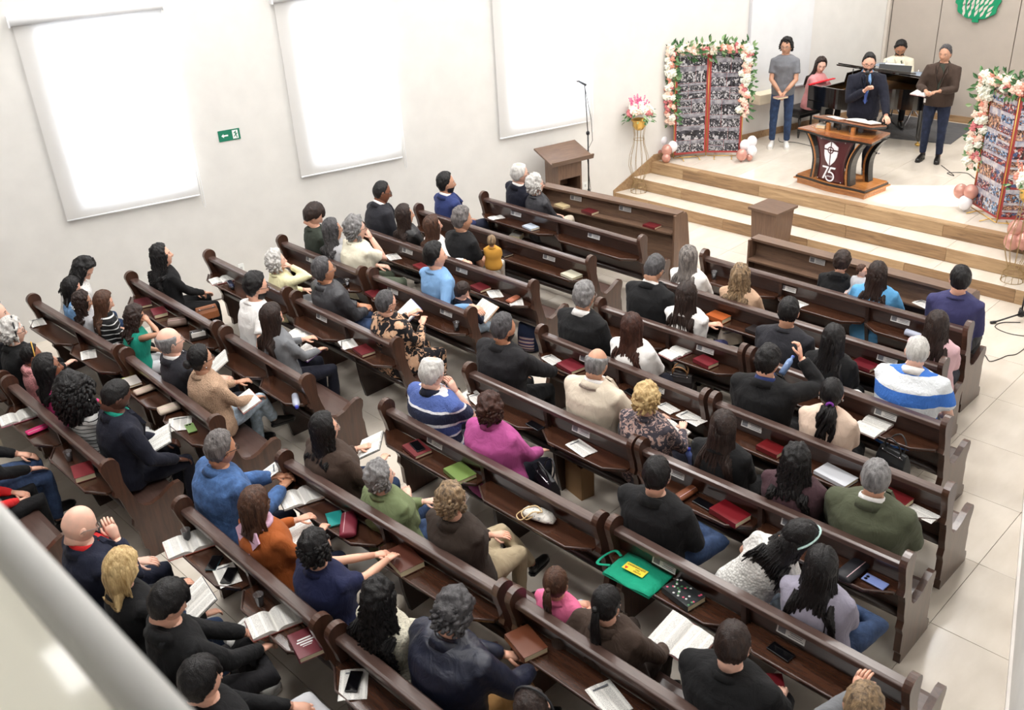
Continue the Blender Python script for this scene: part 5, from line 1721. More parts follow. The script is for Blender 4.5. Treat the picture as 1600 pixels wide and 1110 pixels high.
person('grey-haired man with glasses in blue denim jacket holding a leaflet', (-5.853, 2.547, 1.300), yaw=-0.5, hyaw=-0.8, hair='short',hc='salt',skin='olive',top=T('jeans2','denim'),collar='jacket',bottom=T('darkjeans','denim'),glasses='black',bulk=1.25,arms='phone',wl=(-.02,.42,.26),wr=(.12,.40,.24),lean=8.4, S=1.100)
person('woman with straight brown hair in rust sweater and lilac scarf', (-5.120, 2.375, 1.240), yaw=-1.9, hyaw=-3.2, hair='bob',hlen=.21,hc='brown',fem=True,skin='light',top=T('rust'),collar='crew',bottom=T('darkjeans','denim'),arms='book',extras=('scarf','earring'),bulk=1.12,pitch=14,lean=-5.7, S=1.024)
person('woman with black curly hair in navy sweater, forearms stretched forward', (-4.419, 2.390, 1.240), yaw=-3.2, hyaw=-5.5, hair='curlshort',hc='black',fem=True,skin='light',top=T('royal'),sleeve='short',collar='crew',bottom=T('khakigrey'),arms='forward',bulk=1.2,lean=-3.5, S=1.021)
person('woman with long black curly hair in cream cardigan', (-3.764, 2.375, 1.240), yaw=-4.4, hyaw=-7.6, hair='curlylong',hlen=.42,wave=.018,hc='black',fem=True,skin='light',top=T('cream','knit'),collar='crew',bottom=T('khaki'),arms='lap',bulk=1.0,shoe='cognac',legs='crossed_l',pitch=12,lean=-6.2, S=1.025)
person('man with wavy dark grey hair in navy leather jacket and tan trousers', (-3.288, 2.542, 1.299), yaw=-5.4, hyaw=-9.2, hair='wavyshort',hc='darkgrey',skin='light',top=T('navy','leather',.42),collar='jacket',bottom=T('tan'),arms='thigh',wr=(.22,.42,.14),wl=(.04,.40,.16),glasses='black',bulk=1.3,pitch=20,legs='out',lean=8.4, S=1.100)
person('person with dark hair and band at the bottom edge, only crown visible', (-2.484, 2.351, 1.279), yaw=-6.7, hyaw=-11.5, hair='short',hc='darkbrown',skin='light',top=T('charcoal'),collar='crew',bottom=T('black'),extras=('band_black',),lean=-6.9, S=1.078)

BALLOONS = [
    (-9.211, 12.32, 0.83, 0.095, 'w', 'upper white balloon left of the black and white photo board', None),
    (-8.98, 12.3, 0.768, 0.08, 'w', 'white balloon touching the left red frame of photo board', None),
    (-9.235, 12.24, 0.658, 0.08, 'r', 'rose balloon lying furthest left on the stage edge', None),
    (-9.017, 12.2, 0.724, 0.085, 'r', 'rose balloon in the middle of left balloon cluster', None),
    (-8.996, 12.16, 0.612, 0.07, 'r', 'lowest rose balloon at the left stage corner', None),
    (-8.089, 12.98, 0.771, 0.08, 'w', 'white balloon at right foot of black and white photo board', None),
    (-8.01, 13.05, 0.828, 0.08, 'w', 'top white balloon right of the black and white board', None),
    (-7.968, 13.0, 0.694, 0.08, 'w', 'lower white balloon right of the black and white board', None),
    (-8.055, 12.85, 0.654, 0.085, 'r', 'rose balloon before the right foot of black and white board', None),
    (-7.976, 12.95, 0.602, 0.05, 'r', 'small rose balloon half hidden behind white ones', None),
    (-4.612, 12.72, 0.766, 0.09, 'r', 'rose balloon at left foot of colour photo board', None),
    (-4.46, 12.66, 0.803, 0.09, 'r', 'rose balloon touching the red frame of colour board', None),
    (-4.495, 12.62, 0.658, 0.09, 'w', 'white balloon below the two rose ones by colour board', None),
    (-3.609, 11.95, 0.694, 0.1, 'r', 'rose balloon behind the right wire flower stand', None),
    (-3.609, 11.9, 0.553, 0.1, 'r', 'rose balloon low behind the right wire stand', None),
    (-3.481, 11.9, 0.583, 0.1, 'r', 'rose balloon cut by the right picture edge', None),
]
YG = plain('folder_yellow_green', srgb(206, 220, 96), .6)
ITEMS = [
    ('closed_book', ((-8.498, 9.163, 0.752), 1.3962634015954636, 'cream covered book on the left front shelf before white-haired woman'), {'cover': (200, 180, 140), 'size': (0.13, 0.2, 0.03)}),
    ('closed_book', ((-8.029, 9.2, 0.752), 1.4835298641951802, 'dark red book with cream pages on left front shelf, left of the other red one'), {'cover': (96, 26, 32), 'size': (0.14, 0.2, 0.035)}),
    ('closed_book', ((-7.058, 9.276, 0.752), 1.53588974175501, 'red book near right end of the left front shelf'), {'cover': (104, 28, 34), 'size': (0.14, 0.2, 0.028)}),
    ('sheet', ((-3.473, 9.138, 0.752), 1.2217304763960306, 'white sheet on the right front shelf beside navy sweater man'), {}),
    ('closed_book', ((-8.285, 8.33, 0.745), 1.3962634015954636, 'white and blue book on shelf behind the oldest couple'), {'cover': (190, 200, 214), 'size': (0.14, 0.2, 0.025)}),
    ('sheet', ((-8.927, 8.332, 0.745), 1.2217304763960306, 'open white booklet on shelf by the bearded man'), {'size': (0.2, 0.15)}),
    ('closed_book', ((-8.644, 8.435, 0.5), 0.3490658503988659, 'thick white box-like book on seat before the toddler'), {'cover': (232, 226, 214), 'size': (0.16, 0.22, 0.06)}),
    ('closed_book', ((-6.821, 7.48, 0.745), 1.4311699866353502, 'pale yellow and grey book on shelf near pew end, third row left'), {'cover': (200, 196, 176), 'size': (0.16, 0.21, 0.03)}),
    ('closed_book', ((-7.915, 7.477, 0.745), 1.3962634015954636, 'thin dark notebook on shelf before the toddler'), {'cover': (40, 32, 34), 'size': (0.14, 0.2, 0.018)}),
    ('closed_book', ((-7.393, 6.588, 0.745), 1.4311699866353502, 'dark red book on shelf before the small boy'), {'cover': (96, 26, 32), 'size': (0.15, 0.21, 0.03)}),
    ('sheet', ((-7.159, 6.589, 0.745), 1.0471975511965976, 'folded white leaflet on shelf between red book and tan wallet'), {}),
    ('pouch', ((-6.876, 6.589, 0.745), 1.6580627893946132, 'tan leather wallet on shelf near the pew end knob'), {'size': (0.17, 0.09, 0.04), 'col': (170, 100, 74), 'zipc': False, 'name': 'wallet', 'cat': 'wallet'}),
    ('sheet', ((-6.832, 6.59, 0.745), 0.8726646259971648, 'blue and white leaflets under the tan wallet'), {}),
    ('closed_book', ((-8.423, 6.584, 0.745), 1.3962634015954636, 'small red book on shelf behind the young woman with brown hair'), {'cover': (120, 40, 44), 'size': (0.12, 0.18, 0.02)}),
    ('sheet', ((-8.939, 6.582, 0.745), 1.2217304763960306, 'leaflet on shelf behind the woman in leather jacket'), {}),
    ('cup', ((-8.649, 5.675, 0.745), 'clear plastic cup on shelf behind the man in cream t-shirt'), {}),
    ('closed_book', ((-8.839, 5.674, 0.745), 1.3089969389957472, 'slim black notebook beside the plastic cup, by the wall'), {'cover': (30, 30, 34), 'size': (0.14, 0.2, 0.015)}),
    ('closed_book', ((-8.204, 5.724, 0.745), 1.3962634015954636, 'dark red book on shelf behind the young man in light blue'), {'cover': (96, 26, 32), 'size': (0.15, 0.21, 0.03)}),
    ('cup', ((-6.82, 5.711, 0.745), 'clear plastic cup on shelf near pew end behind the small boy'), {}),
    ('open_book', ((-10.008, 4.832, 0.745), 1.3089969389957472, 'open white book on wall-side shelf before the bearded man'), {'size': (0.26, 0.18), 'cover': (0.4, 0.1, 0.1, 1)}),
    ('bottle', ((-9.804, 4.829, 0.78), (1.5707963267948966, 0, 1.2217304763960306), 'dark navy bottle lying on wall-side shelf beside open book'), {'col': (34, 40, 64), 'cap': (20, 22, 30), 'dark': True, 'h': 0.2, 'rad': 0.032}),
    ('sheet', ((-7.45, 4.797, 0.745), 1.2217304763960306, 'blank white notebook sheet on shelf behind floral dress woman'), {'size': (0.16, 0.22)}),
    ('closed_book', ((-7.182, 4.794, 0.745), 1.3962634015954636, 'dark red book beside white notebook, behind floral dress woman'), {'cover': (96, 26, 32), 'size': (0.15, 0.21, 0.032)}),
    ('closed_book', ((-10.126, 3.9, 0.745), 1.2217304763960306, 'dark red book with grey edge on shelf, leftmost behind black curly-haired woman'), {'cover': (84, 30, 36), 'size': (0.18, 0.24, 0.03)}),
    ('closed_book', ((-9.713, 3.891, 0.745), 1.3089969389957472, 'cream-paged red book with pink index tabs'), {'cover': (110, 30, 40), 'size': (0.15, 0.21, 0.045), 'pink': True}),
    ('pouch', ((-9.267, 3.882, 0.745), 1.0471975511965976, 'round taupe purse on shelf above the teal-top girl'), {'size': (0.2, 0.15, 0.09), 'col': (120, 100, 90), 'name': 'purse', 'cat': 'purse'}),
    ('handbag', ((-8.8, 3.872, 0.745), 1.2217304763960306, 'small black bag with white square patch on shelf near double knobs'), {'size': (0.18, 0.1, 0.1), 'handle': False, 'col': (44, 38, 36), 'hcol': (200, 196, 190), 'flap': True}),
    ('handbag', ((-9.703, 4.427, 0.5), 1.3089969389957472, 'tan brown leather handbag on pew seat beside black-dressed woman'), {'size': (0.26, 0.12, 0.15), 'handle': False, 'col': (140, 84, 50)}),
    ('bottle', ((-6.932, 3.819, 0.775), (1.5707963267948966, 0, 1.0471975511965976), 'clear crumpled water bottle lying on shelf by the orange pew end'), {'col': (206, 212, 230), 'cap': (60, 70, 180), 'h': 0.22, 'rad': 0.034}),
    ('sheet', ((-10.61, 2.898, 0.745), 1.3962634015954636, 'open white tablet-like booklet near the wall end of girls pew'), {'size': (0.15, 0.22)}),
    ('sheet', ((-9.372, 2.935, 0.745), 1.2217304763960306, 'white leaflet on shelf behind the striped-top girl'), {'size': (0.15, 0.21)}),
    ('sheet', ((-8.5, 2.922, 0.745), 1.3962634015954636, 'yellow-green folder on shelf behind teal-top girl'), {'size': (0.24, 0.19), 'mat': YG}),
    ('closed_book', ((-8.417, 2.95, 0.755), 1.3962634015954636, 'white book on the yellow-green folder'), {'cover': (190, 184, 178), 'size': (0.14, 0.2, 0.025)}),
    ('pouch', ((-8.163, 2.956, 0.745), 1.4835298641951802, 'beige striped case next to yellow-green folder'), {'size': (0.19, 0.11, 0.05), 'col': (196, 178, 160), 'name': 'glasses_case', 'cat': 'case'}),
    ('pouch', ((-7.635, 2.931, 0.745), 1.3962634015954636, 'pale cream purse on shelf behind dark-suited balding man'), {'size': (0.19, 0.13, 0.07), 'col': (210, 194, 176), 'name': 'purse', 'cat': 'purse'}),
    ('phone', ((-7.207, 2.914, 0.75), 1.3089969389957472, 'phone in pale green case on shelf near pew knob'), {'col': (130, 160, 100)}),
    ('sheet', ((-7.362, 2.891, 0.745), 1.0471975511965976, 'black and white magazine under the green phone'), {'size': (0.2, 0.24)}),
    ('open_book', ((-8.636, 1.95, 0.745), 1.3962634015954636, 'open book with pink cover on shelf at left picture edge'), {'size': (0.3, 0.2), 'cover': (0.6, 0.12, 0.2, 1)}),
    ('pouch', ((-8.259, 1.98, 0.745), 1.5707963267948966, 'hot pink wallet on shelf next to pink-covered book'), {'size': (0.18, 0.1, 0.03), 'col': (206, 40, 110), 'name': 'wallet', 'cat': 'wallet'}),
    ('cup', ((-7.545, 1.979, 0.745), 'clear plastic cup on shelf left of the red book'), {}),
    ('closed_book', ((-7.248, 1.971, 0.745), 1.3089969389957472, 'thick red book on shelf at end of the navy suit man pew'), {'cover': (110, 24, 32), 'size': (0.16, 0.22, 0.05)}),
    ('cup', ((-5.523, 8.394, 0.745), 'clear plastic cup on shelf beside long grey hair'), {}),
    ('sheet', ((-4.499, 8.392, 0.745), 1.3962634015954636, 'white leaflet on shelf behind boy in black hoodie'), {'size': (0.15, 0.21)}),
    ('bottle', ((-3.33, 8.389, 0.78), (1.5707963267948966, 0, 1.4835298641951802), 'crumpled clear bottle lying on shelf left of woman in pale pink'), {'col': (200, 206, 226), 'cap': (200, 200, 210), 'h': 0.2, 'rad': 0.034}),
    ('closed_book', ((-4.904, 7.569, 0.745), 1.4835298641951802, 'orange-brown thick book on shelf behind white blazer woman'), {'cover': (176, 90, 44), 'size': (0.15, 0.21, 0.05)}),
    ('closed_book', ((-4.447, 7.569, 0.745), 1.4835298641951802, 'white-paged dark book behind camel sweater woman'), {'cover': (46, 40, 40), 'size': (0.14, 0.2, 0.03)}),
    ('sheet', ((-3.944, 7.569, 0.745), 1.4835298641951802, 'long white papers on shelf above the dark t-shirt man'), {'size': (0.14, 0.3)}),
    ('closed_book', ((-3.327, 7.569, 0.745), 1.4311699866353502, 'dark red book on shelf between black-haired woman and striped polo man'), {'cover': (100, 24, 34), 'size': (0.15, 0.21, 0.035)}),
    ('pouch', ((-3.073, 7.569, 0.745), 1.4835298641951802, 'teal green case left of the striped polo man'), {'size': (0.17, 0.08, 0.035), 'col': (34, 110, 96)}),
    ('handbag', ((-4.773, 7.598, 0.5), 1.0471975511965976, 'cream handbag with brown edge on seat behind white blazer woman'), {'size': (0.24, 0.11, 0.17), 'handle': False, 'col': (214, 200, 180), 'hcol': (110, 70, 50)}),
    ('open_book', ((-4.797, 6.704, 0.745), 1.3962634015954636, 'open book with pens on shelf behind white blazer woman'), {'size': (0.28, 0.18), 'cover': (0.3, 0.05, 0.07, 1)}),
    ('closed_book', ((-4.46, 6.712, 0.745), 1.3962634015954636, 'red book stack with green bookmark on shelf, left of long pew knob'), {'cover': (110, 26, 36), 'size': (0.14, 0.2, 0.04)}),
    ('open_book', ((-2.793, 6.687, 0.745), 1.4660765716752369, 'open book on shelf right of the ponytail woman'), {'size': (0.34, 0.22), 'cover': (0.12, 0.04, 0.04, 1)}),
    ('sheet', ((-3.66, 6.707, 0.745), 1.2217304763960306, 'small white sheet behind the man who drinks'), {}),
    ('sheet', ((-5.625, 5.858, 0.745), 1.361356816555577, 'folded white papers on shelf near the left knob'), {'size': (0.13, 0.2)}),
    ('closed_book', ((-5.377, 5.855, 0.745), 1.3962634015954636, 'red and white book on shelf behind grey-haired man in black'), {'cover': (112, 34, 44), 'size': (0.17, 0.23, 0.035)}),
    ('phone', ((-4.64, 5.848, 0.745), 1.3962634015954636, 'phone with pale edge on shelf behind bald man in beige'), {'col': (40, 36, 36)}),
    ('sheet', ((-4.245, 5.844, 0.745), 1.3962634015954636, 'narrow white leaflet behind the tousled blonde woman'), {'size': (0.12, 0.18)}),
    ('sheet', ((-3.997, 5.841, 0.745), 1.4311699866353502, 'printed white leaflet at right end of shelf, left of brown hair'), {'size': (0.14, 0.24)}),
    ('closed_book', ((-3.228, 5.84, 0.745), 1.4835298641951802, 'red-covered book with cream pages above maroon blouse woman'), {'cover': (104, 18, 22), 'size': (0.14, 0.2, 0.04)}),
    ('closed_book', ((-2.673, 5.838, 0.745), 1.4311699866353502, 'white spiral-bound notebook on shelf above the olive suit man'), {'cover': (206, 208, 214), 'size': (0.17, 0.28, 0.03)}),
    ('closed_book', ((-2.204, 5.836, 0.745), 1.4660765716752369, 'red book with yellow pages right of olive suit man'), {'cover': (100, 24, 28), 'size': (0.16, 0.2, 0.045)}),
    ('sheet', ((-2.023, 5.835, 0.745), 1.4660765716752369, 'printed white leaflet at right end of the shelf beside red book'), {'size': (0.13, 0.26)}),
    ('sheet', ((-5.638, 4.89, 0.745), 1.3089969389957472, 'pale blue leaflet on shelf left of the magenta sweater woman'), {'size': (0.13, 0.18)}),
    ('sheet', ((-4.406, 4.894, 0.745), 1.3962634015954636, 'printed white leaflet on shelf above the paper bag'), {'size': (0.15, 0.24)}),
    ('phone', ((-4.929, 4.892, 0.745), 1.4835298641951802, 'dark tablet phone on shelf right of magenta sweater woman'), {'col': (26, 30, 40)}),
    ('pouch', ((-3.385, 4.911, 0.745), 1.4835298641951802, 'brown leather case on shelf right of black blazer man'), {'size': (0.2, 0.09, 0.05), 'col': (120, 66, 38)}),
    ('phone', ((-3.226, 4.914, 0.745), 1.4835298641951802, 'black phone on shelf between brown case and red book'), {'col': (22, 22, 26)}),
    ('closed_book', ((-3.002, 4.918, 0.745), 1.4311699866353502, 'large bright red book with cream pages on shelf'), {'cover': (112, 16, 26), 'size': (0.17, 0.25, 0.045)}),
    ('pouch', ((-2.065, 4.934, 0.745), 1.4835298641951802, 'black shiny clutch on shelf above lilac sweater woman'), {'size': (0.26, 0.13, 0.05), 'col': (26, 26, 32), 'name': 'clutch_bag', 'cat': 'clutch bag'}),
    ('phone', ((-1.908, 4.938, 0.75), 1.5009831567151235, 'phone in light blue case on shelf of the olive suit man'), {'col': (120, 136, 190)}),
    ('closed_book', ((-5.411, 3.992, 0.745), 1.3962634015954636, 'dark red book under a black phone on shelf'), {'cover': (110, 40, 44), 'size': (0.16, 0.22, 0.03)}),
    ('phone', ((-5.415, 4.002, 0.776), 1.3089969389957472, 'black phone lying on the dark red book'), {'col': (20, 20, 24)}),
    ('closed_book', ((-4.883, 3.991, 0.745), 1.3962634015954636, 'green patterned book on shelf left of paper bag'), {'cover': (110, 134, 70), 'size': (0.17, 0.23, 0.035)}),
    ('closed_book', ((-2.751, 4.01, 0.745), 1.3962634015954636, 'dark flower-covered book with red pages beside green tote'), {'cover': (40, 44, 46), 'size': (0.16, 0.24, 0.045), 'extra': 'flowers'}),
    ('phone', ((-2.034, 4.003, 0.745), 1.4660765716752369, 'black phone on shelf behind lilac sweater woman'), {'col': (18, 18, 20)}),
    ('open_book', ((-5.598, 2.977, 0.745), 1.2566370614359172, 'open book on wall-side end shelf right of denim jacket man'), {'size': (0.32, 0.22), 'cover': (0.05, 0.04, 0.04, 1)}),
    ('closed_book', ((-5.168, 2.99, 0.745), 1.1344640137963142, 'teal notebook on shelf above the maroon pencil case'), {'cover': (30, 140, 136), 'size': (0.12, 0.17, 0.012)}),
    ('pouch', ((-5.005, 2.998, 0.745), -0.6981317007977318, 'maroon pencil case with pale pink zip on shelf'), {'size': (0.27, 0.13, 0.06), 'col': (120, 34, 52)}),
    ('closed_book', ((-4.398, 3.017, 0.745), -0.17453292519943295, 'large brown zipped leather book case on shelf'), {'cover': (90, 48, 36), 'size': (0.27, 0.19, 0.05), 'cat': 'book case'}),
    ('closed_book', ((-3.211, 3.019, 0.745), 1.3089969389957472, 'thick brown leather book with cream pages on shelf'), {'cover': (104, 56, 34), 'size': (0.17, 0.24, 0.045)}),
    ('sheet', ((-2.568, 3.038, 0.745), 1.2566370614359172, 'printed white leaflet on shelf at the bottom of picture'), {'size': (0.17, 0.25)}),
    ('open_book', ((-5.734, 2.103, 0.745), 1.2915436464758039, 'open thick book on shelf behind denim jacket man'), {'size': (0.34, 0.22), 'cover': (0.4, 0.08, 0.05, 1), 'th': 0.03}),
    ('cup', ((-5.798, 2.123, 0.745), 'clear plastic cup on shelf left of open thick book'), {}),
    ('cup', ((-4.784, 2.106, 0.745), 'clear plastic cup on shelf behind the navy curly-haired woman'), {}),
    ('phone', ((-5.405, 2.115, 0.745), 0.6981317007977318, 'phone in dark teal case next to open thick book'), {'col': (34, 60, 66)}),
    ('phone', ((-5.191, 2.113, 0.757), 0.6981317007977318, 'black phone lying on a leaflet, right of teal phone'), {'col': (20, 20, 24)}),
    ('sheet', ((-5.226, 2.112, 0.745), 1.3089969389957472, 'white leaflet under the black phone behind the rust sweater'), {'size': (0.15, 0.24)}),
    ('open_book', ((-4.579, 2.075, 0.745), 1.2915436464758039, 'open book with red cover behind navy curly-haired woman'), {'size': (0.32, 0.21), 'cover': (0.3, 0.06, 0.05, 1), 'th': 0.03}),
    ('closed_book', ((-4.233, 2.097, 0.745), 1.3089969389957472, 'dark red book with white title lettering near double knobs'), {'cover': (110, 40, 50), 'size': (0.17, 0.24, 0.04), 'title': True}),
    ('sheet', ((-3.761, 2.108, 0.745), 0.8726646259971648, 'white papers under a black phone at bottom of picture'), {'size': (0.17, 0.24)}),
    ('phone', ((-3.765, 2.116, 0.757), 0.6981317007977318, 'black phone on white papers at bottom of picture'), {'col': (16, 16, 18)}),
    ('open_book', ((-7.36, 5.544, 0.86), -0.3490658503988659, 'large open book held up by floral dress woman'), {'size': (0.3, 0.21), 'tx': 0.6108652381980153, 'cover': (0.1, 0.1, 0.3, 1)}),
    ('open_book', ((-7.695, 4.458, 0.7), 0.0, 'open book with purple cover on lap of woman in grey top'), {'size': (0.26, 0.18), 'tx': 0.2617993877991494, 'cover': (0.25, 0.08, 0.4, 1)}),
    ('open_book', ((-8.123, 4.603, 0.68), 0.0, 'open book on the lap of bearded man in white t-shirt'), {'size': (0.28, 0.2), 'tx': 0.17453292519943295, 'cover': (0.1, 0.1, 0.1, 1)}),
    ('open_book', ((-7.245, 3.498, 0.74), -0.17453292519943295, 'open book with red cover on lap of beige knit woman'), {'size': (0.28, 0.19), 'tx': 0.3490658503988659, 'cover': (0.45, 0.08, 0.06, 1)}),
    ('open_book', ((-8.032, 3.681, 0.8), -0.4363323129985824, 'open book held by the balding man in charcoal suit'), {'size': (0.26, 0.2), 'tx': 0.6108652381980153, 'cover': (0.1, 0.1, 0.1, 1)}),
    ('open_book', ((-7.229, 2.629, 0.76), -0.4363323129985824, 'large open book held by the man in navy suit'), {'size': (0.32, 0.22), 'tx': 0.3839724354387525, 'cover': (0.05, 0.05, 0.05, 1)}),
    ('open_book', ((-5.034, 1.809, 0.84), -0.17453292519943295, 'open book held in front of the blonde woman'), {'size': (0.28, 0.2), 'tx': 0.5235987755982988, 'cover': (0.05, 0.05, 0.06, 1)}),
    ('sheet', ((-5.95, 2.899, 0.84), -0.5235987755982988, 'white leaflet with small print held by denim jacket man'), {'size': (0.16, 0.24), 'tx': 0.5235987755982988}),
    ('open_book', ((-5.232, 2.734, 0.72), -0.2617993877991494, 'open book on the lap of rust sweater woman'), {'size': (0.28, 0.2), 'tx': 0.2617993877991494, 'cover': (0.7, 0.7, 0.66, 1)}),
    ('open_book', ((-5.689, 3.738, 0.8), -0.7853981633974483, 'open book with black cover held by black-haired woman in brown'), {'size': (0.28, 0.2), 'tx': 0.4363323129985824, 'cover': (0.01, 0.01, 0.01, 1)}),
    ('open_book', ((-5.701, 4.873, 0.7), -0.17453292519943295, 'open book with green page in front of striped polo elder'), {'size': (0.32, 0.22), 'tx': 0.20943951023931956, 'cover': (0.2, 0.3, 0.1, 1)}),
    ('open_book', ((-4.013, 5.572, 0.72), -0.17453292519943295, 'open book on the lap of tousled blonde woman'), {'size': (0.28, 0.2), 'tx': 0.3141592653589793, 'cover': (0.1, 0.06, 0.05, 1)}),
    ('open_book', ((-2.501, 3.651, 0.8), -0.08726646259971647, 'large open book held by ponytail woman in brown jacket'), {'size': (0.34, 0.24), 'tx': 0.3490658503988659, 'cover': (0.3, 0.1, 0.1, 1)}),
    ('closed_book', ((-1.99, 3.837, 0.6), 0.6981317007977318, 'thin dark red folder on seat right of black t-shirt man'), {'cover': (110, 26, 34), 'size': (0.17, 0.24, 0.01)}),
    ('open_book', ((-6.974, 6.248, 0.72), -0.17453292519943295, 'colourful open picture book in front of the small boy'), {'size': (0.3, 0.22), 'tx': 0.6108652381980153, 'cover': (0.8, 0.4, 0.2, 1)}),
    ('open_book', ((-5.93, 14.16, 1.6), 2.9670597283903604, 'open book in the hands of the man in brown jacket'), {'size': (0.24, 0.17), 'tx': -0.17453292519943295, 'cover': (0.2, 0.04, 0.06, 1)}),
    ('closed_book', ((-7.9, 13.62, 1.4), -0.3490658503988659, 'brownish book held low by the young man in grey t-shirt'), {'cover': (150, 110, 104), 'size': (0.13, 0.2, 0.03)}),
    ('handbag', ((-4.446, 4.517, 0.49), -0.3490658503988659, 'black shiny handbag on seat right of the magenta sweater woman'), {'size': (0.3, 0.13, 0.19), 'col': (24, 24, 28)}),
    ('handbag', ((-4.643, 6.57, 0.49), 0.3490658503988659, 'black handbag with tan strap right of white sweater woman'), {'size': (0.26, 0.12, 0.15), 'col': (34, 28, 28), 'hcol': (150, 108, 70)}),
    ('handbag', ((-2.544, 6.557, 0.49), -0.2617993877991494, 'black leather handbag with ring handles near the right aisle'), {'size': (0.28, 0.13, 0.2), 'col': (34, 36, 38)}),
    ('handbag', ((-9.62, 1.86, 0), 0.17453292519943295, 'cream canvas bag with red print on floor at left picture edge'), {'size': (0.34, 0.12, 0.34), 'col': (206, 196, 172), 'hcol': (170, 40, 44), 'flap': True, 'metal': False}),
    ('bottle', ((-3.811, 5.547, 0.47), (0, 0, 0), 'blue-capped water bottle standing on seat by paisley blouse woman'), {'col': (120, 140, 210), 'cap': (30, 50, 170), 'h': 0.2}),
    ('bottle', ((-3.491, 6.37, 1.1219999999999999), (-1.0471975511965976, 0, 0), 'pale blue water bottle raised by the man in black jacket'), {'col': (130, 160, 210), 'cap': (60, 90, 170), 'h': 0.2, 'rad': 0.028}),
    ('open_book', ((-6.05, 12.68, 1.49), -0.12217304763960307, 'open book on the pulpit reading desk'), {'size': (0.4, 0.24), 'tx': -0.15707963267948966, 'cover': (0.3, 0.15, 0.08, 1)}),
    ('sheet', ((-6.45, 12.7, 1.4849999999999999), -0.20943951023931956, 'white papers on left half of pulpit desk'), {'size': (0.28, 0.2), 'tx': -0.15707963267948966}),
    ('closed_book', ((-6.62, 12.62, 1.3559999999999999), 0.17453292519943295, 'white booklets under the pulpit reading desk'), {'cover': (220, 214, 200), 'size': (0.13, 0.18, 0.04)}),
]
TOD = [(-7.706, 7.093, 1.083), (-7.092, 6.057, 0.98), (-4.031, 8.8, 1.09)]
MICP = [(-6.212, 12.98, 2.015)]
TOTE = ((-3.097, 3.984, 0.75), 0.03490658503988659)
PBAG = (-4.715, 5.197, 0.0)
COAT = (-3.036, 6.8, 0.0)
BPACK = (-6.935, 6.865, 0.0)
FPOUCH = (-4.021, 3.989, 0.745)

# ================================================================ stage furniture
ST = 0.54
# --- pulpit
PUB = plain('pulpit_black', srgb(26, 26, 26), 0.25, coat=0.4)
PUO = wood('pulpit_orange_wood', srgb(142, 86, 42), srgb(196, 132, 72), 0.25, 0.6, (3, 18, 18))
PUR = wood('pulpit_red_wood', srgb(112, 62, 36), srgb(162, 100, 58), 0.25, 0.6, (3, 18, 18))
PUM = plain('pulpit_maroon', srgb(74, 22, 30), 0.3, coat=0.5)
r = empty('pulpit', (-6.26, 12.62, ST), R(-7), 'large wooden pulpit with maroon shield front and number 75', 'pulpit')
def wavy(w, d0, d1, amp=0.035, chamf=0.0):
    """outline of a board: straight sides, front edge (y=-d0) with a shallow double wave"""
    pts = []
    for i in range(25):
        u = -1 + 2 * i / 24
        pts.append((u * w, -d0 - amp * math.cos(u * math.pi * 1.0) * (1 - u * u * 0.6)))
    return pts + [(w - chamf, d1), (-w + chamf, d1)]
MB().prism(wavy(.56, .26, .28, .03), 'z', 0.0, .075).build('plinth', PUO, r, bevel=0.004)
MB().prism(wavy(.60, .30, .32, .03), 'z', .075, .092).build('plinth_ledge', PUO, r, bevel=0.004)
MB().prism(wavy(.575, .28, .30, .03), 'z', .092, .12).build('plinth_band', PUB, r, bevel=0.003)
MB().prism(wavy(.56, .265, .29, .03), 'z', .12, .138).build('plinth_top', PUO, r, bevel=0.004)
# shield panel, curved in plan and with hollow sides
m_ = MB()
N1, N2 = 14, 16
V = []
for i in range(N1):
    z = .138 + (.76 - .138) * i / (N1 - 1)
    f = i / (N1 - 1)
    hw = .205 + .075 * abs(2 * f - 0.75) ** 1.8 * (1 if f > .37 else .45)
    for k in range(N2):
        u = -1 + 2 * k / (N2 - 1)
        V.append((u * hw, -.245 - .045 * math.cos(u * 1.4), z))
F = [(i * N2 + k, i * N2 + k + 1, (i + 1) * N2 + k + 1, (i + 1) * N2 + k) for i in range(N1 - 1) for k in range(N2 - 1)]
m_.add(V, F, 0, True)
so = m_.build('shield_panel', PUM, r)
sd_ = so.modifiers.new('thick', 'SOLIDIFY'); sd_.thickness = 0.02
def fy(x, z=0.4): return -.245 - .045 * math.cos(max(-1, min(1, x / .25)) * 1.4) - .012
WHT = plain('pulpit_white', srgb(236, 234, 240), 0.4)
def decal(pts, name, mat=WHT, dz=0.0):
    m2 = MB()
    v = [(p[0], fy(p[0]) - 0.003 - dz, p[1]) for p in pts] + [(p[0], fy(p[0]) + 0.01, p[1]) for p in pts]
    n = len(pts)
    m2.add(v, [list(range(n)), list(range(n, 2 * n))[::-1]] + [(i, i + n, (i + 1) % n + n, (i + 1) % n) for i in range(n)])
    return m2.build(name, mat, r)
sx, sz = -.005, .565
emb = [(-.105, .10), (-.075, .115), (-.04, .145), (0, .165), (.04, .145), (.075, .115), (.105, .10)]
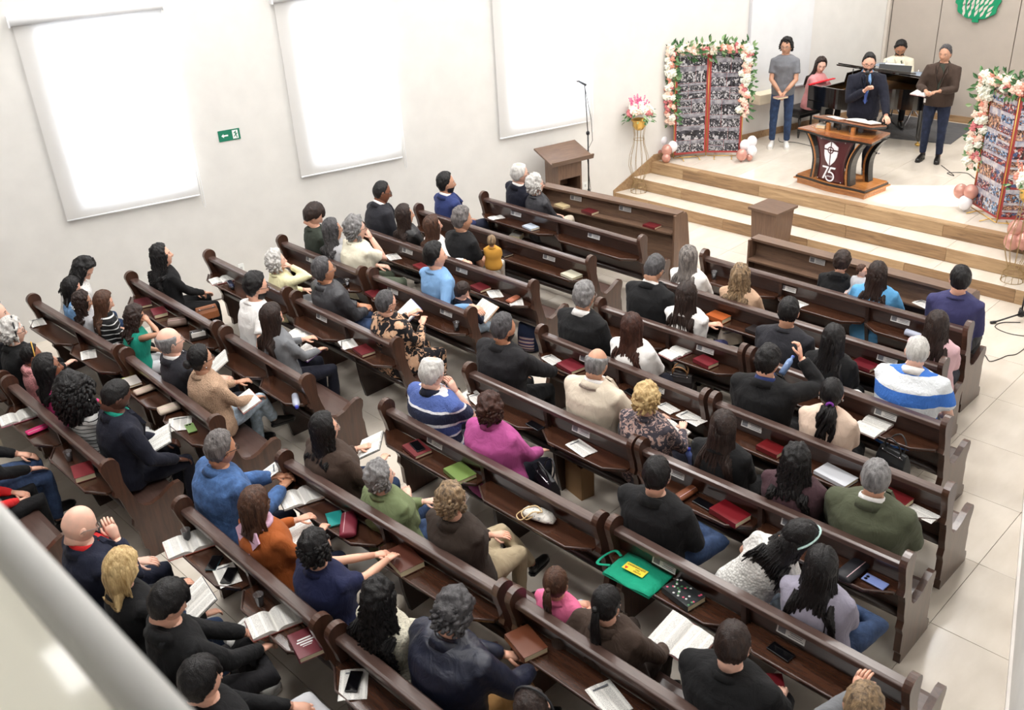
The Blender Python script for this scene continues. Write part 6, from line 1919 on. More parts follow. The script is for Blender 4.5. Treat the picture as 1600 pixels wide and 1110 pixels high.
# shield emblem in four quarters, parted by the arms of a cross
g_ = .010
decal([(sx - g_, sz + .150), (sx - .045, sz + .13), (sx - .108, sz + .085), (sx - .108, sz + .045), (sx - g_, sz + .045)], 'shield_quarter')
decal([(sx + g_, sz + .150), (sx + .045, sz + .13), (sx + .108, sz + .085), (sx + .108, sz + .045), (sx + g_, sz + .045)], 'shield_quarter')
decal([(sx - g_, sz + .022), (sx - .108, sz + .022), (sx - .10, sz - .05), (sx - .07, sz - .12), (sx - g_, sz - .185)], 'shield_quarter')
decal([(sx + g_, sz + .022), (sx + .108, sz + .022), (sx + .10, sz - .05), (sx + .07, sz - .12), (sx + g_, sz - .185)], 'shield_quarter')
def ringdecal(cx, cz, ro, ri, a0, a1, name, mat=WHT, n=22, dz=0.002):
    pts = [(cx + ro * math.cos(R(a0 + (a1 - a0) * i / n)), cz + ro * math.sin(R(a0 + (a1 - a0) * i / n))) for i in range(n + 1)]
    pts2 = [(cx + ri * math.cos(R(a1 + (a0 - a1) * i / n)), cz + ri * math.sin(R(a1 + (a0 - a1) * i / n))) for i in range(n + 1)]
    m2 = MB()
    al = pts + pts2[::-1]
    v = [(p[0], fy(p[0]) - 0.003 - dz, p[1]) for p in al]
    k = n + 1
    m2.add(v, [(i, i + 1, k + i + 1, k + i) for i in range(n)])
    return m2.build(name, mat, r)
ringdecal(sx, sz + .034, .050, .034, 0, 360, 'cross_ring', PUM)
ringdecal(sx, sz + .034, .034, .020, 0, 360, 'cross_ring', WHT, dz=.0035)
decal([(sx - .034, sz + .040), (sx + .034, sz + .040), (sx + .034, sz + .028), (sx - .034, sz + .028)], 'cross_bar', PUM, .005)
decal([(sx - .006, sz + .068), (sx + .006, sz + .068), (sx + .006, sz), (sx - .006, sz)], 'cross_bar', PUM, .005)
# the 75
bx_, bz = -.005, .335
decal([(bx_ - .115, bz + .025), (bx_ - .005, bz + .025), (bx_ - .012, bz + .0), (bx_ - .075, bz - .155), (bx_ - .103, bz - .155), (bx_ - .035, bz + .003), (bx_ - .108, bz + .003)], 'digit_seven')
decal([(bx_ + .018, bz + .025), (bx_ + .100, bz + .025), (bx_ + .093, bz + .003), (bx_ + .032, bz + .003), (bx_ + .016, bz - .045), (bx_ - .004, bz - .042)], 'digit_five')
ringdecal(bx_ + .022, bz - .108, .074, .052, 118, -180, 'digit_five_bowl')
tc = bpy.data.curves.new('anos', 'FONT')
tc.body = 'ANOS'
tc.size = 0.034
tc.align_x = 'CENTER'
tc.extrude = 0.001
tme = bpy.data.objects.new('tmp', tc)
C.objects.link(tme)
dg = bpy.context.evaluated_depsgraph_get()
def text_mesh(body, size, mat, name, parent, loc, rot):
    c_ = bpy.data.curves.new(name, 'FONT')
    c_.body = body
    c_.size = size
    c_.align_x = 'CENTER'
    c_.align_y = 'CENTER'
    c_.extrude = 0.0006
    c_.resolution_u = 2
    t_ = bpy.data.objects.new('t', c_)
    C.objects.link(t_)
    dg_ = bpy.context.evaluated_depsgraph_get()
    me = bpy.data.meshes.new_from_object(t_.evaluated_get(dg_))
    bpy.data.objects.remove(t_)
    me.materials.clear()
    me.materials.append(mat)
    me.name = name
    o = put(me, name, parent, loc)
    o.rotation_euler = rot
    return o
bpy.data.objects.remove(tme)
text_mesh('ANOS', .036, WHT, 'lettering', r, (bx_ + .024, fy(.02) - .004, bz - .108), (R(90), 0, 0))
for (a, b) in ((-.19, .73), (.20, .73), (-.19, .165), (.19, .165)):
    MB().ell((a, fy(a) - .004, b), (.010, .006, .010)).build('stud', STEEL, r)
# curved pillars: front pair black edged, rear pair orange and black
def pillar(x, y, mat, w=.05, d=.07, bow=.09, name='pillar', z0=.138, z1=.76, sgn=1):
    m2 = MB()
    pts, rad = [], []
    for i in range(12):
        f = i / 11
        pts.append((x + sgn * (bow * (abs(2 * f - .8) ** 1.9) * (1 if f > .4 else .3)), y, z0 + (z1 - z0) * f))
        rad.append((w / 2, d / 2))
    v = []
    for p, (a, b) in zip(pts, rad):
        v += [(p[0] - a, p[1] - b, p[2]), (p[0] + a, p[1] - b, p[2]), (p[0] + a, p[1] + b, p[2]), (p[0] - a, p[1] + b, p[2])]
    F = []
    for i in range(11):
        for k in range(4):
            F.append((i * 4 + k, i * 4 + (k + 1) % 4, (i + 1) * 4 + (k + 1) % 4, (i + 1) * 4 + k))
    F += [(0, 3, 2, 1), (44, 45, 46, 47)]
    m2.add(v, F)
    return m2.build(name, mat, r, bevel=0.004)
for s_ in (-1, 1):
    pillar(s_ * .285, -.20, PUB, .06, .14, .11, 'front_pillar', sgn=s_)
    pillar(s_ * .262, -.275, PUO, .014, .03, .11, 'front_edge', sgn=s_)
    pillar(s_ * .30, .12, PUO, .03, .10, .13, 'rear_pillar', sgn=s_)
    pillar(s_ * .35, .12, PUB, .06, .11, .13, 'rear_pillar', sgn=s_)
MB().prism(wavy(.60, .30, .30, .05, .10), 'z', .76, .79).build('desk_band', PUB, r, bevel=0.004)
MB().prism(wavy(.60, .30, .30, .05, .10), 'z', .79, .81).build('desk_top', PUR, r, bevel=0.004)
MB().prism([(-.50, -.12), (-.42, .22), (.42, .22), (.50, -.12), (.30, -.20), (-.30, -.20)][::-1], 'z', .810, .813).build('desk_inlay', PUO, r)
for s_ in (-1, 1):
    for yy, ww in ((-.13, .04), (.05, .05)):
        MB().box((s_ * .20, yy, .86), (.05, ww, .11)).build('riser_post', PUO if yy < 0 else PUB, r)
    MB().box((s_ * .10, -.02, .86), (.04, .05, .11)).build('riser_post', PUB, r)
rt = rotm(R(-9), 0, 0)
MB().box((0, .06, .915), (.94, .38, .03), 0, rt).build('reading_band', PUB, r, bevel=0.004)
MB().box((0, .06, .934), (.94, .38, .018), 0, rt).build('reading_top', PUR, r, bevel=0.004)
MB().tube([(.43, .12, .55), (.47, .12, .55)], .012, 8).tube([(.47, .12, .55), (.50, .10, .56)], .009, 8).build('side_hook', STEEL, r)


def place(o, loc, rz=0, rx=0, ry=0):
    o.location = loc
    o.rotation_euler = (rx, ry, rz)
    return o


# --- small wooden box table at the foot of the steps
r = empty('box_table', (-6.27, 10.83, 0), R(-4), 'brown wood-grain pedestal box with flat square top at foot of steps', 'table')
m_ = MB()
m_.box((0, 0, .36), (.34, .34, .72), 0, None, 1.16)
m_.build('box_body', WALNUT_V, r, bevel=0.003)
MB().box((0, 0, .735), (.46, .46, .035)).build('box_top', WALNUT, r, bevel=0.004)

# --- side lectern by the left wall
r = empty('side_lectern', (-9.34, 10.12, 0), R(76), 'brown wood-grain side lectern with slanted top beside microphone stand', 'lectern')
MB().box((-.19, 0, .52), (.025, .36, 1.04)).box((.19, 0, .52), (.025, .36, 1.04)).build('side_panel', WALNUT_V, r)
MB().box((0, .17, .52), (.36, .02, 1.04)).build('back_panel', WALNUT_V, r)
MB().box((0, -.17, .92), (.355, .02, .24)).build('front_panel', WALNUT_V, r)
for z in (.80, .58, .36, .05):
    MB().box((0, 0, z), (.355, .34, .02)).build('shelf', WALNUT, r)
rt = rotm(R(17), 0, 0)
MB().box((0, -.02, 1.13), (.72, .50, .025), 0, rt).build('slanted_top', WALNUT, r, bevel=0.003)
MB().box((0, -.262, 1.075), (.72, .02, .07), 0, rt).build('book_stop', WALNUT, r)

# --- microphone stands
MIC = plain('mic_dark', srgb(60, 62, 66), 0.4, 0.5)
def mic_stand(loc, rz, label, h1, h2, dx, dy, mic=True, legs=3, la=0.0):
    r = empty('microphone_stand', loc, rz, label, 'microphone stand')
    MB().tube([(0, 0, .08), (0, 0, h1)], .011, 8).build('pole', BLACKP, r)
    MB().tube([(0, 0, .42), (0, 0, .50)], .019, 8).build('clutch', BLACKP, r)
    MB().tube([(0, 0, h1), (dx, dy, h2)], .007, 8).build('boom', BLACKP, r)
    MB().ell((0, 0, h1), (.028, .028, .035)).build('boom_joint', BLACKP, r)
    MB().lathe([(.01, .06), (.035, .07), (.035, .12), (.012, .15)], n=10).build('hub', BLACKP, r)
    for k in range(3):
        a = la + k * 2.0944
        lg_ = MB().tube([(0, 0, .10), (.30 * math.cos(a), .30 * math.sin(a), .015)], .010, 7).build('leg', BLACKP, r)
        MB().tube([(.28 * math.cos(a), .28 * math.sin(a), .018), (.34 * math.cos(a), .34 * math.sin(a), .014)], .017, 7).build('rubber_foot', BLACKP, lg_)
    if mic:
        MB().tube([(dx + .02, dy, h2), (dx - .13, dy + .02, h2 + .03)], [.018, .013], 8).build('microphone_body', MIC, r)
        MB().ell((dx - .15, dy + .02, h2 + .035), (.026, .024, .024)).build('microphone_head', STEEL, r)
        pts = [(dx, dy, h2 - .02), (.06, .01, h1 + .2), (.07, .02, h1 - .1), (-.05, .02, h1 - .3), (.02, .02, .5), (-.02, .02, .3), (.03, 0, .1)]
        MB().tube(pts, .004, 5).build('cable', BLACKP, r)
    return r
mic_stand((-9.20, 10.52, 0), 0, 'tall black microphone stand beside the side lectern at left wall', 1.35, 2.10, .13, -.20, la=.6)
mic_stand((-3.07, 10.93, 0), R(0), 'black microphone stand at right edge before the steps', 1.2, 1.6, -.05, .2, mic=False, la=math.atan2(-.223, -.198))

# --- flower stands
WIRE = plain('wire_bronze', srgb(176, 152, 112), 0.35, 0.8)
ROSES = [plain('rose_' + n, c, 0.7, var=.08, vscale=30) for n, c in (('blush', srgb(238, 206, 188)), ('pink', srgb(206, 120, 124)), ('cream', srgb(240, 228, 208)), ('coral', srgb(222, 150, 130)))]
HYD = plain('hydrangea_white', srgb(240, 240, 226), 0.8, var=.06, vscale=40)
PNK = plain('orchid_pink', srgb(228, 110, 156), 0.7, var=.1, vscale=30)
LEAFS = [plain('leaf_' + n, c, 0.5, var=.15, vscale=12) for n, c in (('deep', srgb(52, 96, 52)), ('mid', srgb(84, 128, 76)), ('pale', srgb(140, 168, 120)))]
def rose_mesh(mat):
    m_ = MB()
    m_.ell((0, 0, 0), (.034, .034, .030), 0, None, 10, 7)
    for k in range(7):
        a = k * 2.4
        rr = .014 + .0035 * k
        m_.ell((math.cos(a) * rr, math.sin(a) * rr, .012 - .003 * k), (.020, .017, .022), 0, rotm(0, R(25), a), 7, 5)
    m_.ell((0, 0, .024), (.012, .012, .012), 0, None, 7, 5)
    return m_.mesh('rose', mat)
def hyd_mesh(mat, rad=.055):
    m_ = MB()
    q = random.Random(2)
    m_.ell((0, 0, 0), (rad * .85,) * 3, 0, None, 10, 7)
    for k in range(46):
        d = Vector((q.gauss(0, 1), q.gauss(0, 1), q.gauss(0, 1))).normalized()
        p = d * rad * q.uniform(.85, 1.05)
        m_.ell(tuple(p), (.014, .014, .009), 0, np.array(d.to_track_quat('Z', 'Y').to_matrix()), 6, 4)
    return m_.mesh('hydrangea', mat)
def leaf_mesh(mat, L=.085, W_=.030):
    m_ = MB()
    v = [(0, 0, 0), (W_ * .5, L * .25, .006), (W_ * .6, L * .55, .008), (0, L, -.004), (-W_ * .6, L * .55, .008), (-W_ * .5, L * .25, .006), (0, L * .3, -.002), (0, L * .62, -.001)]
    m_.add(v, [(0, 1, 6), (1, 2, 7, 6), (2, 3, 7), (3, 4, 7), (4, 5, 6, 7), (5, 0, 6)])
    return m_.mesh('leaf', mat)
RM = [rose_mesh(m) for m in ROSES]
HM1 = hyd_mesh(HYD)
LM = [leaf_mesh(m) for m in LEAFS]
frn = random.Random(11)
def rrot(): return (frn.uniform(0, 6.28), frn.uniform(0, 6.28), frn.uniform(0, 6.28))
def ori(o, d, roll=None):
    q = Vector(d).to_track_quat('Z', 'Y').to_euler()
    o.rotation_euler = q
def flower_stand(loc, rz, label, group=None, h=1.05, coral=False):
    r = empty('flower_stand', loc, rz, label, 'flower stand', group)
    for k in range(10):
        a = k * math.pi / 5
        prof = [(.125, 0), (.115, .10), (.07, .17), (.10, .24), (.155, .42), (.145, .58), (.09, .76), (.075, .90), (.10, h)]
        MB().tube([(q * math.cos(a), q * math.sin(a), z) for q, z in prof], .0035, 5).build('wire', WIRE, r)
    for (q, z) in ((.125, 0.004), (.115, .10), (.076, .17), (.08, .84)):
        MB().tube([(q * math.cos(a), q * math.sin(a), z) for a in np.linspace(0, 2 * math.pi, 21)[:-1]], .004, 5, closed=True).build('wire_ring', WIRE, r)
    MB().lathe([(0, h - .06), (.06, h - .06), (.10, h), (.105, h + .07), (.125, h + .085), (.12, h + .10), (.10, h + .095)], n=20).build('gold_pot', GOLD, r)
    for i in range(34):
        a, e = frn.uniform(0, 6.28), frn.uniform(.05, 1.35)
        d = Vector((math.cos(a) * math.cos(e), math.sin(a) * math.cos(e), math.sin(e)))
        p = Vector((0, 0, h + .17)) + Vector((d.x * .17, d.y * .17, d.z * .15))
        if i % 2 == 0: o = put(HM1, 'hydrangea', r, p); s = 1.15
        else: o = put(RM[3 if coral and i % 4 == 1 else (1 if e < .4 else (0 if i % 3 else 2))], 'rose', r, p); s = 1.3
        ori(o, d)
        o.scale = (s, s, s)
    for i in range(26):
        a = frn.uniform(0, 6.28)
        q = frn.uniform(.0, .13)
        m_ = MB()
        tp = Vector((math.cos(a) * q * 1.5, math.sin(a) * q * 1.5, h + .40 + frn.uniform(-.04, .05)))
        for k in range(9):
            f = k / 8
            p = Vector((math.cos(a) * q, math.sin(a) * q, h + .26)).lerp(tp, f)
            m_.ell((p.x + frn.uniform(-.008, .008), p.y + frn.uniform(-.008, .008), p.z), (.012, .012, .010), 0, None, 6, 4)
        m_.build('orchid_spray', ROSES[3] if coral else PNK, r)
    for i in range(46):
        a = frn.uniform(0, 6.28)
        side = math.cos(a - 2.6)
        q = .19 + .10 * max(0, side) * frn.random()
        o = put(LM[frn.randrange(3)], 'leaf', r, (math.cos(a) * q, math.sin(a) * q, h + .11 + frn.uniform(-.03, .12) - .08 * max(0, side)))
        o.rotation_euler = (frn.uniform(-.8, .4), frn.uniform(-.6, .6), a - 1.57)
    return r
flower_stand((-9.12, 11.62, H1), 0, 'gold wire flower stand with white and pink bouquet near left flower arch')
flower_stand((-3.44, 11.60, H1), 0, 'gold wire flower stand on the steps at the right edge of the picture', coral=True)

# --- photo boards with garlands
FR = plain('board_red', srgb(168, 66, 62), 0.6)
def photo_mat(i, colour):
    key = ('photo', i, colour)
    if key in _mats: return _mats[key]
    m, nt, b = _new('photo_%d' % i)
    vec = _coords(nt, 'Generated', (2.0, .01, 1.2))
    mp = nt.nodes.new('ShaderNodeMapping')
    mp.inputs['Location'].default_value = (i * 3.7, i * 1.3, i)
    _lnk(nt, vec, mp.inputs[0])
    v = nt.nodes.new('ShaderNodeTexVoronoi')
    v.inputs['Scale'].default_value = 4.5 + (i % 4) * 1.3
    v.inputs['Randomness'].default_value = .75
    _lnk(nt, mp.outputs[0], v.inputs['Vector'])
    n = _noise(nt, mp.outputs[0], 2.2, 2, .5)
    sp = nt.nodes.new('ShaderNodeSeparateXYZ')
    _lnk(nt, vec, sp.inputs[0])
    sv = nt.nodes.new('ShaderNodeSeparateColor')
    _lnk(nt, v.outputs['Color'], sv.inputs[0])
    if colour:
        pal = [[srgb(60, 40, 44), srgb(150, 60, 56), srgb(70, 90, 130), srgb(206, 190, 186)], [srgb(30, 44, 70), srgb(90, 130, 170), srgb(190, 196, 206), srgb(120, 86, 70)], [srgb(60, 40, 34), srgb(160, 110, 84), srgb(210, 176, 150), srgb(96, 96, 120)]][i % 3]
        face, bg = srgb(214, 166, 140), [(.35, srgb(206, 200, 200)), (.65, srgb(150, 150, 168))]
    else:
        pal = [srgb(26, 26, 30), srgb(70, 70, 78), srgb(186, 184, 188), srgb(44, 44, 52)]
        face, bg = srgb(206, 204, 204), [(.35, srgb(172, 170, 176)), (.65, srgb(104, 102, 112))]
    cl_ = _ramp(nt, sv.outputs[0], [(0, pal[0]), (.3, pal[1]), (.55, pal[2]), (.8, pal[3])], 'CONSTANT')
    fm = nt.nodes.new('ShaderNodeMath'); fm.operation = 'LESS_THAN'
    _lnk(nt, v.outputs['Distance'], fm.inputs[0]); fm.inputs[1].default_value = .24
    m1 = nt.nodes.new('ShaderNodeMixRGB')
    _lnk(nt, fm.outputs[0], m1.inputs[0]); _lnk(nt, cl_, m1.inputs[1]); m1.inputs[2].default_value = face
    up = nt.nodes.new('ShaderNodeMath'); up.operation = 'GREATER_THAN'
    zz = nt.nodes.new('ShaderNodeMath'); zz.operation = 'MULTIPLY_ADD'
    _lnk(nt, n, zz.inputs[0]); zz.inputs[1].default_value = .25; _lnk(nt, sp.outputs['Z'], zz.inputs[2])
    _lnk(nt, zz.outputs[0], up.inputs[0]); up.inputs[1].default_value = .95
    m2 = nt.nodes.new('ShaderNodeMixRGB')
    _lnk(nt, up.outputs[0], m2.inputs[0]); _lnk(nt, m1.outputs[0], m2.inputs[1]); _lnk(nt, _ramp(nt, n, bg), m2.inputs[2])
    _lnk(nt, m2.outputs[0], b.inputs['Base Color'])
    b.inputs['Roughness'].default_value = .35
    _mats[key] = m
    return m
def photo_board(A, B, D, label, colour, glabel, zb=.62, zt=2.22, seed=1, corner=(1, 1)):
    """A left end, B fold, D right end (x,y)"""
    q = random.Random(seed)
    r = empty('photo_board', (B[0], B[1], ST), 0, label, 'photo board')
    rg = empty('flower_garland', (B[0], B[1], zt), 0, glabel, 'garland')
    for (P0, P1) in ((A, B), (B, D)):
        L = math.hypot(P1[0] - P0[0], P1[1] - P0[1])
        ang = math.atan2(P1[1] - P0[1], P1[0] - P0[0])
        H = zt - zb
        pn = empty('board_panel', (P0[0] - B[0], P0[1] - B[1], zb - ST), ang)
        pn.parent = r
        # front faces local -y
        o = MB().box((L / 2, .012, H / 2), (L, .02, H)).build('backing', FR, pn)
        o.name = 'backing'
        MB().tube([(0.0, 0, -.05), (0, 0, H + .02), (L, 0, H + .02), (L, 0, -.05)], .008, 6).build('gold_frame', GOLD, pn)
        x0, x1 = .035, L - .035
        z = .03
        while z < H - .10:
            hh = min(q.uniform(.17, .27), H - .03 - z)
            cut = q.choice([.38, .5, .5, .62]) if q.random() < .85 else 1.0
            spans = [(x0, x0 + (x1 - x0) * cut)] + ([(x0 + (x1 - x0) * cut, x1)] if cut < 1 else [])
            for (xa, xb) in spans:
                nn = 2 if q.random() < .35 and xb - xa < .4 else 1
                for kk in range(nn):
                    h1 = hh / nn
                    ph = MB().box((0, 0, 0), (xb - xa - .004, .003, h1 - .004)).build('photo', photo_mat(q.randrange(14), colour), pn)
                    ph.location = ((xa + xb) / 2, -.001, z + h1 * (kk + .5))
            z += hh
        # floor feet
        for t_ in (.25, .75):
            MB().tube([(L * t_, -.14, -(zb - ST) + .012), (L * t_, .0, -(zb - ST) + .03), (L * t_, .14, -(zb - ST) + .012)], .007, 6).build('foot', GOLD, pn)
        MB().tube([(0.02, 0, -(zb - ST) + .03), (L - .02, 0, -(zb - ST) + .03)], .007, 6).build('foot_rail', GOLD, pn)
    # garland path: up the left edge, along the top, down the right edge
    pts = []
    def lerp(P0, P1, t): return (P0[0] + (P1[0] - P0[0]) * t, P0[1] + (P1[1] - P0[1]) * t)
    for i in range(14): pts.append((A, zt - 1.05 + 1.05 * i / 13))
    for i in range(8): pts.append((lerp(A, B, i / 8), zt + .02))
    for i in range(9): pts.append((lerp(B, D, i / 8), zt + .02))
    for i in range(14): pts.append((D, zt - .95 * i / 13))
    vx, vy = -.55, -.83       # towards the nave
    for (p, z) in pts:
        for k in range(4):
            j = (frn.uniform(-.07, .07), frn.uniform(-.06, .06))
            side = -.05 if p == A else (.05 if p == D else 0)
            c = Vector((p[0] - B[0] + j[0] + side - .05 * .3, p[1] - B[1] - .05 + j[0] * .2, z - zt + j[1]))
            w_ = frn.random()
            if w_ < .22: o = put(HM1, 'hydrangea', rg, c); s = frn.uniform(.75, 1.1)
            else: o = put(RM[frn.choice([0, 0, 1, 2, 3])], 'rose', rg, c); s = frn.uniform(.7, 1.15)
            ori(o, (.3 + frn.uniform(-.4, .4), -1, .3 + frn.uniform(-.3, .3)))
            o.scale = (s, s, s)
        for k in range(9):
            a = frn.uniform(0, 6.28)
            rr = frn.uniform(.03, .15)
            up = .07 if 0 < 1 else 0
            c = Vector((p[0] - B[0] + side + rr * math.cos(a), p[1] - B[1] - .02, z - zt + rr * math.sin(a)))
            o = put(LM[frn.choice([0, 0, 1, 1, 2])], 'leaf', rg, c)
            o.rotation_euler = (frn.uniform(.9, 1.9), frn.uniform(-.5, .5) - (a - 1.57), frn.uniform(-.3, .3))
            s = frn.uniform(.8, 1.35)
            o.scale = (s, s, s)
    return r
photo_board((-8.98, 12.33), (-8.65, 12.74), (-8.20, 13.04), 'red-framed folding board of black and white photographs left of stage', False, 'garland of roses, white hydrangeas and leaves on the black and white photo board', seed=3)
photo_board((-4.46, 12.75), (-3.98, 12.36), (-3.50, 12.62), 'red-framed folding board of colour photographs at right edge', True, 'garland of roses and white hydrangeas on the colour photo board', seed=5, zt=2.24)

# --- balloons
BW = plain('balloon_white', srgb(238, 236, 240), 0.22, coat=.3)
BR = plain('balloon_rose', srgb(206, 150, 136), 0.2, .25, coat=.3)
def balloon(loc, rad, mat, label, group):
    r = empty('balloon', loc, 0, label, 'balloon', group)
    MB().ell((0, 0, 0), (rad, rad, rad * 1.12), 0, None, 20, 14).build('balloon_skin', mat, r)
    MB().lathe([(.003, -rad * 1.11), (.012, -rad * 1.11 - .016), (.004, -rad * 1.11 - .012)], n=8).build('knot', mat, r)
for (x, y, z, rad, mat, label, grp) in BALLOONS:
    balloon((x, y, z), rad, BW if mat == 'w' else BR, label, grp)

# --- grand piano
r = empty('grand_piano', (-7.83, 14.33, ST), R(-10), 'black grand piano with raised lid and red felt strip behind the preacher', 'piano')
def catm(P, n=6):
    out = []
    N = len(P)
    for i in range(N - 1):
        p0, p1, p2, p3 = P[max(i - 1, 0)], P[i], P[i + 1], P[min(i + 2, N - 1)]
        for k in range(n):
            t = k / n
            out.append(tuple(.5 * ((2 * b) + (-a + c) * t + (2 * a - 5 * b + 4 * c - d) * t * t + (-a + 3 * b - 3 * c + d) * t ** 3) for a, b, c, d in zip(p0, p1, p2, p3)))
    out.append(tuple(P[-1]))
    return out
CURVE = catm([(.42, 0), (.62, .02), (.85, .14), (1.02, .36), (1.20, .58), (1.48, .74), (1.64, .92), (1.68, 1.15), (1.60, 1.36), (1.45, 1.46)])
OUT = [(.0, 0)] + [(.32, 0)] + CURVE + [(.0, 1.48)]
CASE = [(.28, 0)] + CURVE + [(.28, 1.48)]
m_ = MB()
n = len(CASE)
inn = [((x - .8) * .955 + .8, (y - .74) * .955 + .74) for x, y in CASE]
v = [(x, y, .64) for x, y in CASE] + [(x, y, .95) for x, y in CASE] + [(x, y, .95) for x, y in inn] + [(x, y, .80) for x, y in inn]
F = []
for i in range(n):
    j = (i + 1) % n
    F += [(i, j, n + j, n + i), (n + i, n + j, 2 * n + j, 2 * n + i), (2 * n + i, 2 * n + j, 3 * n + j, 3 * n + i)]
m_.add(v, F, 0)
m_.add([(x, y, .64) for x, y in CASE], [list(range(n))[::-1]])
m_.build('case', BLACKG, r)
MB().prism(inn, 'z', .80, .84).build('iron_frame', plain('piano_gold', srgb(170, 120, 60), .35, .7), r)
MB().prism([(.0, .0), (.30, .0), (.30, 1.48), (.0, 1.48)], 'z', .58, .70).build('key_bed', BLACKG, r, bevel=0.01)
for y in (.06, 1.42):
    MB().box((.15, y, .82), (.32, .10, .24)).build('cheek', BLACKG, r, bevel=0.012)
MB().box((.10, .74, .715), (.15, 1.24, .02)).build('white_keys', plain('ivory', srgb(236, 232, 222), .3), r)
m_ = MB()
for i in range(51):
    if i % 7 in (2, 6): continue
    m_.box((.135, .14 + i * .0236 + .012, .731), (.09, .011, .012))
tag(m_.build('black_keys', BLACKP, r), kind='stuff')
MB().box((.19, .74, .735), (.02, 1.24, .02)).build('red_felt', plain('felt_red', srgb(200, 20, 34), .9), r)
MB().box((.235, .74, .82), (.02, 1.26, .20)).build('fallboard', BLACKG, r)
MB().box((.02, .30, .945), (.05, .62, .012)).build('red_cloth', plain('cloth_red', srgb(214, 24, 40), .9), r)
# lid: hinged on the bass side, on the short prop
la_ = R(13)
def lidp(x, y, t):
    d = 1.48 - y
    return (x, 1.48 - d * math.cos(la_), .965 + d * math.sin(la_) + t)
LID = [(.50, .0)] + CURVE[2:] + [(.50, 1.48)]
n = len(LID)
m_ = MB()
m_.add([lidp(x, y, 0) for x, y in LID] + [lidp(x, y, .022) for x, y in LID], [list(range(n))[::-1], list(range(n, 2 * n))] + [(i, (i + 1) % n, n + (i + 1) % n, n + i) for i in range(n)])
m_.build('lid', BLACKG, r)
m_ = MB()
FL = [(.50, .0), (.50, 1.48), (.92, 1.48), (.92, 0)]
m_.add([lidp(x, y, .026) for x, y in FL] + [lidp(x, y, .046) for x, y in FL], [(3, 2, 1, 0), (4, 5, 6, 7), (0, 1, 5, 4), (1, 2, 6, 5), (2, 3, 7, 6), (3, 0, 4, 7)])
m_.build('front_lid', BLACKG, r)
MB().tube([(.75, .06, .95), (.75, .09, .965 + 1.39 * math.sin(la_))], .008, 6).build('lid_prop', BLACKG, r)
MB().box((.40, .74, 1.03), (.015, .70, .20), 0, rotm(0, R(14), 0)).build('music_desk', BLACKG, r)
for k, (x, y) in enumerate(((.22, .14), (.22, 1.34), (1.42, 1.02))):
    lg_ = MB().lathe([(.05, .64), (.06, .60), (.05, .56), (.045, .20), (.05, .16), (.035, .12), (.02, .09)], (x, y, 0), 12).build('leg', BLACKG, r)
    MB().ell((x, y, .04), (.05, .03, .028)).tube([(x, y, .05), (x, y, .10)], .012, 6).build('brass_caster', GOLD, lg_)
MB().box((.42, .74, .33), (.06, .20, .62)).build('pedal_lyre', BLACKG, r)
for y in (.68, .74, .80):
    MB().box((.35, y, .06), (.12, .022, .010)).build('pedal', GOLD, r)
# bench
r = empty('piano_bench', (-8.12, 14.86, ST), R(-10), 'black tufted piano bench under the pianist in pink', 'bench')
MB().box((0, 0, .43), (.36, .74, .10)).build('cushion', plain('bench_leather', srgb(24, 24, 26), .3), r, bevel=0.03)
MB().box((0, 0, .36), (.33, .70, .05)).build('bench_frame', BLACKG, r)
for sx_ in (-1, 1):
    for sy_ in (-1, 1):
        MB().lathe([(.022, .35), (.028, .30), (.018, .2), (.024, .08), (.014, 0)], (sx_ * .14, sy_ * .32, 0), 10).build('leg', BLACKG, r)

# --- rug, drum bits, music stand
r = tag(MB().prism([(-7.15, 15.25), (-5.90, 15.50), (-6.02, 16.74), (-7.62, 16.74)], 'z', ST + .001, ST + .013).build('rug', cloth('rug_grey', srgb(96, 96, 98), .95)), 'grey rug on the stage under the piano tail and drums', 'rug')
CYM = plain('cymbal_blue', srgb(170, 186, 206), .25, .6)
for (x, y, z, rad, label) in ((-7.36, 16.02, 1.56, .19, 'blue-grey cymbal on stand in front of the man in cream jacket'), (-6.80, 16.02, 1.47, .17, 'blue-grey cymbal on stand between piano and man in brown jacket')):
    r = empty('cymbal_stand', (x, y, ST), 0, label, 'cymbal')
    hz_ = z - ST
    MB().lathe([(.0, hz_ + .02), (.03, hz_ + .015), (rad * .5, hz_ + .004), (rad, hz_ - .012), (rad, hz_ - .016), (0, hz_ - .002)], n=24).build('cymbal_plate', CYM, r)
    MB().tube([(0, 0, .25), (0, 0, hz_ + .05)], .010, 7).build('pole', STEEL, r)
    for k in range(3):
        a = k * 2.09 + .4
        MB().tube([(0, 0, .35), (.24 * math.cos(a), .24 * math.sin(a), .01)], .009, 6).build('leg', STEEL, r)
r = empty('sheet_music_stand', (-7.10, 15.78, ST), R(10), 'black music stand with loose sheet in front of the drummer', 'music stand')
MB().box((0, 0, .94), (.52, .015, .26), 0, rotm(R(-20), 0, 0)).build('desk', BLACKP, r)
MB().tube([(0, 0, .05), (0, 0, .9)], .010, 7).build('pole', BLACKP, r)
for k in range(3):
    a = k * 2.09
    MB().tube([(0, 0, .2), (.24 * math.cos(a), .24 * math.sin(a), .01)], .008, 6).build('leg', BLACKP, r)
MB().box((-.02, .02, .99), (.30, .004, .20), 0, rotm(R(-20), 0, 0)).build('music_sheet', PAPER, r)
r = empty('drum_stool', (-7.32, 16.42, ST), 0, 'round black drum stool under the man in cream jacket', 'stool')
MB().lathe([(0, .42), (.16, .42), (.17, .45), (.16, .48), (0, .49)], n=18).build('cushion', BLACKP, r)
for k in range(3):
    a = k * 2.09
    MB().tube([(0, 0, .3), (.2 * math.cos(a), .2 * math.sin(a), .01)], .012, 6).build('leg', STEEL, r)
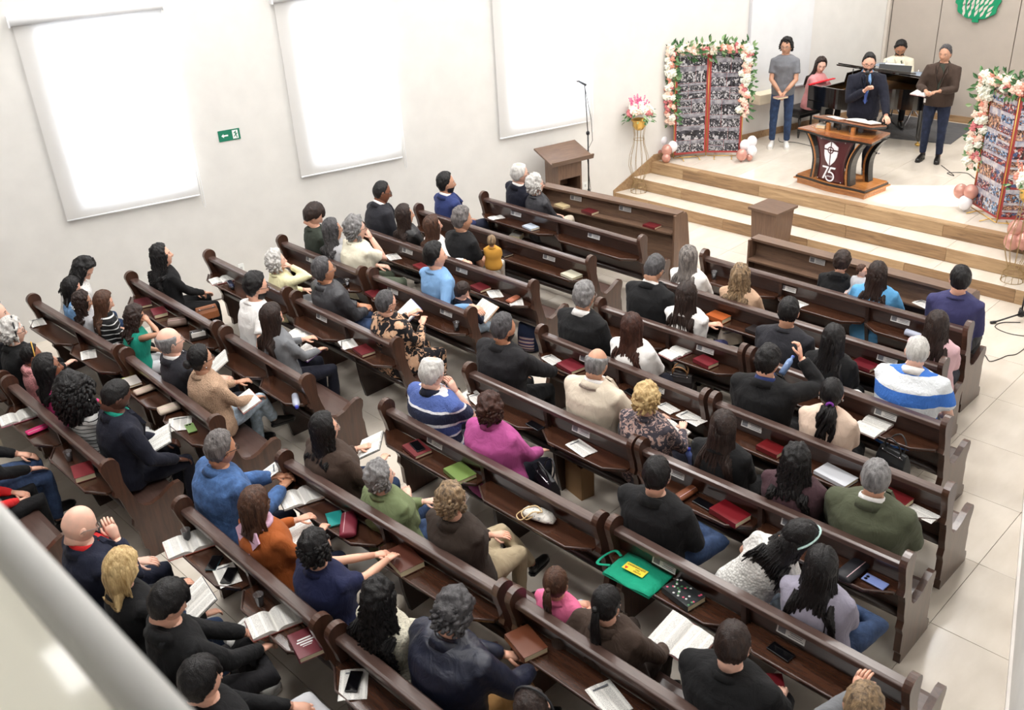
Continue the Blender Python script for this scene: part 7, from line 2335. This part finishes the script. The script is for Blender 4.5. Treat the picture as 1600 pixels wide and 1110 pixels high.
MB().tube([(0, 0, .25), (0, 0, .43)], .015, 8).build('pole', STEEL, r)

# cables on the floor
def cable(pts, label, z):
    p = catm([(a, b, z + .005) for a, b in pts], 8)
    tag(MB().tube(p, .005, 5).build('floor_cable', BLACKP), label, 'cable')
cable([(-5.55, 14.36), (-5.30, 14.10), (-5.20, 13.98), (-5.33, 14.06), (-5.12, 14.20), (-4.95, 14.05), (-4.80, 13.90), (-4.55, 13.80), (-4.4, 13.5)], 'thin black cable looping on stage floor right of the brown-jacket man', ST)
cable([(-3.05, 10.9), (-3.20, 10.78), (-3.22, 10.62), (-3.05, 10.55), (-2.85, 10.62), (-2.75, 10.80)], 'black cable loop under microphone stand at right edge', 0)
cable([(-3.10, 9.95), (-3.02, 9.86), (-2.95, 9.78), (-2.90, 9.88), (-2.86, 10.02), (-2.80, 10.12), (-2.78, 10.4)], 'thin black cable on the tiles behind the navy sweater man', 0)
cable([(-8.3, 14.35), (-8.15, 14.15), (-7.95, 14.25), (-7.6, 14.2), (-7.3, 14.1), (-7.1, 13.9)], 'thin black cable near the sneakers of the youth', ST)

# ================================================================ people on the stage
person('young man with curly dark hair and glasses in grey t-shirt standing with book', (-8.03, 13.90, 2.125), yaw=152, hyaw=12, skin='tan', hair='curlshort', hc='black', top=T('greyt'), sleeve='short', bottom=T('jeans', 'denim'), arms='stand', glasses='metal', stand=True, floor_z=ST, lean=0, shoe='white', group=None, voxel=.013, bulk=.95, wr=(.05, .24, .0), wl=(-.05, .24, .0))
person('preacher with dark hair, beard and glasses in navy suit holding microphone behind pulpit', (-6.30, 13.16, 2.18), yaw=150, hyaw=0, pitch=8, skin='light', hair='short', hc='black', beard='darkbrown', top=T('darknavy'), collar='jacket', ccol=T('skyblue'), bottom=T('darknavy'), arms='mic', glasses='black', stand=True, floor_z=ST, lean=3, extras=('tie',), group=None, voxel=.013, bulk=1.12, wr=(.03, .25, .32), wl=(-.27, .37, .015), hr=dict(dir=(-.5, .5, .8), curl=.95), hl=dict(dir=(-.2, 1, -.3), curl=.25))
person('man with short grey hair in brown zip jacket and jeans holding open book on stage', (-5.80, 14.50, 2.12), yaw=168, hyaw=10, pitch=4, skin='tan', hair='short', hc='darkgrey', top=T('brown'), collar='jacket', ccol=T('darkgreen'), bottom=T('darkjeans', 'denim'), arms='book', stand=True, floor_z=ST, lean=0, group=None, voxel=.013, bulk=1.1, wr=(.13, .33, .16), wl=(-.05, .33, .17), extras=('badge',))
person('woman with long dark hair in pink jacket seated at the piano', (-7.86, 14.72, 1.71), yaw=92, hyaw=42, pitch=4, skin='fair', hair='long', hlen=.40, hc='darkbrown', fem=True, top=T('salmon'), bottom=T('black'), arms='keys', seat=ST + .47, floor_z=ST, lean=8, group=None, voxel=.013, S=.96)
person('bearded man with black hair in cream jacket seated behind the piano looking down', (-7.28, 16.30, 1.77), yaw=150, pitch=26, skin='olive', hair='full', hc='black', beard='black', top=T('cream'), collar='jacket', ccol=T('olive'), bottom=T('black'), arms='lap', seat=ST + .50, floor_z=ST, lean=4, group=None, voxel=.014, S=1.0)
tag(MB().build('tmp', BLACKP)) if False else None

# microphone of the preacher
_m = empty('handheld_microphone', MICP[0], 0, 'black handheld microphone in the right hand of the preacher', 'microphone')
_m.rotation_euler = (R(28), R(10), 0)
MB().tube([(0, 0, -.17), (0, 0, .05)], [.011, .017], 10).build('handle', BLACKP, _m)
MB().ell((0, 0, .085), (.034, .034, .042)).build('grille', BLACKP, _m)

# toddler and babies
person('toddler with light brown hair in mustard top on the lap of man in black t-shirt', TOD[0], yaw=-40, hyaw=0, hair='bowl', hc='ash', skin='fair', fem=True, top=plain('cloth_mustard', srgb(206, 150, 60), .9), bottom=plain('cloth_floral_white', srgb(228, 220, 210), .9), S=.50, seat=.66, group=None, shoe=None, voxel=.022, lean=-10)
person('small boy with brown hair looking at a colourful picture book', TOD[1], yaw=10, hyaw=15, pitch=25, hair='bowl', hc='darkbrown', skin='light', top=T('navy'), bottom=T('lightjeans', 'denim'), S=.70, group=None, shoe='white', arms='book')
person('baby with brown hair held against the shoulder of the woman in light blue', TOD[2], yaw=200, hyaw=-120, hair='short', hc='brown', skin='light', top=T('lightgrey'), bottom=T('lightgrey'), S=.48, seat=.70, group=None, shoe=None, voxel=.022)

# ================================================================ things on shelves, laps and seats
def open_book(loc, rz, label, size=(.30, .21), cover=srgb(60, 30, 28), tx=0.0, ty=0.0, th=.022, cat='book', group=None, open_=1.0):
    r = empty('open_book', loc, rz, label, cat, group)
    r.rotation_euler = (tx, ty, rz)
    w_, d = size[0] / 2, size[1]
    m_ = MB()
    m_.box((-w_ / 2, 0, .002), (w_ + .006, d + .010, .004)).box((w_ / 2, 0, .002), (w_ + .006, d + .010, .004))
    m_.build('book_cover', plain('cover_%02x%02x%02x' % tuple(int(255 * c) for c in cover[:3]), cover, .5), r)
    for s_ in (-1, 1):
        pts = []
        K = 8
        for k in range(K):
            f = k / (K - 1)
            pts.append((s_ * w_ * f, .005 + th * (math.sin(min(1, f * 3.2) * 1.57) * (1 - .45 * f ** 2))))
        out = [(p[0], p[1]) for p in pts] + [(s_ * w_, .004), (0, .004)]
        if s_ < 0: out = out[::-1]
        m_ = MB()
        n = len(out)
        v = [(p[0], -d / 2, p[1]) for p in out] + [(p[0], d / 2, p[1]) for p in out]
        m_.add(v, [(i, (i + 1) % n, n + (i + 1) % n, n + i) for i in range(n)])
        m_.add(v[:n], [list(range(n))[::-1]])
        m_.add(v[n:], [list(range(n))])
        m_.build('pages', PAGE, r)
    return r


def closed_book(loc, rz, label, size=(.15, .21, .035), cover=(80, 20, 26), title=False, pink=False, group=None, extra=None, cat='book'):
    r = empty('closed_book', loc, rz, label, cat, group)
    c = srgb(*cover)
    cm_ = plain('bookcover_%d_%d_%d' % cover, c, .4)
    w_, d, h = size
    m_ = MB().box((0, 0, h - .002), (w_, d, .004)).box((0, 0, .002), (w_, d, .004)).box((-w_ / 2 + .002, 0, h / 2), (.004, d, h))
    m_.build('book_cover', cm_, r, bevel=0.0015)
    MB().box((.002, 0, h / 2), (w_ - .010, d - .008, h - .008)).build('page_block', CREAMB, r)
    if title:
        for k, (ww_, yy_) in enumerate(((.09, .035), (.11, .012), (.08, -.011), (.06, -.030))):
            MB().box((0, yy_, h + .0006), (ww_, .012 if k < 3 else .005, .0008)).build('title_line', WH, r)
    if pink:
        for k in range(6):
            MB().box((.0 + w_ / 2, -d / 2 + .02 + k * .02, h / 2), (.014, .010, .004)).build('index_tab', plain('tab_pink', srgb(230, 60, 130), .6), r)
    if extra == 'flowers':
        m_ = MB()
        q = random.Random(3)
        for k in range(26):
            m_.ell((q.uniform(-w_ / 2 + .01, w_ / 2 - .01), q.uniform(-d / 2 + .01, d / 2 - .01), h), (.009, .009, .002), q.randrange(3), None, 6, 4)
        m_.build('cover_flowers', [plain('fl_pink', srgb(226, 90, 120), .5), plain('fl_green', srgb(80, 140, 90), .5), plain('fl_white', srgb(220, 220, 220), .5)], r)
    return r


def sheet(loc, rz, label, size=(.15, .21), cat='paper', group=None, mat=None, tx=0):
    r = empty('leaflet', loc, rz, label, cat, group)
    r.rotation_euler = (tx, 0, rz)
    m_ = MB()
    w_, d = size
    K = 5
    v = [(-w_ / 2 + w_ * i / (K - 1), y, .003 + .004 * math.sin(i * 1.3)) for y in (-d / 2, d / 2) for i in range(K)] + [(-w_ / 2 + w_ * i / (K - 1), y, .000 + .004 * math.sin(i * 1.3)) for y in (-d / 2, d / 2) for i in range(K)]
    m_.add(v, [(i, i + 1, K + i + 1, K + i) for i in range(K - 1)] + [(2 * K + i, 3 * K + i, 3 * K + i + 1, 2 * K + i + 1) for i in range(K - 1)])
    m_.build('sheet', mat or PAGE, r)
    MB().box((0, d * .36, .0078), (w_ * .6, d * .05, .0006)).build('heading', plain('ink_grey', srgb(96, 98, 104), .8), r)
    return r


PLC = plain('clear_plastic', srgb(236, 238, 242), .08, trans=.92)
def cup(loc, label):
    r = empty('plastic_cup', loc, 0, label, 'cup', 'plastic cups on the book shelves')
    MB().lathe([(.0, .002), (.024, .002), (.034, .092), (.036, .094), (.033, .092), (.023, .006), (0, .006)], n=18).build('cup_wall', PLC, r)
    MB().lathe([(0, .040), (.0275, .040)], n=18).build('water', plain('water', srgb(226, 232, 236), .03, trans=.9), r)


def phone(loc, rz, label, col=(16, 16, 20), tx=0):
    r = empty('phone', loc, rz, label, 'phone')
    r.rotation_euler = (tx, 0, rz)
    MB().box((0, 0, .005), (.078, .158, .010)).build('phone_body', plain('phone_%d_%d_%d' % col, srgb(*col), .3), r, bevel=0.003)
    if col[0] < 60: MB().box((0, 0, .0104), (.070, .148, .001)).build('screen', GLASSB, r)
    else: MB().ell((-.02, .055, .011), (.012, .012, .002)).ell((.005, .055, .011), (.012, .012, .002)).build('camera_bump', GLASSB, r)


def bottle(loc, rot, label, col=(150, 186, 224), cap=(30, 60, 150), h=.21, rad=.030, dark=False):
    r = empty('bottle', loc, 0, label, 'bottle')
    r.rotation_euler = rot
    m = plain('bottle_%d_%d' % col[:2], srgb(*col), .15, trans=0 if dark else .3)
    MB().lathe([(0, 0), (rad, .004), (rad, h * .66), (rad * .92, h * .74), (rad * .42, h * .86), (rad * .42, h * .93), (0, h * .93)], n=16).build('bottle_body', m, r)
    MB().lathe([(rad * .5, h * .91), (rad * .5, h), (0, h)], n=12).build('bottle_cap', plain('cap_%d_%d' % cap[:2], srgb(*cap), .4), r)


def handbag(loc, rz, label, col=(28, 26, 28), size=(.30, .13, .20), handle=True, metal=True, kind='plain', flap=False, cat='handbag', hcol=None, tx=0):
    r = empty('handbag', loc, rz, label, cat)
    r.rotation_euler = (tx, 0, rz)
    m = plain('bag_%d_%d_%d' % col, srgb(*col), .45, bump=.1, bscale=150, var=.08)
    w_, d, h = size
    m_ = MB()
    v = []
    for (z, kx, ky) in ((0, .94, .9), (h * .08, 1, 1), (h * .55, .97, .85), (h * .92, .90, .38), (h, .88, .30)):
        for (a, b) in ((-1, -1), (-.6, -1), (.6, -1), (1, -1), (1, 1), (.6, 1), (-.6, 1), (-1, 1)):
            v.append((a * w_ / 2 * kx, b * d / 2 * ky * (.82 if abs(a) == 1 else 1), z))
    F = [(i * 8 + k, i * 8 + (k + 1) % 8, (i + 1) * 8 + (k + 1) % 8, (i + 1) * 8 + k) for i in range(4) for k in range(8)] + [tuple(range(8))[::-1], tuple(range(32, 40))]
    m_.add(v, F)
    m_.build('bag_body', m, r, bevel=0.008)
    hm_ = plain('strap_%d_%d_%d' % (hcol or col), srgb(*(hcol or col)), .45)
    if handle:
        for s_ in (-1, 1):
            MB().tube(catm([(-w_ * .26, s_ * d * .13, h * .96), (-w_ * .24, s_ * d * .3, h * 1.35), (0, s_ * d * .42, h * 1.6), (w_ * .24, s_ * d * .3, h * 1.35), (w_ * .26, s_ * d * .13, h * .96)], 4), .007, 6).build('handle', hm_, r)
    if flap:
        MB().box((0, -d * .40, h * .62), (w_ * .8, .012, h * .52), 0, rotm(R(-12), 0, 0)).build('flap', hm_, r, bevel=0.006)
    if metal:
        MB().box((0, -d * .30, h * .86), (w_ * .8, .006, .006)).build('zip', STEEL, r)
        for s_ in (-1, 1): MB().ell((s_ * w_ * .3, -d * .28, h * .88), (.008, .008, .010)).build('buckle', STEEL, r)
    return r


def pouch(loc, rz, label, size=(.22, .10, .05), col=(130, 40, 56), cat='pouch', zipc=True, name='pencil_case'):
    r = empty(name, loc, rz, label, cat)
    w_, d, h = size
    m = plain('pouch_%d_%d_%d' % col, srgb(*col), .6, bump=.05, var=.06)
    m_ = MB()
    m_.tube([(-w_ / 2, 0, h / 2), (-w_ * .46, 0, h / 2), (0, 0, h / 2), (w_ * .46, 0, h / 2), (w_ / 2, 0, h / 2)], [(d * .3, h * .3), (d * .48, h * .48), (d * .5, h * .5), (d * .48, h * .48), (d * .3, h * .3)], 14, 0)
    m_.build('pouch_body', m, r)
    if zipc: MB().tube([(-w_ * .44, -d * .22, h * .92), (w_ * .44, -d * .22, h * .92)], .003, 5).build('zip', plain('zip_pale', srgb(226, 190, 196), .5), r)
    return r


for it in ITEMS:
    globals()[it[0]](*it[1], **it[2])

# --- particular bags
TG = cloth('tote_green', srgb(14, 150, 116), .8)
r = empty('tote_bag', TOTE[0], TOTE[1], 'bright green fabric tote bag with yellow label lying on book shelf', 'tote bag')
m_ = MB()
K = 9
Vv = []
for i in range(K):
    for j in range(6):
        x, y = -.19 + .38 * i / (K - 1), -.15 + .30 * j / 5
        Vv.append((x, y, .012 + .010 * math.sin(i * 1.1 + j) + .006 * math.cos(j * 2.1)))
Vb = [(a, b, 0) for a, b, c in Vv]
Fq = [(i * 6 + j, (i + 1) * 6 + j, (i + 1) * 6 + j + 1, i * 6 + j + 1) for i in range(K - 1) for j in range(5)]
m_.add(Vv, Fq, 0, True)
m_.add(Vb, [f[::-1] for f in Fq], 0, True)
o = m_.build('bag_cloth', TG, r)
sd_ = o.modifiers.new('thick', 'SOLIDIFY'); sd_.thickness = .006
MB().tube(catm([(-.19, -.06, .02), (-.27, -.10, .02), (-.30, .0, .0), (-.26, .08, .02), (-.19, .06, .02)], 5), [(.012, .003)] * 21, 6).build('handle', TG, r)
MB().box((-.03, .0, .030), (.17, .075, .002)).build('yellow_label', plain('label_yellow', srgb(226, 214, 60), .6), r, bevel=.001)
text_mesh('CAMINHANDO', .021, plain('label_ink', srgb(150, 40, 30), .6), 'label_text', r, (-.03, .018, .0325), (0, 0, 0))
text_mesh('COM', .014, plain('label_ink2', srgb(60, 60, 40), .6), 'label_text', r, (-.01, -.002, .0325), (0, 0, 0))
text_mesh('CRISTO', .018, plain('label_ink', srgb(150, 40, 30), .6), 'label_text', r, (0.0, -.022, .0325), (0, 0, 0))
MB().prism([(-.090 + .011 * math.sin(t) ** 3 * 1.0, -.018 + .0009 * (13 * math.cos(t) - 5 * math.cos(2 * t) - 2 * math.cos(3 * t) - math.cos(4 * t))) for t in np.linspace(0, 6.28, 19)[:-1]][::-1], 'z', .031, .0328).build('red_heart', plain('heart_red', srgb(214, 30, 40), .5), r)
# paper bag
KR = plain('kraft_paper', srgb(150, 116, 80), .8, var=.06)
r = empty('paper_bag', PBAG, R(-12), 'brown kraft paper bag with twisted handles standing on floor between pews', 'paper bag')
v = []
w_, d, h = .26, .14, .34
m_ = MB()
v = [(-w_ / 2, -d / 2, 0), (w_ / 2, -d / 2, 0), (w_ / 2, d / 2, 0), (-w_ / 2, d / 2, 0), (-w_ / 2, -d / 2, h), (w_ / 2, -d / 2, h), (w_ / 2, d / 2, h), (-w_ / 2, d / 2, h)]
m_.add(v, [(3, 2, 1, 0), (0, 1, 5, 4), (1, 2, 6, 5), (2, 3, 7, 6), (3, 0, 4, 7)])
o = m_.build('bag_paper', KR, r)
sd_ = o.modifiers.new('thick', 'SOLIDIFY'); sd_.thickness = .003
for s_ in (-1, 1):
    MB().tube(catm([(-.06, s_ * d / 2 * .95, h - .03), (-.05, s_ * d / 2 * .9, h + .06), (0, s_ * d * .4, h + .10), (.05, s_ * d / 2 * .9, h + .06), (.06, s_ * d / 2 * .95, h - .03)], 4), .005, 6).build('handle', plain('twist_paper', srgb(186, 150, 110), .8), r)
# backpack standing in the aisle
r = empty('backpack', BPACK, R(20), 'navy backpack with striped pocket on the floor by pew end in the aisle', 'backpack')
m_ = MB()
m_.tube([(0, 0, .02), (0, 0, .06), (0, 0, .22), (0, 0, .34), (0, 0, .39)], [(.12, .07), (.14, .085), (.14, .09), (.12, .075), (.05, .04)], 16, 0, up=(0, 1, 0))
m_.build('pack_body', cloth('pack_navy', srgb(34, 44, 70), .8), r)
MB().tube([(0, -.07, .05), (0, -.09, .13), (0, -.07, .21)], [(.09, .03), (.10, .035), (.09, .02)], 12, 0, up=(0, 1, 0)).build('front_pocket', cloth('pack_stripe', srgb(200, 196, 190), .8, 'stripes', srgb(180, 60, 60), srgb(60, 80, 120), 26), r)
for s_ in (-1, 1):
    MB().tube(catm([(s_ * .06, .06, .36), (s_ * .08, .12, .28), (s_ * .09, .13, .15), (s_ * .08, .08, .05)], 4), (.012), 6).build('strap', BLACKP, r)
MB().tube(catm([(-.03, 0, .385), (0, 0, .43), (.03, 0, .385)], 4), .006, 6).build('top_loop', BLACKP, r)
# floral pouch with cord
FLO = cloth('floral_white', srgb(226, 222, 214), .7, 'floral', srgb(60, 96, 110), srgb(206, 70, 90), 2.6)
r = empty('drawstring_pouch', FPOUCH, R(15), 'white floral drawstring pouch with beige cord on book shelf', 'pouch')
m_ = MB()
m_.tube([(-.13, 0, .035), (-.10, 0, .04), (0, 0, .045), (.08, 0, .035), (.13, 0, .02)], [(.02, .015), (.05, .035), (.065, .042), (.06, .03), (.03, .012)], 14, 0)
o = m_.build('pouch_cloth', FLO, r)
MB().tube(catm([(-.12, .0, .05), (-.16, -.05, .02), (-.10, -.09, .02), (-.02, -.05, .09), (.04, -.02, .09), (-.04, .02, .095), (-.12, -.04, .06), (-.06, -.08, .03), (.02, -.02, .088)], 5), .005, 6).build('cord', plain('cord_beige', srgb(214, 186, 140), .7), r)
# papers and glass on the pulpit
r = empty('water_glass', (-6.60, 12.72, ST + .815), 0, 'small glass on the left side of the pulpit desk', 'glass')
MB().lathe([(0, .002), (.028, .002), (.034, .10), (.031, .10), (.025, .008), (0, .008)], n=16).build('glass_wall', PLC, r)

# white coat folded over the pew seat beside the black-haired woman
r = empty('folded_coat', COAT, R(-8), 'white coat folded over the seat beside the woman with very long black hair', 'coat')
m_ = MB()
m_.tube([(0, .22, .50), (0, .14, .62), (0, .06, .86), (0, .02, .93)], [(.07, .04), (.075, .05), (.06, .035), (.04, .02)], 12, 0)
o = m_.build('coat_cloth', T('white'), r)
vox(o, .012, 4, .02, .07)
